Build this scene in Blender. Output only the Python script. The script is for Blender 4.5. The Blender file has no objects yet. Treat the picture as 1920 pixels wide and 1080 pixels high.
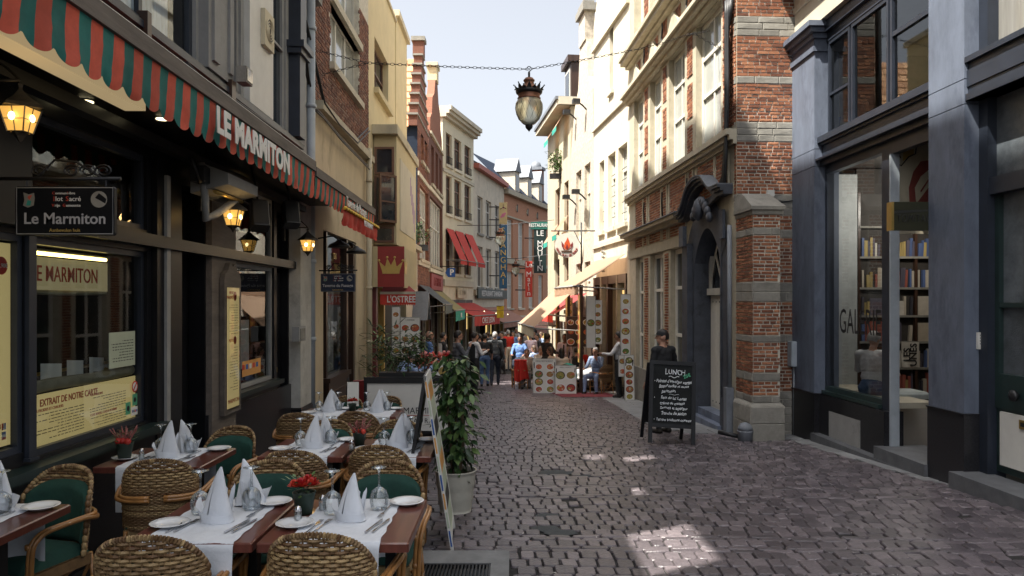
import bpy, bmesh, math, random
from mathutils import Vector, Matrix, noise
R = random.Random(11)
PI = math.pi
sc = bpy.context.scene
COL = sc.collection

# ------------------------------------------------------------------ camera, sky, sun, exposure
EYE, HOR, FPX = 1.8, 566.0, 1400.0
cam_d = bpy.data.cameras.new('camera')
cam = bpy.data.objects.new('camera', cam_d)
COL.objects.link(cam)
cam.location = (0, 0, EYE)
cam.rotation_euler = (math.radians(90), 0, 0)
cam_d.sensor_width = 36
cam_d.lens = FPX / 1920 * 36
cam_d.shift_y = (HOR - 540) / 1920
cam_d.clip_start, cam_d.clip_end = 0.05, 2000
sc.camera = cam

SUN_EL = math.radians(60)
SUN_DIR = Vector((-0.86, -0.51, 0)).normalized()          # horizontal direction towards the sun
world = bpy.data.worlds.new('World')
sc.world = world
world.use_nodes = True
wn = world.node_tree.nodes
wn.clear()
w_out = wn.new('ShaderNodeOutputWorld')
w_bg = wn.new('ShaderNodeBackground')
w_sky = wn.new('ShaderNodeTexSky')
w_sky.sky_type = 'NISHITA'
w_sky.sun_disc = False
w_sky.sun_elevation = SUN_EL
w_sky.sun_rotation = math.atan2(SUN_DIR.x, SUN_DIR.y)
w_sky.air_density, w_sky.dust_density, w_sky.ozone_density = 1.0, 5.0, 1.5
w_bg.inputs['Strength'].default_value = 0.11
w_hs = wn.new('ShaderNodeHueSaturation')                # hazy, pale summer sky
w_hs.inputs['Saturation'].default_value = 0.32
w_hs.inputs['Value'].default_value = 1.0
world.node_tree.links.new(w_sky.outputs[0], w_hs.inputs['Color'])
world.node_tree.links.new(w_hs.outputs[0], w_bg.inputs['Color'])
world.node_tree.links.new(w_bg.outputs[0], w_out.inputs['Surface'])

sun_d = bpy.data.lights.new('sun', 'SUN')
sun_d.energy = 5.0
sun_d.angle = math.radians(0.5)
sun_d.color = (1.0, 0.945, 0.84)
sun = bpy.data.objects.new('sun', sun_d)
COL.objects.link(sun)
to_sun = Vector((SUN_DIR.x * math.cos(SUN_EL), SUN_DIR.y * math.cos(SUN_EL), math.sin(SUN_EL)))
sun.rotation_euler = to_sun.to_track_quat('Z', 'Y').to_euler()
sun.location = (0, 0, 40)

vs = sc.view_settings
vs.view_transform = 'Standard'
vs.look = 'None'
vs.gamma = 1.0
vs.use_curve_mapping = False
vs.exposure = 1.45
try:
    sc.cycles.use_denoising = True
    sc.cycles.max_bounces = 8
    sc.cycles.transparent_max_bounces = 16
    sc.cycles.sample_clamp_indirect = 6
    sc.cycles.caustics_reflective = False
    sc.cycles.caustics_refractive = False
except Exception:
    pass

# ------------------------------------------------------------------ helpers
def px3(px, py, d):
    return Vector(((px - 960) / FPX * d, d, EYE + (HOR - py) / FPX * d))

def zg(x, y):
    """height of the street: level near the camera, falling away down the lane"""
    if y < 4: return 0.0
    if y < 27: return -0.049 * (y - 4)
    return -1.127 - 0.02 * (y - 27)

class MB:
    """collects faces and links them as one mesh object"""
    def __init__(s, *mats):
        s.v, s.f, s.m, s.s, s.t = [], [], [], [], []
        s.mats = mats
        s.M = None
    def pts(s, ps):
        b = len(s.v)
        if s.M is None:
            s.v.extend(tuple(p) for p in ps)
        else:
            s.v.extend(tuple(s.M @ Vector(p)) for p in ps)
        return b
    def face(s, ix, m=0, sm=False, t=0.5):
        s.f.append(ix); s.m.append(m); s.s.append(sm); s.t.append(t)
    def quad(s, a, b, c, d, m=0, t=0.5):
        k = s.pts((a, b, c, d)); s.face((k, k+1, k+2, k+3), m, False, t)
    def poly(s, ps, m=0, t=0.5):
        k = s.pts(ps); s.face(tuple(range(k, k + len(ps))), m, False, t)
    def box(s, x0, x1, y0, y1, z0, z1, m=0, t=0.5, skip=''):
        k = s.pts(((x0,y0,z0),(x1,y0,z0),(x1,y1,z0),(x0,y1,z0),(x0,y0,z1),(x1,y0,z1),(x1,y1,z1),(x0,y1,z1)))
        for n, q in (('b',(3,2,1,0)),('t',(4,5,6,7)),('y',(0,1,5,4)),('X',(1,2,6,5)),('Y',(2,3,7,6)),('x',(3,0,4,7))):
            if n not in skip: s.face(tuple(k+i for i in q), m, False, t)
    def cbox(s, x0, x1, y0, y1, z0, z1, c, m=0, t=0.5):
        """box with chamfered vertical and top edges"""
        def ring(x0, x1, y0, y1, z, c):
            return [(x0+c,y0,z),(x1-c,y0,z),(x1,y0+c,z),(x1,y1-c,z),(x1-c,y1,z),(x0+c,y1,z),(x0,y1-c,z),(x0,y0+c,z)]
        k = s.pts(ring(x0,x1,y0,y1,z0,c) + ring(x0,x1,y0,y1,z1-c,c) + ring(x0+c,x1-c,y0+c,y1-c,z1,c*.6))
        for r in (0, 8):
            for i in range(8):
                j = (i+1) % 8
                s.face((k+r+i, k+r+j, k+r+8+j, k+r+8+i), m, False, t)
        s.face(tuple(k+16+i for i in range(8)), m, False, t)
        s.face(tuple(k+7-i for i in range(8)), m, False, t)
    def extr(s, poly, a0, a1, axis='y', m=0, t=0.5, cap=True):
        """poly of (a,b) pairs extruded along axis; y: (x,z); x: (y,z); z: (x,y)"""
        n = len(poly)
        def mk(p, h):
            return (p[0], h, p[1]) if axis == 'y' else ((h, p[0], p[1]) if axis == 'x' else (p[0], p[1], h))
        k = s.pts([mk(p, a0) for p in poly] + [mk(p, a1) for p in poly])
        for i in range(n):
            j = (i+1) % n
            s.face((k+i, k+j, k+n+j, k+n+i), m, False, t)
        if cap:
            s.face(tuple(k+i for i in reversed(range(n))), m, False, t)
            s.face(tuple(k+n+i for i in range(n)), m, False, t)
    def tube(s, ps, r, n=6, m=0, t=0.5, closed=False, flat=1.0):
        ps = [Vector(p) for p in ps]
        N = len(ps)
        rs = r if isinstance(r, (list, tuple)) else [r] * N
        up = None
        rings = []
        for i, p in enumerate(ps):
            if closed: d = ps[(i+1) % N] - ps[i-1]
            else: d = ps[min(i+1, N-1)] - ps[max(i-1, 0)]
            if d.length < 1e-9: d = Vector((0, 0, 1))
            d.normalize()
            if up is None:
                up = Vector((0, 0, 1)) if abs(d.z) < .9 else Vector((1, 0, 0))
            a = d.cross(up)
            if a.length < 1e-6: a = d.cross(Vector((0, 1, .1)))
            a.normalize(); b = a.cross(d); up = b
            rings.append([p + (a*math.cos(2*PI*q/n) + b*math.sin(2*PI*q/n)*flat) * rs[i] for q in range(n)])
        k = s.pts([q for rg in rings for q in rg])
        for i in range(N if closed else N-1):
            i2 = (i+1) % N
            for q in range(n):
                q2 = (q+1) % n
                s.face((k+i*n+q2, k+i*n+q, k+i2*n+q, k+i2*n+q2), m, n > 4, t)
        if not closed:
            s.face(tuple(k+q for q in range(n)), m, False, t)
            s.face(tuple(k+(N-1)*n+q for q in reversed(range(n))), m, False, t)
    def lathe(s, prof, c=(0,0,0), n=16, m=0, t=0.5, sx=1.0, sy=1.0, sm=True):
        k = s.pts([(c[0]+r*sx*math.cos(2*PI*q/n), c[1]+r*sy*math.sin(2*PI*q/n), c[2]+z) for r, z in prof for q in range(n)])
        for i in range(len(prof)-1):
            for q in range(n):
                q2 = (q+1) % n
                s.face((k+i*n+q, k+i*n+q2, k+(i+1)*n+q2, k+(i+1)*n+q), m, sm, t)
        if prof[0][0] > 1e-4: s.face(tuple(k+q for q in reversed(range(n))), m, False, t)
        if prof[-1][0] > 1e-4: s.face(tuple(k+(len(prof)-1)*n+q for q in range(n)), m, False, t)
    def ball(s, c, r, n=8, m=0, t=0.5):
        rx, ry, rz = r if isinstance(r, (tuple, list)) else (r, r, r)
        rows = max(4, n//2)
        prof = [(math.sin(PI*i/rows), -math.cos(PI*i/rows)) for i in range(rows+1)]
        k = s.pts([(c[0]+rx*a*math.cos(2*PI*q/n), c[1]+ry*a*math.sin(2*PI*q/n), c[2]+rz*b) for a, b in prof for q in range(n)])
        for i in range(rows):
            for q in range(n):
                q2 = (q+1) % n
                s.face((k+i*n+q, k+i*n+q2, k+(i+1)*n+q2, k+(i+1)*n+q), m, True, t)
    def grid(s, fn, nu, nv, m=0, t=0.5, sm=True):
        k = s.pts([fn(i/nu, j/nv) for j in range(nv+1) for i in range(nu+1)])
        for j in range(nv):
            for i in range(nu):
                a = k + j*(nu+1) + i
                s.face((a, a+1, a+nu+2, a+nu+1), m, sm, t)
    def mesh(s, name):
        me = bpy.data.meshes.new(name)
        me.from_pydata(s.v, [], s.f)
        for m in s.mats: me.materials.append(m)
        if s.f:
            me.polygons.foreach_set('material_index', s.m)
            me.polygons.foreach_set('use_smooth', s.s)
            at = me.attributes.new('tint', 'FLOAT', 'FACE')
            at.data.foreach_set('value', s.t)
        me.update()
        return me
    def pieces(s):
        """face lists of the far-apart pieces this builder holds"""
        n = len(s.v); p = list(range(n))
        def find(a):
            while p[a] != a: p[a] = p[p[a]]; a = p[a]
            return a
        for f in s.f:
            a = find(f[0])
            for b in f[1:]: p[find(b)] = a
        isl = {}
        for i, f in enumerate(s.f): isl.setdefault(find(f[0]), []).append(i)
        if not 1 < len(isl) <= 120: return None
        bx = []
        for k, fs in isl.items():
            vs_ = [s.v[i] for f in fs for i in s.f[f]]
            lo = [min(v[a] for v in vs_) for a in range(3)]; hi = [max(v[a] for v in vs_) for a in range(3)]
            bx.append((lo, hi, max(h-l for h, l in zip(hi, lo)), fs))
        q = list(range(len(bx)))
        def fq(a):
            while q[a] != a: a = q[a]
            return a
        for i in range(len(bx)):
            for j in range(i):
                g_ = math.sqrt(sum(max(0, bx[i][0][a]-bx[j][1][a], bx[j][0][a]-bx[i][1][a])**2 for a in range(3)))
                if g_ <= max(.02, .5*max(bx[i][2], bx[j][2])): q[fq(i)] = fq(j)
        out = {}
        for i in range(len(bx)): out.setdefault(fq(i), []).extend(bx[i][3])
        return list(out.values()) if 1 < len(out) <= 40 else None
    def build(s, name, parent=None, loc=None, rot=None, kind=None):
        if parent is not None and kind is None and len(s.v) < 4000 and name not in ('foliage', 'stem', 'flower', 'eyes'):
            pc = s.pieces()
            if pc:
                first = None
                for fs in pc:
                    m2 = MB(*s.mats); mp = {}
                    for fi in fs:
                        ix = []
                        for v in s.f[fi]:
                            if v not in mp: mp[v] = len(m2.v); m2.v.append(s.v[v])
                            ix.append(mp[v])
                        m2.face(tuple(ix), s.m[fi], s.s[fi], s.t[fi])
                    o = obj(name, m2.mesh(name), parent, loc, rot)
                    first = first or o
                return first
        return obj(name, s.mesh(name), parent, loc, rot, kind)

KIDS = {}
def obj(name, data, parent=None, loc=None, rot=None, kind=None):
    o = bpy.data.objects.new(name, data)
    COL.objects.link(o)
    if parent is not None: o.parent = parent
    if loc is not None: o.location = loc
    if rot is not None: o.rotation_euler = rot
    if kind: o['kind'] = kind
    if parent is not None: KIDS.setdefault(parent.name, []).append(o)
    return o

def tag(o, label, cat, group=None):
    o['label'] = label; o['category'] = cat
    if group: o['group'] = group
    return o

def thing(name, label, cat, loc=(0,0,0), rz=0.0, group=None):
    o = obj(name, None, None, loc, (0, 0, rz))
    o.empty_display_size = .1
    return tag(o, label, cat, group)

def dup(root, loc=None, rz=None, label=None, group=None, parent=None):
    c = root.copy(); COL.objects.link(c)
    if parent is not None: c.parent = parent
    if loc is not None: c.location = loc
    if rz is not None: c.rotation_euler = (0, 0, rz)
    if label: c['label'] = label
    if group: c['group'] = group
    for ch in KIDS.get(root.name, ()):
        dup(ch, parent=c)
    return c

# ------------------------------------------------------------------ materials
def lin(c):
    return tuple(c) + (1.0,) if len(c) == 3 else c

def mat(name, c, rough=.7, var=.18, scale=6.0, bump=.0, bscale=40.0, metal=0.0, spec=.5, tint=.35, c2=None, c3=None, coat=0.0, emit=None, es=0.0, trans=0.0, stretch=None, dirt=None):
    m = bpy.data.materials.new(name); m.use_nodes = True
    nt = m.node_tree; N, L = nt.nodes, nt.links
    b = N['Principled BSDF']
    b.inputs['Roughness'].default_value = rough
    b.inputs['Metallic'].default_value = metal
    b.inputs['Specular IOR Level'].default_value = spec
    if coat: b.inputs['Coat Weight'].default_value = coat
    if trans: b.inputs['Transmission Weight'].default_value = trans
    tc = N.new('ShaderNodeTexCoord')
    src = tc.outputs['Object']
    if stretch:
        mp = N.new('ShaderNodeMapping'); mp.inputs['Scale'].default_value = stretch
        L.new(src, mp.inputs['Vector']); src = mp.outputs[0]
    nz = N.new('ShaderNodeTexNoise'); nz.inputs['Scale'].default_value = scale; nz.inputs['Detail'].default_value = 5
    nz.inputs['Roughness'].default_value = .65
    L.new(src, nz.inputs['Vector'])
    at = N.new('ShaderNodeAttribute'); at.attribute_name = 'tint'
    oi = N.new('ShaderNodeObjectInfo')
    ad = N.new('ShaderNodeMath'); ad.operation = 'ADD'
    L.new(at.outputs['Fac'], ad.inputs[0]); L.new(oi.outputs['Random'], ad.inputs[1])
    fr = N.new('ShaderNodeMath'); fr.operation = 'FRACT'; L.new(ad.outputs[0], fr.inputs[0])
    if c2 is not None:
        rp = N.new('ShaderNodeValToRGB')
        rp.color_ramp.elements[0].color = lin(c); rp.color_ramp.elements[1].color = lin(c2)
        rp.color_ramp.elements[0].position = .1; rp.color_ramp.elements[1].position = .9
        if c3 is not None:
            e = rp.color_ramp.elements.new(.55); e.color = lin(c3)
        L.new(fr.outputs[0], rp.inputs[0]); base = rp.outputs[0]
    else:
        rgb = N.new('ShaderNodeRGB'); rgb.outputs[0].default_value = lin(c); base = rgb.outputs[0]
    mr = N.new('ShaderNodeMapRange')
    mr.inputs['From Min'].default_value = .25; mr.inputs['From Max'].default_value = .75
    mr.inputs['To Min'].default_value = 1 - var; mr.inputs['To Max'].default_value = 1 + var
    L.new(nz.outputs['Fac'], mr.inputs['Value'])
    fac = mr.outputs[0]
    if tint and c2 is None:
        m2 = N.new('ShaderNodeMapRange')
        m2.inputs['To Min'].default_value = 1 - tint * .5; m2.inputs['To Max'].default_value = 1 + tint * .5
        L.new(fr.outputs[0], m2.inputs['Value'])
        mu = N.new('ShaderNodeMath'); mu.operation = 'MULTIPLY'
        L.new(fac, mu.inputs[0]); L.new(m2.outputs[0], mu.inputs[1]); fac = mu.outputs[0]
    sc_ = N.new('ShaderNodeVectorMath'); sc_.operation = 'SCALE'
    L.new(base, sc_.inputs[0]); L.new(fac, sc_.inputs['Scale'])
    out = sc_.outputs[0]
    if dirt:                                              # stains with a shape of their own
        n3 = N.new('ShaderNodeTexNoise'); n3.inputs['Scale'].default_value = dirt[1]; n3.inputs['Detail'].default_value = 6
        n3.inputs['Roughness'].default_value = .7
        L.new(src, n3.inputs['Vector'])
        r3 = N.new('ShaderNodeMapRange'); r3.inputs['From Min'].default_value = dirt[2]; r3.inputs['From Max'].default_value = dirt[2] + .14
        r3.inputs['To Max'].default_value = dirt[3]
        L.new(n3.outputs['Fac'], r3.inputs['Value'])
        mx = N.new('ShaderNodeMix'); mx.data_type = 'RGBA'
        L.new(r3.outputs[0], mx.inputs['Factor']); L.new(out, mx.inputs['A']); mx.inputs['B'].default_value = lin(dirt[0])
        out = mx.outputs['Result']
    L.new(out, b.inputs['Base Color'])
    if bump:
        n2 = N.new('ShaderNodeTexNoise'); n2.inputs['Scale'].default_value = bscale; n2.inputs['Detail'].default_value = 4
        L.new(src, n2.inputs['Vector'])
        bp = N.new('ShaderNodeBump'); bp.inputs['Strength'].default_value = bump; bp.inputs['Distance'].default_value = .01
        L.new(n2.outputs['Fac'], bp.inputs['Height']); L.new(bp.outputs[0], b.inputs['Normal'])
    if emit:
        b.inputs['Emission Color'].default_value = lin(emit); b.inputs['Emission Strength'].default_value = es
    return m

def glass_mat(name, tintc=(1,1,1), refl=.12, rough=.02, dark=0.0):
    """clear pane: lets light through and mirrors the street, more so at grazing angles"""
    m = bpy.data.materials.new(name); m.use_nodes = True
    N, L = m.node_tree.nodes, m.node_tree.links
    N.clear()
    o = N.new('ShaderNodeOutputMaterial')
    tr = N.new('ShaderNodeBsdfTransparent'); tr.inputs[0].default_value = lin(tintc)
    gl = N.new('ShaderNodeBsdfGlossy'); gl.inputs['Roughness'].default_value = rough
    gl.inputs['Color'].default_value = (.9,.93,.95,1)
    lw = N.new('ShaderNodeLayerWeight'); lw.inputs['Blend'].default_value = .35
    mr = N.new('ShaderNodeMapRange'); mr.inputs['To Min'].default_value = refl; mr.inputs['To Max'].default_value = min(1, refl + .75)
    L.new(lw.outputs['Fresnel'], mr.inputs['Value'])
    mx = N.new('ShaderNodeMixShader')
    L.new(mr.outputs[0], mx.inputs[0]); L.new(tr.outputs[0], mx.inputs[1]); L.new(gl.outputs[0], mx.inputs[2])
    L.new(mx.outputs[0], o.inputs['Surface'])
    return m

def emit_mat(name, c, s, c2=None):
    m = bpy.data.materials.new(name); m.use_nodes = True
    N, L = m.node_tree.nodes, m.node_tree.links
    b = N['Principled BSDF']
    b.inputs['Base Color'].default_value = lin(c); b.inputs['Roughness'].default_value = .5
    b.inputs['Emission Color'].default_value = lin(c2 or c); b.inputs['Emission Strength'].default_value = s
    return m

COBBLE = mat('cobble stone', (.068,.058,.066), rough=.38, c2=(.158,.134,.146), c3=(.108,.092,.102), var=.35, scale=16, bump=.6, bscale=45, spec=.55, dirt=((.06,.055,.06), 9, .60, .6))
JOINT = mat('street joint grit', (.022,.021,.02), rough=.9, var=.4, scale=20, bump=.5, bscale=60)
TAR = mat('asphalt patch', (.05,.058,.062), rough=.75, var=.25, scale=30, bump=.5, bscale=90)
STEP = mat('worn dark step stone', (.12,.125,.135), rough=.65, var=.3, scale=6, bump=.25)
FARCREAM = mat('cream paint in sunlit tone', (.74,.68,.52), rough=.85, var=.10, scale=2, dirt=((.50,.44,.34), 1.5, .56, .5))  # base lightened to stand in for sun on the cream house front
FARBRICK = mat('orange brick in sunlit tone', (.40,.19,.11), rough=.9, c2=(.55,.30,.19), var=.2, scale=10)  # sunlit brightness put into the colour; the sun misses this facade
FARGREY = mat('grey plaster in sunlit tone', (.55,.49,.39), rough=.9, var=.15, scale=2, dirt=((.34,.30,.25), 1.4, .54, .6))  # lightened colour replaces missing sunlight on the grey house front
BLUESTONE = mat('blue stone', (.135,.160,.215), rough=.58, var=.25, scale=5, bump=.2, bscale=30, dirt=((.045,.055,.085), 3.6, .52, .55), stretch=(1,1,.4))
GRANITE = mat('black granite', (.018,.018,.021), rough=.3, var=.7, scale=60, spec=.4)
PAVE = mat('pavement slab stone', (.22,.225,.23), rough=.7, var=.28, scale=7, bump=.25, bscale=40)
BRICK = mat('red brick', (.15,.055,.030), rough=.85, c2=(.38,.165,.085), c3=(.27,.098,.048), var=.3, scale=22, bump=.4, bscale=60, dirt=((.07,.035,.03), 4.0, .58, .6))
BRICKD = mat('dark brown brick', (.12,.05,.035), rough=.85, c2=(.24,.10,.06), c3=(.17,.068,.045), var=.3, scale=22, bump=.4, bscale=60)
MORTAR = mat('pale mortar', (.50,.47,.40), rough=.95, var=.25, scale=12, bump=.3, bscale=60)
SAND = mat('sandstone', (.44,.395,.30), rough=.85, var=.2, scale=5, bump=.25, bscale=35, dirt=((.22,.20,.16), 2.5, .58, .6))
STONEG = mat('grey limestone', (.25,.238,.21), rough=.85, var=.25, scale=7, bump=.3, bscale=40, dirt=((.17,.16,.14), 4, .57, .65))
CREAM = mat('cream render', (.55,.49,.36), rough=.85, var=.12, scale=2, bump=.15, bscale=30, dirt=((.34,.30,.23), 1.5, .54, .6), stretch=(1,1,.5))
WHITER = mat('white render', (.57,.525,.42), rough=.85, var=.10, scale=2, bump=.15, bscale=30, dirt=((.38,.34,.27), 1.6, .54, .6), stretch=(1,1,.5))
YELLOW = mat('yellow render', (.58,.49,.30), rough=.85, var=.10, scale=2, bump=.1, bscale=30, dirt=((.42,.34,.2), 1.2, .6, .5))
TAN = mat('tan render', (.50,.415,.285), rough=.9, var=.14, scale=2.5, bump=.2, bscale=25, dirt=((.24,.19,.13), 1.6, .56, .6), stretch=(1,1,.5))
GREYR = mat('grey render', (.40,.36,.30), rough=.85, var=.12, scale=2, bump=.1, bscale=30, dirt=((.28,.26,.23), 1.5, .57, .6))
OLDGREY = mat('weathered grey paint', (.27,.27,.265), rough=.7, var=.14, scale=4, bump=.12, bscale=40, dirt=((.14,.14,.14), 2.2, .58, .6))
WHITEP = mat('old white paint', (.66,.65,.61), rough=.6, var=.08, scale=4, tint=.1, dirt=((.42,.40,.36), 3, .62, .5))
BLACKP = mat('black shopfront paint', (.0065,.007,.009), rough=.38, var=.35, scale=5, spec=.28)
SOOT = mat('sooty blue stone', (.058,.066,.085), rough=.6, var=.35, scale=5, bump=.2, bscale=30, dirt=((.02,.022,.03), 3.5, .52, .8))
BLUEBLK = mat('blue black paint', (.022,.028,.042), rough=.4, var=.25, scale=5)
GREENBLK = mat('dark green paint', (.018,.035,.034), rough=.35, var=.2, scale=5)
DARKWOOD = mat('dark varnished wood', (.05,.026,.017), rough=.35, var=.35, scale=9, stretch=(1,1,.2))
BROWNF = mat('brown window paint', (.15,.075,.045), rough=.5, var=.2)
GREYWOOD = mat('weathered wood board', (.13,.11,.095), rough=.8, var=.35, scale=10, bump=.3, stretch=(.15,1,1))
REDFASC = mat('faded red fascia', (.42,.125,.09), rough=.6, var=.08)
IRON = mat('black iron', (.018,.018,.02), rough=.45, var=.3, metal=.3)
CABLE = mat('black cable', (.022,.023,.026), rough=.5, var=.2)
ZINC = mat('painted zinc pipe', (.34,.38,.42), rough=.45, var=.15, scale=4)
LEAD = mat('grey roof lead', (.16,.175,.20), rough=.6, var=.2)
SLATE = mat('blue slate', (.014,.021,.038), rough=.9, c2=(.028,.038,.06), var=.25, spec=.12)
ROOFT = mat('orange roof tile', (.42,.21,.10), rough=.8, c2=(.58,.33,.17), var=.2)
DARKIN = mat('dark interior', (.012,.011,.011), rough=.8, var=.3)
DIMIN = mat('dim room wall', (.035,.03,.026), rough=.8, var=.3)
PANELD = mat('grey curtain behind glass', (.20,.195,.18), rough=.10, var=.25, spec=.8, scale=2, stretch=(7,1,.4))
PANE = mat('window glass opaque', (.02,.026,.034), rough=.04, var=.3, spec=.9, tint=.4)
PANEL_ = mat('pale curtain behind glass', (.40,.42,.40), rough=.08, var=.10, spec=.8, scale=3, stretch=(6,1,1))
GLASS = glass_mat('shop glass', (.93,.96,.97), .045)
GLASSL = glass_mat('restaurant glass', (.9,.95,.93), .05)
WHITEFR = mat('white window frame', (.62,.60,.54), rough=.5, var=.08)
RED = mat('red awning cloth', (.50,.045,.03), rough=.8, var=.12)
REDDK = mat('dark red cloth', (.22,.025,.025), rough=.8, var=.15)
REDST = mat('red stripe cloth', (.52,.085,.05), rough=.8, var=.2, scale=10)
GREENST = mat('green stripe cloth', (.012,.14,.125), rough=.8, var=.22, scale=10)
def cloth_mat(name, c, tr=.45):
    m = mat(name, c, rough=.9, var=.10)
    N, L = m.node_tree.nodes, m.node_tree.links
    o = [n for n in N if n.type == 'OUTPUT_MATERIAL'][0]
    t = N.new('ShaderNodeBsdfTranslucent'); t.inputs[0].default_value = lin(c)
    x = N.new('ShaderNodeMixShader'); x.inputs[0].default_value = tr
    L.new(N['Principled BSDF'].outputs[0], x.inputs[1]); L.new(t.outputs[0], x.inputs[2]); L.new(x.outputs[0], o.inputs['Surface'])
    return m
ORANGEA = cloth_mat('faded orange awning', (.62,.42,.29))
GREENA = mat('green awning cloth', (.03,.30,.24), rough=.8, var=.15)
BROWNA = mat('brown awning cloth', (.27,.13,.09), rough=.85, var=.15)
OLIVEA = mat('olive awning cloth', (.22,.19,.08), rough=.85, var=.15)
GOLD = mat('gold paint', (.60,.42,.13), rough=.4, var=.1, metal=.3)
WHITELT = mat('white lettering paint', (.78,.77,.74), rough=.6, var=.05, tint=.05)
REDLT = mat('red lettering paint', (.45,.05,.03), rough=.6, var=.05, tint=.05)
BLKLT = mat('black lettering paint', (.02,.02,.02), rough=.5, var=.05, tint=.05)
NAVY = mat('navy sign paint', (.018,.03,.065), rough=.35, var=.15)
CRIMSON = mat('crimson sign paint', (.26,.03,.028), rough=.4, var=.1)
# ------------------------------------------------------------------ building helpers
class Fac:
    """a facade line on plan: u along it, w out towards the street, z up"""
    def __init__(s, p0, p1):
        s.p0, s.p1 = Vector(p0), Vector(p1)
        v = s.p1 - s.p0
        s.L = v.length
        s.e = v.normalized()
        s.n = Vector((-s.e.y, s.e.x))
        s.rz = math.atan2(s.e.y, s.e.x)
    def u(s, px, w=0.0):
        k = (px - 960) / FPX
        a = s.p0.x + s.n.x*w - k*(s.p0.y + s.n.y*w)
        return -a / (s.e.x - k*s.e.y)
    def d(s, px, w=0.0):
        return s.p0.y + s.n.y*w + s.e.y*s.u(px, w)
    def z(s, px, py, w=0.0):
        return EYE + (HOR - py)/FPX * s.d(px, w)
    def zu(s, u, py, w=0.0):
        return EYE + (HOR - py)/FPX * (s.p0.y + s.n.y*w + s.e.y*u)
    def xy(s, u, w=0.0):
        p = s.p0 + s.e*u + s.n*w
        return p.x, p.y
    def world(s, u, w, z):
        x, y = s.xy(u, w)
        return Vector((x, y, z))
    def zg(s, u, w=0.0):
        return zg(*s.xy(u, w))
    def thing(s, name, label, cat, group=None, u=0.0, w=0.0, z=0.0):
        x, y = s.xy(u, w)
        return thing(name, label, cat, (x, y, z), s.rz, group)

def wall(mb, u0, u1, z0, z1, holes=(), w=0.0, dep=.22, m=0, mr=None, t=.5):
    """front face of a wall with real openings and their reveals; holes = (u0,u1,z0,z1)"""
    mr = m if mr is None else mr
    us = sorted(set([u0, u1] + [min(max(h[i], u0), u1) for h in holes for i in (0, 1)]))
    zs = sorted(set([z0, z1] + [min(max(h[i], z0), z1) for h in holes for i in (2, 3)]))
    for i in range(len(us)-1):
        for j in range(len(zs)-1):
            cu, cz = (us[i]+us[i+1])/2, (zs[j]+zs[j+1])/2
            if any(h[0] < cu < h[1] and h[2] < cz < h[3] for h in holes): continue
            mb.quad((us[i+1],w,zs[j]), (us[i],w,zs[j]), (us[i],w,zs[j+1]), (us[i+1],w,zs[j+1]), m, t)
    for a, b, c, d in holes:
        mb.quad((a,w,c), (a,w-dep,c), (a,w-dep,d), (a,w,d), mr, t)
        mb.quad((b,w-dep,c), (b,w,c), (b,w,d), (b,w-dep,d), mr, t)
        mb.quad((a,w-dep,d), (b,w-dep,d), (b,w,d), (a,w,d), mr, t)
        mb.quad((a,w,c), (b,w,c), (b,w-dep,c), (a,w-dep,c), mr, t)

def body(mb, u0, u1, z0, z1, depth, m=0, w=-.001):
    """side walls, back and roof behind a facade"""
    mb.quad((u0,w,z0), (u0,w-depth,z0), (u0,w-depth,z1), (u0,w,z1), m)
    mb.quad((u1,w-depth,z0), (u1,w,z0), (u1,w,z1), (u1,w-depth,z1), m)
    mb.quad((u0,w-depth,z0), (u1,w-depth,z0), (u1,w-depth,z1), (u0,w-depth,z1), m)
    mb.quad((u0,w-depth,z1), (u1,w-depth,z1), (u1,w,z1), (u0,w,z1), m)

def window(par, u0, u1, z0, z1, w, fm, pm, cols=1, rows=(.0,), fr=.06, name='window', bar=.035, pane_w=None, open_=None):
    """casement: a frame with bars, each pane a sub-part; rows = heights (0..1) of the cross bars"""
    f = MB(fm)
    t = .05
    f.box(u0, u1, w-t, w, z0, z0+fr); f.box(u0, u1, w-t, w, z1-fr, z1)
    f.box(u0, u0+fr, w-t, w, z0+fr, z1-fr); f.box(u1-fr, u1, w-t, w, z0+fr, z1-fr)
    us = [u0+fr + (u1-u0-2*fr)*i/cols for i in range(cols+1)]
    for u in us[1:-1]:
        f.box(u-bar/2, u+bar/2, w-t+.004, w-.004, z0+fr, z1-fr)
    zs = [z0+fr] + [z0+fr+(z1-z0-2*fr)*r for r in rows if 0 < r < 1] + [z1-fr]
    for z in zs[1:-1]:
        f.box(u0+fr, u1-fr, w-t+.008, w-.008+.016, z-bar/2, z+bar/2)
    fo = f.build(name, par)
    for i in range(cols):
        for j in range(len(zs)-1):
            p = MB(pm)
            tt = R.random()
            a, b, c, d = us[i], us[i+1], zs[j], zs[j+1]
            j1, j2 = R.uniform(-.004, .004), R.uniform(-.004, .004)
            p.quad((b, w-t+.015+j1, c), (a, w-t+.015+j2, c), (a, w-t+.015-j1, d), (b, w-t+.015-j2, d), 0, tt)
            p.build('pane', fo)
    return fo

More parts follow.
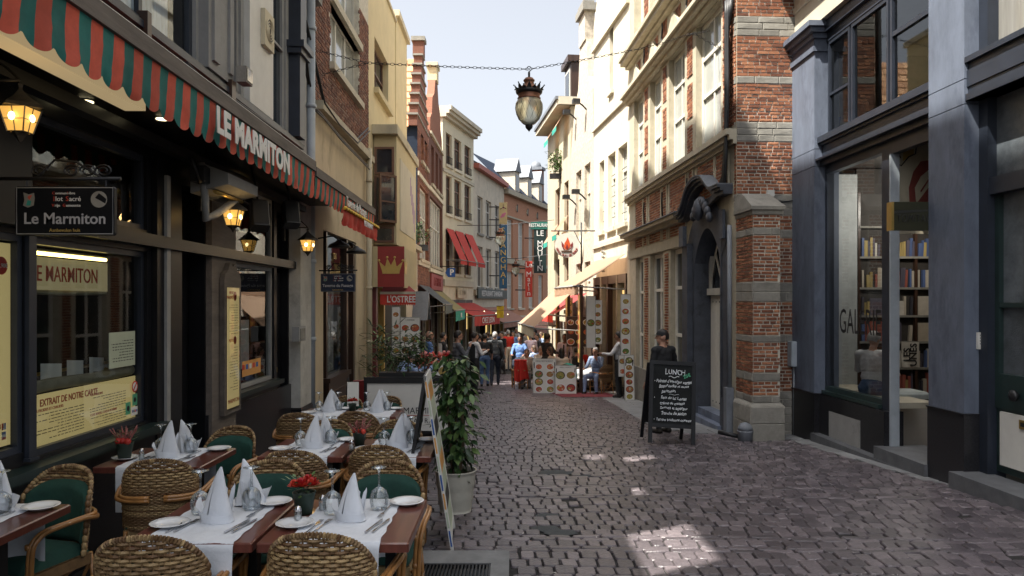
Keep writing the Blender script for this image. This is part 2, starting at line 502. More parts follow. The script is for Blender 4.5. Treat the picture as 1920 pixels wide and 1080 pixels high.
def bricks_into(mb, u0, u1, z0, z1, w=0.0, course=.066, L=.215, proud=.012, holes=(), m=0, off=0, emit=None, jt=.017):
    """lay a panel of bricks (front and edges); emit(u0,u1,z0,z1) takes single bricks instead"""
    n = max(1, round((z1-z0)/course)); ch = (z1-z0)/n
    for i in range(n):
        za, zb = z0+i*ch+jt*.5, z0+(i+1)*ch-jt*.5
        l = L if (i+off) % 2 == 0 else L*.52
        u = u0 - (l*.5 if (i//2) % 2 else 0)*.6
        while u < u1 - .01:
            ll = l*R.uniform(.92, 1.08)
            a, b = max(u, u0)+jt*.5, min(u+ll, u1)-jt*.5
            u += ll
            if b - a < .025: continue
            if any(h[0]-.01 < (a+b)/2 < h[1]+.01 and h[2]-.02 < (za+zb)/2 < h[3]+.02 for h in holes): continue
            pr = proud*R.uniform(.5, 1.25)
            if emit is not None and emit(a, b, za, zb, w, pr): continue
            mb.box(a, b, w-.01, w+pr, za+R.uniform(-.002,.002), zb+R.uniform(-.002,.002), m, R.random(), 'y')

FONT_SCALE = 1.0
def text(body_, size, m, par, loc, rot=(PI/2, 0, 0), name='lettering', ex=.004, ax='CENTER', shear=0.0, bold=0.0, sx=1.0, sp=1.0, line=1.0):
    c = bpy.data.curves.new(name, 'FONT')
    c.body = body_; c.size = size; c.extrude = ex; c.align_x = ax; c.align_y = 'CENTER'
    c.shear = shear; c.offset = bold; c.resolution_u = 3; c.space_character = sp; c.space_line = line
    tmp = bpy.data.objects.new('tmp_text', c)
    me = bpy.data.meshes.new_from_object(tmp)
    me.name = name
    bpy.data.objects.remove(tmp); bpy.data.curves.remove(c)
    me.materials.clear(); me.materials.append(m)
    o = obj(name, me, par, loc, rot)
    o.scale = (sx, 1, 1)
    return o

def ftext(F, par, body_, size, m, u, w, z, **k):
    """lettering flat on a facade, read from the street"""
    return text(body_, size, m, par, (u, w, z), (PI/2, 0, PI), **k)

def print_lines(mb, u0, u1, z0, z1, w, n, h=.4, m=0, gap=.15, flip=1):
    """rows of small illegible print"""
    for i in range(n):
        z = z1 - (z1-z0)*(i+.5)/n
        hh = (z1-z0)/n*h*.5
        u = u0
        end = u1 - (u1-u0)*R.choice((0, .05, .2, .35, .5))
        while u < end:
            l = R.uniform(.012, .05)*((u1-u0)/.4)**.5
            b = min(u+l, end)
            mb.quad((b,w,z-hh), (u,w,z-hh), (u,w,z+hh), (b,w,z+hh), m)
            u = b + R.uniform(.006, .014)
def disc(mb, c, r, w, n=20, m=0, sz=1.0, t=.5):
    mb.poly([(c[0]-r*math.cos(2*PI*i/n), w, c[1]+r*sz*math.sin(2*PI*i/n)) for i in range(n)], m, t)

# ------------------------------------------------------------------ ground
g = MB(JOINT)
ys = [-60, 0, 4, 27, 60, 400]
for i in range(len(ys)-1):
    a, b = ys[i], ys[i+1]
    g.quad((-200,a,zg(0,a)-.022), (200,a,zg(0,a)-.022), (200,b,zg(0,b)-.022), (-200,b,zg(0,b)-.022))
ground = g.build('ground', kind='structure')

def gpos(px, py):
    d = 2245.6/(py-634.6)
    if d < 4: d = 1.8*FPX/(py-566)
    return (px-960)/FPX*d, d

def x_right(y):
    """right-hand edge of the cobbles"""
    if y < 12.0: return 5.02 - .09*(y-9.0) - .42
    if y < 21: return 2.55 + (12.0-y)*.02 + max(0, (13.2-y))*1.2
    return 2.5 - .11*(y-21)
PATCH = [gpos(1040, 884)+(.22,.14), gpos(1028, 965)+(.1,.1), gpos(1022, 988)+(.11,.09), gpos(1050, 995)+(.13,.1), gpos(1100, 890)+(.12,.05)]
GRATE = (-.70, -.02, 4.3, 5.42)
street = obj('street', None, kind='structure')
def wave(a, b): return .12*noise.noise(Vector((a*.5, b*.45, 0))) + .02*noise.noise(Vector((a*1.5, b*.9, 4))) - .02*(a-1.5)
stones = []
y = 4.35
row = 0
pend = []
while y < 31:
    thin = R.random() < .30
    far = y > 17
    pitch = R.uniform(.070, .088) if thin else R.uniform(.150, .178)
    if far: pitch *= 1.15
    xl = -2.95 if y < 22 else -3.1
    x = xl + R.uniform(0, .1)
    xr = x_right(y)
    while x < xr:
        wd = R.uniform(.19, .27) if thin else R.uniform(.10, .148)
        if far: wd *= 1.2
        cx, cy = x+wd/2, y+pitch/2
        x += wd
        wob = wave(cx, cy) + R.uniform(-.004, .004)
        if GRATE[0] < cx < GRATE[1] and GRATE[2] < cy+wob < GRATE[3]: continue
        if any(((cx-p[0])/p[2])**2 + ((cy+wob-p[1])/p[3])**2 < 1 for p in PATCH): continue
        if R.random() < .004: continue
        stones.append((cx, cy+wob, wd-.013, pitch-.018, far))
    y += pitch
def cobble(mb, cx, cy, wd, ln, far, z):
    j = lambda a: R.uniform(-a, a)
    h = R.uniform(-.006, .005) - (.008 if R.random() < .07 else 0)
    tx, ty = j(.03), j(.03)
    hw, hl = wd/2, ln/2
    cs = [(-hw+j(.005), -hl+j(.004)), (hw+j(.005), -hl+j(.004)), (hw+j(.005), hl+j(.004)), (-hw+j(.005), hl+j(.004))]
    sk = .05*(cx-1.0)
    w0 = wave(cx, cy)
    cs = [(cx+a+sk*b, cy+b+wave(cx+a, cy)-w0) for a, b in cs]
    if far:
        top = [(a, b, z+h) for a, b in cs]; bot = [(a, b, z-.04) for a, b in cs]
        k = mb.pts(bot+top); t = R.random()
        for i in range(4): mb.face((k+i, k+(i+1)%4, k+4+(i+1)%4, k+4+i), 0, False, t)
        mb.face((k+4, k+5, k+6, k+7), 0, False, t)
        return
    # rounded cushion top: each corner cut, two rings
    def ring(ins, dz, cut):
        out = []
        for i in range(4):
            p, q, r_ = Vector(cs[i]), Vector(cs[i-1]), Vector(cs[(i+1)%4])
            c = Vector((cx, cy))
            p2 = p + (c-p).normalized()*ins*1.3
            for o_ in (q, r_):
                v = (o_-p); ll = v.length
                a = p2 + v/ll*min(cut, ll*.3)
                out.append((a.x, a.y, z+h+dz + tx*(a.x-cx) + ty*(a.y-cy)))
        return out
    k = mb.pts(ring(-.002, -.05, .009) + ring(0, -.012, .009) + ring(.008, 0, .012))
    t = R.random()
    for r_ in (0, 8):
        for i in range(8):
            i2 = (i+1) % 8
            mb.face((k+r_+i, k+r_+i2, k+r_+8+i2, k+r_+8+i), 0, r_ == 8, t)
    mb.face(tuple(k+16+i for i in range(8)), 0, False, t)
def on_screen(c):
    px = 960+FPX*c[0]/c[1]
    return px < 1915 and (c[0] > -.35) and 566+FPX*(1.8-zg(0, c[1]))/c[1] < 1085
near = sorted([c for c in stones if on_screen(c)], key=lambda c: c[1])[:300]
nearset = set(id(c) for c in near)
mass = MB(COBBLE)
for c in stones:
    z = zg(c[0], c[1])
    if id(c) in nearset:
        one = MB(COBBLE)
        cobble(one, 0, 0, c[2], c[3], False, 0) if False else cobble(one, c[0], c[1], c[2], c[3], False, z)
        one.v = [(v[0]-c[0], v[1]-c[1], v[2]-z) for v in one.v]
        one.build('cobble', street, (c[0], c[1], z))
    else:
        cobble(mass, c[0], c[1], c[2], c[3], c[4], z)
mass.build('cobbles', street, kind='stuff')
lit = MB(mat('litter paper', (.55,.53,.48), rough=.9), mat('dry leaf litter', (.20,.12,.05), rough=.9))
for i in range(70):
    a, b = R.uniform(-.6, 4.6), R.uniform(5, 16)
    an, l = R.uniform(0, 6.28), R.uniform(.006, .018)
    c, s_ = math.cos(an)*l, math.sin(an)*l
    z = zg(a, b)+.006
    lit.quad((a-c, b-s_, z), (a+s_*.4, b-c*.4, z+.004), (a+c, b+s_, z), (a-s_*.4, b+c*.4, z+.003), int(R.random() < .5), R.random())
lit.build('litter', street, kind='stuff')
pt = MB(TAR)
for p in PATCH:
    n = 18
    z = zg(p[0], p[1])
    k = pt.pts([(p[0], p[1], z+.001)] + [(p[0]+p[2]*1.12*math.cos(2*PI*i/n)*R.uniform(.85,1.1), p[1]+p[3]*1.2*math.sin(2*PI*i/n)*R.uniform(.85,1.1), zg(0, p[1]+p[3]*1.2*math.sin(2*PI*i/n))-.012) for i in range(n)])
    for i in range(n): pt.face((k, k+1+i, k+1+(i+1) % n), 0, True)
pt.build('asphalt_patch', street)

# smooth slabs along the right-hand houses
slabs = obj('pavement', None, kind='structure')
def slab(x0, x1, y0, y1, h=.0):
    s = MB(PAVE)
    j = [R.uniform(-.006, .006) for _ in range(4)]
    c = .008
    pts = [(x0+c, y0+c), (x1-c, y0+c), (x1-c, y1-c), (x0+c, y1-c)]
    k = s.pts([(a, b, zg(0, b)-.04) for a, b in pts] + [(a, b, zg(0, b)+h+q-.004) for (a, b), q in zip(pts, j)] + [(a+(.01 if i in (0, 3) else -.01), b+(.01 if i < 2 else -.01), zg(0, b)+h+j[i]) for i, (a, b) in enumerate(pts)])
    t = R.random()
    for r_ in (0, 4):
        for i in range(4): s.face((k+r_+i, k+r_+(i+1)%4, k+r_+4+(i+1)%4, k+r_+4+i), 0, False, t)
    s.face((k+8, k+9, k+10, k+11), 0, False, t)
    s.build('paving_slab', slabs)
yy = 4.0
while yy < 11.6:
    l = R.uniform(.5, .9); a = x_right(yy+l/2)
    slab(a+.03, a+.50, yy, yy+l); yy += l
yy = 12.0
while yy < 22.5:
    l = R.uniform(.55, .8)
    a = x_right(yy+l/2)+.04
    end = 4.516-.0607*(yy+l/2) - .02
    if yy < 12.7: end = 4.7
    while a < end-.08:
        b = min(a + R.uniform(.4, .7), end)
        if end - b < .15: b = end
        slab(a, b, yy, yy+l); a = b
    yy += l

# kerb-set drain grate in its stone frame at the foot of the menu board
gr = thing('drain_grate', 'black slotted drain grate in a concrete slab by the front tables', 'drain grate', (-.36, 4.86, -.04))
m_ = MB(TAR); m_.box(-.34,.34,-.56,.5,-.02,.0); m_.build('dark_pit', gr)
m_ = MB(PAVE); m_.box(.215,.34,-.56,.56,.0005,.036); m_.box(-.34,.215,.30,.56,.0005,.036); m_.build('concrete_slab', gr)
for i in range(22):
    m_ = MB(IRON); x = -.33 + i*.0245; m_.box(x, x+.011, -.56, .298, .001, .03); m_.build('slat', gr)
m_ = MB(IRON); m_.box(-.34,.213,-.02,.0,.005,.027); m_.box(.2,.214,-.56,.299,.002,.031); m_.box(-.34,.214,.285,.299,.002,.0305); m_.build('rim', gr)
# ------------------------------------------------------------------ left side: restaurant with striped awning
def xl(d): return -(3.0 + .0107*d)
CREAMLIT = emit_mat('backlit menu board', (.50,.44,.25), .10, (1.0,.76,.32))
CREAMDIM = emit_mat('menu board paper', (.50,.46,.30), .04, (1.0,.8,.4))
LAMPGL = emit_mat('lantern glass', (.5,.30,.08), .26, (1.0,.55,.12))
LAMPHOT = emit_mat('lantern bulb', (1,.8,.4), 2.6, (1.0,.75,.35))
SPOT = emit_mat('spot lamp', (1,.85,.5), 1.3, (1.0,.85,.5))
WARMTUBE = emit_mat('warm tube lamp', (1,.8,.3), 3.0, (1.0,.72,.22))
CLOTHW = mat('white cotton', (.70,.72,.74), rough=.85, var=.06, scale=8, bump=.15, bscale=60, tint=.08)
ROLL = mat('grey canvas roll', (.30,.29,.22), rough=.9, var=.25, scale=9)
BRASS = mat('brass', (.55,.38,.12), rough=.3, metal=.8)
PAPERG = mat('pale green paper', (.45,.50,.38), rough=.7, var=.08)
STK_B = mat('blue sticker', (.03,.10,.33), rough=.5); STK_G = mat('green sticker', (.10,.38,.22), rough=.5)
STK_R = mat('red sticker', (.55,.04,.03), rough=.5); STK_O = mat('orange sticker', (.62,.30,.08), rough=.5)
CURTB = mat('blue white curtain', (.42,.52,.66), rough=.9, var=.3, scale=4, stretch=(8,1,.6))

F1 = Fac((xl(11.83), 11.83), (xl(-1.5), -1.5))
L1 = F1.thing('restaurant_building', 'grey old house with black restaurant front and striped awning beside the wicker terrace', 'building')
U1 = F1.L
u = F1.u
H1 = 19.0
ZT = 3.40
# openings of the ground floor
W1 = (u(276), u(61), .80, 2.22)
T1 = (u(276), u(61), 2.40, 3.02)
MB0 = (u(44), u(44)+1.35, .86, 2.22)
DOOR1 = (u(384), u(333), -.12, 2.9)
W2a = (u(514), u(434), .80, 2.24)
W2b = (u(514), u(434), 2.32, 3.12)
DOOR2 = (u(540), u(519), -.35, 3.0)
wl = MB(BLACKP, OLDGREY, GRANITE)
wall(wl, 0, U1, -.5, ZT, [W1, T1, MB0, DOOR1, W2a, W2b, DOOR2], dep=.16)
# upper storey: grey boarded wall with window openings
UW = [(u(368), u(178)+.25, 4.08, 6.4), (u(178)+.55, u(178)+2.8, 4.08, 6.4), (u(452), u(424), 4.12, 6.4), (u(536), u(506), 4.12, 6.35)]
HT = lambda yy: F1.p0.y - yy                       # distance along the facade from the world y
sun_gaps = [(HT(3.75), HT(2.65), 7.75, 9.3), (HT(5.38), HT(5.02), 8.5, 9.0), (HT(7.8), HT(7.35), 7.6, 8.65), (HT(7.35)+.02, HT(6.95), 8.9, 10.0)]  # unseen openings, added so that sun patches fall on the cobbles
wall(wl, 0, U1, ZT, H1, UW+sun_gaps, dep=.12, m=1)  # upper part is out of view, a thin screen shaped for the sunlight
wall(wl, HT(8.0), U1, H1, 19.8, [], m=1)  # unseen strip, added to set the shadow line on the bookshop
body(wl, 0, U1, ZT+.1, 7.2, 9, 1)
for q in ((0, U1),):                                # unseen roof, shaped to let sun through the added wall openings
    wl.quad((q[0],-.5,7.2), (q[1],-.5,7.2), (q[1],-5,12.6), (q[0],-5,12.6), 1); wl.quad((q[0],-5,12.6), (q[1],-5,12.6), (q[1],-9,7.2), (q[0],-9,7.2), 1)
wl.build('wall', L1)
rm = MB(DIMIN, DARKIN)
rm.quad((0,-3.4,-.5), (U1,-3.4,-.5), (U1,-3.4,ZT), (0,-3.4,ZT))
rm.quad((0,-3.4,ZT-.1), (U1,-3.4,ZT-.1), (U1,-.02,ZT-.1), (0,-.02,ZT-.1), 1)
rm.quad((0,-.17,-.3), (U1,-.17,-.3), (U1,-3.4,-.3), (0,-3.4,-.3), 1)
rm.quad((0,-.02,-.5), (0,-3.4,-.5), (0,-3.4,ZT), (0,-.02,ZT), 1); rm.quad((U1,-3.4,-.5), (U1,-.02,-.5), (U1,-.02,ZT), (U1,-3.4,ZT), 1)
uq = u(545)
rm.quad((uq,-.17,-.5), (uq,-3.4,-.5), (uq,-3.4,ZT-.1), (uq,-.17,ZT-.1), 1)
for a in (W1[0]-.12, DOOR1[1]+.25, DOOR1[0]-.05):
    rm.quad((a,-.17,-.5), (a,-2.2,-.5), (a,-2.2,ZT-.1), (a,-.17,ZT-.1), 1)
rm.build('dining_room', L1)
up = MB(DARKIN); up.quad((0,-.6,ZT+.6), (U1,-.6,ZT+.6), (U1,-.6,6.6), (0,-.6,6.6)); up.build('upper_room', L1)
# granite dado, sill ledges, pillars
dd = MB(GRANITE); dd.box(u(310), U1, .0, .035, -.5, .70)
dd.box(u(545), u(385), .0, .03, -.6, .66); dd.build('granite_dado', L1)
sl = MB(GREENBLK); sl.box(W1[0]-.15, U1, .0, .13, .715, .775); sl.box(W1[0]-.1, U1, .005, .07, .68, .714)
sl.box(u(519), u(430), .0, .10, .735, .79); sl.build('sill_ledge', L1)
def pillar(ua, ub, z0, z1, w, m, name='pillar', m2=None, zb=.45):
    p = MB(m, m2 or m)
    p.box(ua, ub, 0, w, z0, z1)
    p.box(ua-.012, ub+.012, 0, w+.012, z0, z0+.02, 1)
    if m2: p.box(ua-.02, ub+.02, 0, w+.02, -.7, z0-.002, 1)
    return p.build(name, L1)
pillar(u(331), u(284), -.3, 3.1, .05, BLACKP)
pillar(u(304), u(297), -.3, 2.9, .075, OLDGREY, 'metal_strip')
pillar(u(432), u(386), -.3, 3.1, .06, GREYWOOD)
WALLW = mat('chipped white pillar plaster', (.47,.46,.43), rough=.85, var=.16, scale=5, bump=.3, dirt=((.25,.24,.22), 3, .57, .6))
pillar(u(567), u(542), .30, 3.5, .16, WALLW, 'pillar', GRANITE)
pillar(u(60), u(46), .80, 2.3, .03, BLUEBLK)
# window frames and real panes
def shop_window(par, h, w, fm, gm, fr=.045, name='window'):
    f = MB(fm)
    a, b, c, d = h
    f.box(a, b, w-.06, w, c, c+fr); f.box(a, b, w-.06, w, d-fr, d)
    f.box(a, a+fr, w-.06, w, c+fr, d-fr); f.box(b-fr, b, w-.06, w, c+fr, d-fr)
    o = f.build(name, par)
    p = MB(gm); p.quad((b-fr,w-.03,c+fr), (a+fr,w-.03,c+fr), (a+fr,w-.03,d-fr), (b-fr,w-.03,d-fr)); p.build('pane', o)
    return o
w1o = shop_window(L1, W1, -.03, BLUEBLK, GLASSL)
shop_window(L1, T1, -.03, BLUEBLK, GLASSL, name='transom_window')
shop_window(L1, W2a, -.03, OLDGREY, GLASSL)
shop_window(L1, W2b, -.03, OLDGREY, GLASSL, name='transom_window')
mb0 = shop_window(L1, MB0, -.01, BLUEBLK, GLASSL, name='menu_window')
# lit menu board at the picture's edge
mm = MB(CREAMLIT, BLKLT, STK_R, REDLT)
a, b = MB0[0]+.045, MB0[1]-.045
mm.box(a, b, -.062, -.052, .92, 2.16)
print_lines(mm, a+.10, a+.62, 1.12, 1.92, -.050, 26, .22, 1)
print_lines(mm, a+.64, b-.04, 1.12, 1.92, -.050, 26, .22, 1)
disc(mm, (a+.085, 2.02), .055, -.049, m=2)
mm.build('menu_board', mb0)
ftext(F1, mb0, '31,90€', .038, WHITELT, a+.085, -.047, 2.02, ex=.001)
ftext(F1, mb0, 'MENU\nDE LA\nVILLE', .062, REDLT, a+.26, -.048, 2.03, ex=.001)
ftext(F1, mb0, 'LE MARMITON\nRESTAURANT', .045, REDLT, a+.24, -.048, 1.02, ex=.001)
fl = MB(STK_R, WHITELT, STK_B)
for i, m_ in enumerate((2, 1, 0)): fl.box(a+.045+i*.012, a+.057+i*.012, -.051, -.049, 1.02, 1.06, m_)
for i, m_ in enumerate((0, 1, 2)): fl.box(a+.045, a+.081, -.051, -.049, .96+i*.016, .976+i*.016, m_)
fl.build('flag_sticker', mb0)
# inside the big window: name band, canvas rolls, curtain rod, carte
a, b = W1[0]+.05, W1[1]-.05
nb = MB(CREAMDIM); nb.box(u(222), b, -.10, -.085, 1.88, 2.10); nb.build('name_band', w1o)
wt = MB(WARMTUBE); wt.tube([(u(222),-.10,2.125), (b,-.10,2.125)], .014, 6); wt.build('tube_lamp', w1o)
rl = MB(ROLL); rl.tube([(u(225),-.12,2.135), (b,-.12,2.135)], .024, 8); rl.tube([(u(225),-.12,1.87), (u(150),-.115,1.862), (b,-.12,1.87)], .018, 8)
rl.tube([(a+.02,-.11,1.235), (u(200),-.105,1.225), (u(130),-.11,1.238), (b,-.11,1.228)], .042, 10); rl.build('canvas_roll', w1o)
ftext(F1, w1o, 'LE MARMITON', .150, REDLT, (u(215)+u(66))/2, -.082, 1.985, ex=.001, sx=.82, bold=.001)
ct = MB(CREAMLIT, BLKLT, REDLT)
ct.box(a, b, -.085, -.075, .845, 1.185)
mid = (a+b)/2
print_lines(ct, mid+.05, b-.02, .87, 1.06, -.073, 9, .27, 1); print_lines(ct, a+.16, mid-.03, .97, 1.09, -.073, 6, .27, 1); print_lines(ct, a+.16, mid-.03, .86, .94, -.073, 4, .27, 1)
ct.build('carte_board', w1o)
ftext(F1, w1o, 'EXTRAIT DE NOTRE CARTE', .066, REDLT, (u(197)+u(100))/2, -.071, 1.125, ex=.001, sx=.86, bold=.001)
ftext(F1, w1o, 'LES POISSONS', .026, REDLT, mid-.12, -.071, 1.105, ex=.001)
ftext(F1, w1o, 'LES FROIDES ET CHAUDES', .028, REDLT, b-.24, -.071, 1.078, ex=.001)
ftext(F1, w1o, 'COTE BOEUF, COQS & ROSSINIS', .026, REDLT, mid-.22, -.071, .955, ex=.001)
wf = MB(CLOTHW)
for i, (ua, ub) in enumerate(((u(232), u(205)), (u(196), u(165)), (u(158), u(118)), (u(108), u(63)))):
    wf.grid(lambda s, t, ua=ua, ub=ub: (ua+(ub-ua)*s, -.16+.02*math.sin(s*9), 1.26+t*(.10+.02*s)), 8, 2)
wf.build('white_valance', w1o)
rd = MB(BRASS); rd.tube([(a,-.2,1.315), (b,-.2,1.30)], .012, 8); rd.build('curtain_rod', w1o)
nt = MB(PAPERG, BLKLT); nt.box(u(272)+.06, u(218), -.058, -.054, 1.28, 1.56); print_lines(nt, u(272)+.09, u(218)-.03, 1.32, 1.50, -.0535, 8, .3, 1); nt.build('paper_notice', w1o)
st = MB(STK_R, WHITELT, STK_G, STK_B, BLKLT)
q = W1[0]+.105
disc(st, (q, 1.10), .048, -.052, m=0); disc(st, (q, 1.10), .036, -.0505, m=1); st.extr([(q-.036, 1.13), (q-.026, 1.14), (q+.036, 1.07), (q+.026, 1.06)], -.0502, -.0495, m=0)
st.box(q-.04, q+.04, -.0525, -.0515, .945, 1.04, 2); st.box(q+.07, q+.15, -.0525, -.0515, .885, .985, 2); st.box(q-.045, q+.06, -.052, -.0512, .865, .935, 1)
for i, m_ in enumerate((3, 0, 4, 3)): st.box(q-.038+i*.023, q-.022+i*.023, -.0511, -.0505, .89, .91, m_)
disc(st, (q, .992), .02, -.051, m=4); disc(st, (q+.11, .935), .022, -.051, m=4)
st.box(W1[1]-.12, W1[1]-.052, -.0522, -.0512, .85, .965, 1); st.box(W1[1]-.115, W1[1]-.057, -.0511, -.0505, .857, .958, 3); disc(st, (W1[1]-.086, .91), .024, -.05, m=1, sz=1.4)
st.build('window_stickers', w1o, kind='stuff')
# second window: half curtain, sticker
c2 = MB(CLOTHW); c2.grid(lambda s, t: (W2a[0]+.1+(W2a[1]-W2a[0]-.2)*s, -.30+.03*math.sin(s*26), .95+.62*t), 40, 2); c2.build('half_curtain', L1)
s2 = MB(STK_O, STK_B, STK_R, WHITELT)
s2.box(u(497), u(463), -.056, -.0545, .92, 1.10)
for i in range(5): s2.box(u(495)+.06+i*.12, u(495)+.14+i*.12, -.054, -.0535, 1.0, 1.06, 1+i % 3)
s2.build('card_sticker', L1)
dw = MB(BLACKP, DARKIN); dw.box(DOOR2[0]+.03, DOOR2[1]-.03, -.15, -.10, -.35, 2.2); dw.box(DOOR2[0]+.03, DOOR2[1]-.03, -.15, -.10, 2.26, 2.95)
for zz in (.1, .9, 1.6): dw.box(DOOR2[0]+.2, DOOR2[1]-.2, -.10, -.085, zz, zz+.55)
dr2 = dw.build('door', L1)
hd = MB(BRASS); hd.box(DOOR2[1]-.25, DOOR2[1]-.1, -.084, -.07, .85, .92); hd.build('letter_flap', dr2)
# soffit, beam and folded flood lamp under the awning
sf = MB(BLACKP); sf.box(u(560), U1, .0, .72, 3.20, 3.26); sf.box(u(560), U1, .0, .10, 2.26, 2.36); sf.box(u(545), U1, .12, .22, 3.06, 3.14); sf.build('soffit', L1)
lb = MB(emit_mat('cream light box', (.5,.42,.27), .12, (1,.75,.4))); lb.box(u(118), U1-.5, .42, .56, 3.10, 3.195); lb.build('light_box', L1)
for px, ww in ((150, .30), (135, .10), (205, .40)):
    sp = MB(SPOT, IRON); sp.lathe([(.045, -.012), (.045, 0)], (u(px), ww, 3.198), 12); sp.lathe([(.055, -.006), (.055, .0)], (u(px), ww, 3.199), 12, 1); sp.build('spot_lamp', L1)
pc = MB(IRON, OLDGREY)
pts = [(u(318), .28, 3.05), (u(318)-.05, .30, 2.72), (u(323), .30, 2.55), (u(340), .33, 2.62), (u(372), .36, 2.80)]
pc.tube(pts, .035, 8, 1); pc.build('vent_hose', L1)
# upper floor dressing: red fascia, gutter board, posts, windows, pilasters, cornice
fs = MB(REDFASC, WHITEP, BLACKP)
fs.box(u(440), U1, 0, .05, 3.47, 4.0); fs.box(u(556), u(446), 0, .05, 3.47, 4.0)
fs.build('red_fascia', L1)
ub = MB(BLUEBLK); ub.box(u(556), U1, 0, .11, 4.0, 4.06); ub.box(u(556), U1, 0, .075, 4.062, 4.10); ub.build('window_ledge', L1)
po = MB(DARKWOOD)
for px in (252, 418): po.box(u(px), u(px-8), .05, .14, 3.5, 4.14)
po.build('fascia_posts', L1, kind='stuff')
window(L1, UW[0][0], UW[0][1], UW[0][2], UW[0][3], -.04, BLUEBLK, GLASS, cols=2, fr=.07, bar=.06)
window(L1, UW[1][0], UW[1][1], UW[1][2], UW[1][3], -.04, BLUEBLK, GLASS, cols=2, fr=.07, bar=.06)
window(L1, UW[2][0], UW[2][1], UW[2][2], UW[2][3], -.03, OLDGREY, PANE, cols=1, fr=.06)
window(L1, UW[3][0], UW[3][1], UW[3][2], UW[3][3], -.03, OLDGREY, PANE, cols=1, rows=(.5,), fr=.06)
cu = MB(CURTB, CLOTHW)
for hole in UW[:2]:
    cu.grid(lambda s, t, h=hole: (h[0]+.1+(h[1]-h[0]-.2)*s, -.26+.045*math.sin(s*41)+.02*math.sin(s*17), 4.12+2.2*t), 70, 2)
cu.build('curtain', L1)
pl = MB(OLDGREY, WHITEP, BLUEBLK, GREYWOOD)
pl.box(u(420), u(372), 0, .10, 4.11, 6.5)
pl.box(u(416), u(409), .10, .13, 4.2, 6.4); pl.box(u(390), u(378), .10, .13, 4.2, 6.4)
pl.build('pilaster', L1)
pw = MB(WHITEP); pw.box(u(502), u(457), 0, .07, 4.11, 6.5); pw.build('white_panel', L1)
ve = thing('wall_vent', 'square beige fan grille on the white upper panel of the restaurant house', 'vent', F1.world((u(496)+u(478))/2, .072, 0), F1.rz)
vm = MB(CREAM, IRON); hw = (u(478)-u(496))/2; z0, z1 = F1.z(487, 92), F1.z(487, 25)
vm.box(-hw, hw, 0, .05, z0, z1); vm.build('housing', ve)
vm = MB(IRON); disc(vm, (0, (z0+z1)/2), hw*.8, .052, 24); vm.build('grille_opening', ve)
vm = MB(CREAM)
for r_ in (.78, .6, .42, .24): vm.tube([(hw*r_*math.cos(2*PI*i/20), .056, (z0+z1)/2+hw*r_*math.sin(2*PI*i/20)) for i in range(20)], .008, 4, closed=True)
vm.build('grille_ring', ve)
pd = MB(BLUEBLK, OLDGREY); pd.box(u(552), u(541), 0, .16, 4.11, 5.25); pd.box(u(556), u(538), 0, .20, 5.25, 5.33); pd.box(u(557), u(537), 0, .24, 5.33, 5.42); pd.box(u(552), u(541), 0, .17, 5.42, 6.5)
pd.box(u(566), u(553), 0, .05, 4.11, 6.5, 1); pd.build('pilaster', L1)
cn = MB(OLDGREY, BLUEBLK)
for i, (z0, z1, w) in enumerate(((6.48, 6.62, .12), (6.62, 6.72, .22), (6.72, 6.86, .36), (6.86, 6.98, .46))):
    cn.box(0, U1, 0, w, z0, z1, i % 2)
cn.build('cornice', L1)
# small flood lamp on the ledge
fl = thing('flood_lamp', 'small grey flood lamp and cable knot on the ledge above the striped awning', 'lamp', F1.world(u(426), .18, 4.16), F1.rz)
m_ = MB(STONEG, IRON); m_.box(-.10, .10, -.05, .06, 0, .17); m_.build('housing', fl)
m_ = MB(PANE); m_.box(-.085, .085, .061, .068, .02, .15); m_.build('lens', fl)

# ------------------------------------------------------------------ the striped awning
def scallop_valance(F, par, ua, ub, w, zt, h, n, mats, name='valance', amp=.007, sag=.035, mpos=None):
    mb = MB(*mats)
    st = (ub-ua)/n
    for i in range(n):
        def fn(s, t, i=i):
            uu = ua+st*(i+s)
            sc_ = abs(math.sin(PI*(i+s)/2 + .4))
            drop = h*(1-t) + (1-t)*(.055*sc_ + .02*noise.noise(Vector((uu*1.3, 0, 2))))
            ww = w + (1-t)*(amp*math.sin(PI*(i+s)+.7) + .03*noise.noise(Vector((uu*1.7, t, 5))) + .012*noise.noise(Vector((uu*8, t*4, 1))) - .02)
            return (uu, ww, zt - drop)
        mb.grid(fn, 6, 8, i % len(mats) if mpos is None else mpos(i), R.random())
    return mb.build(name, par)
ua, ub = F1.u(590, .75), F1.u(128, .75)+1.3
AW = F1.thing('striped_awning', 'red and green striped awning valance with white restaurant name above the terrace', 'awning')
n = round((ub-ua)/.1175)
scallop_valance(F1, AW, ua, ub, .75, 3.345, .265, n, (REDST, GREENST))
m_ = MB(GREYWOOD); m_.box(ua, ub, .66, .77, 3.35, 3.465); m_.build('front_board', AW)
m_ = MB(WHITEP); m_.box(ua, ub, .55, .73, 3.468, 3.50); m_.build('flashing', AW)
m_ = MB(REDDK); m_.quad((ua,.7,3.47), (ub,.7,3.47), (ub,.06,3.62), (ua,.06,3.62)); m_.build('canopy_cloth', AW)
ftext(F1, AW, 'LE MARMITON', .27, WHITELT, (F1.u(400,.8)+F1.u(550,.8))/2, .79, 3.20, sx=1.06, ex=.003, bold=.012, sp=1.06)
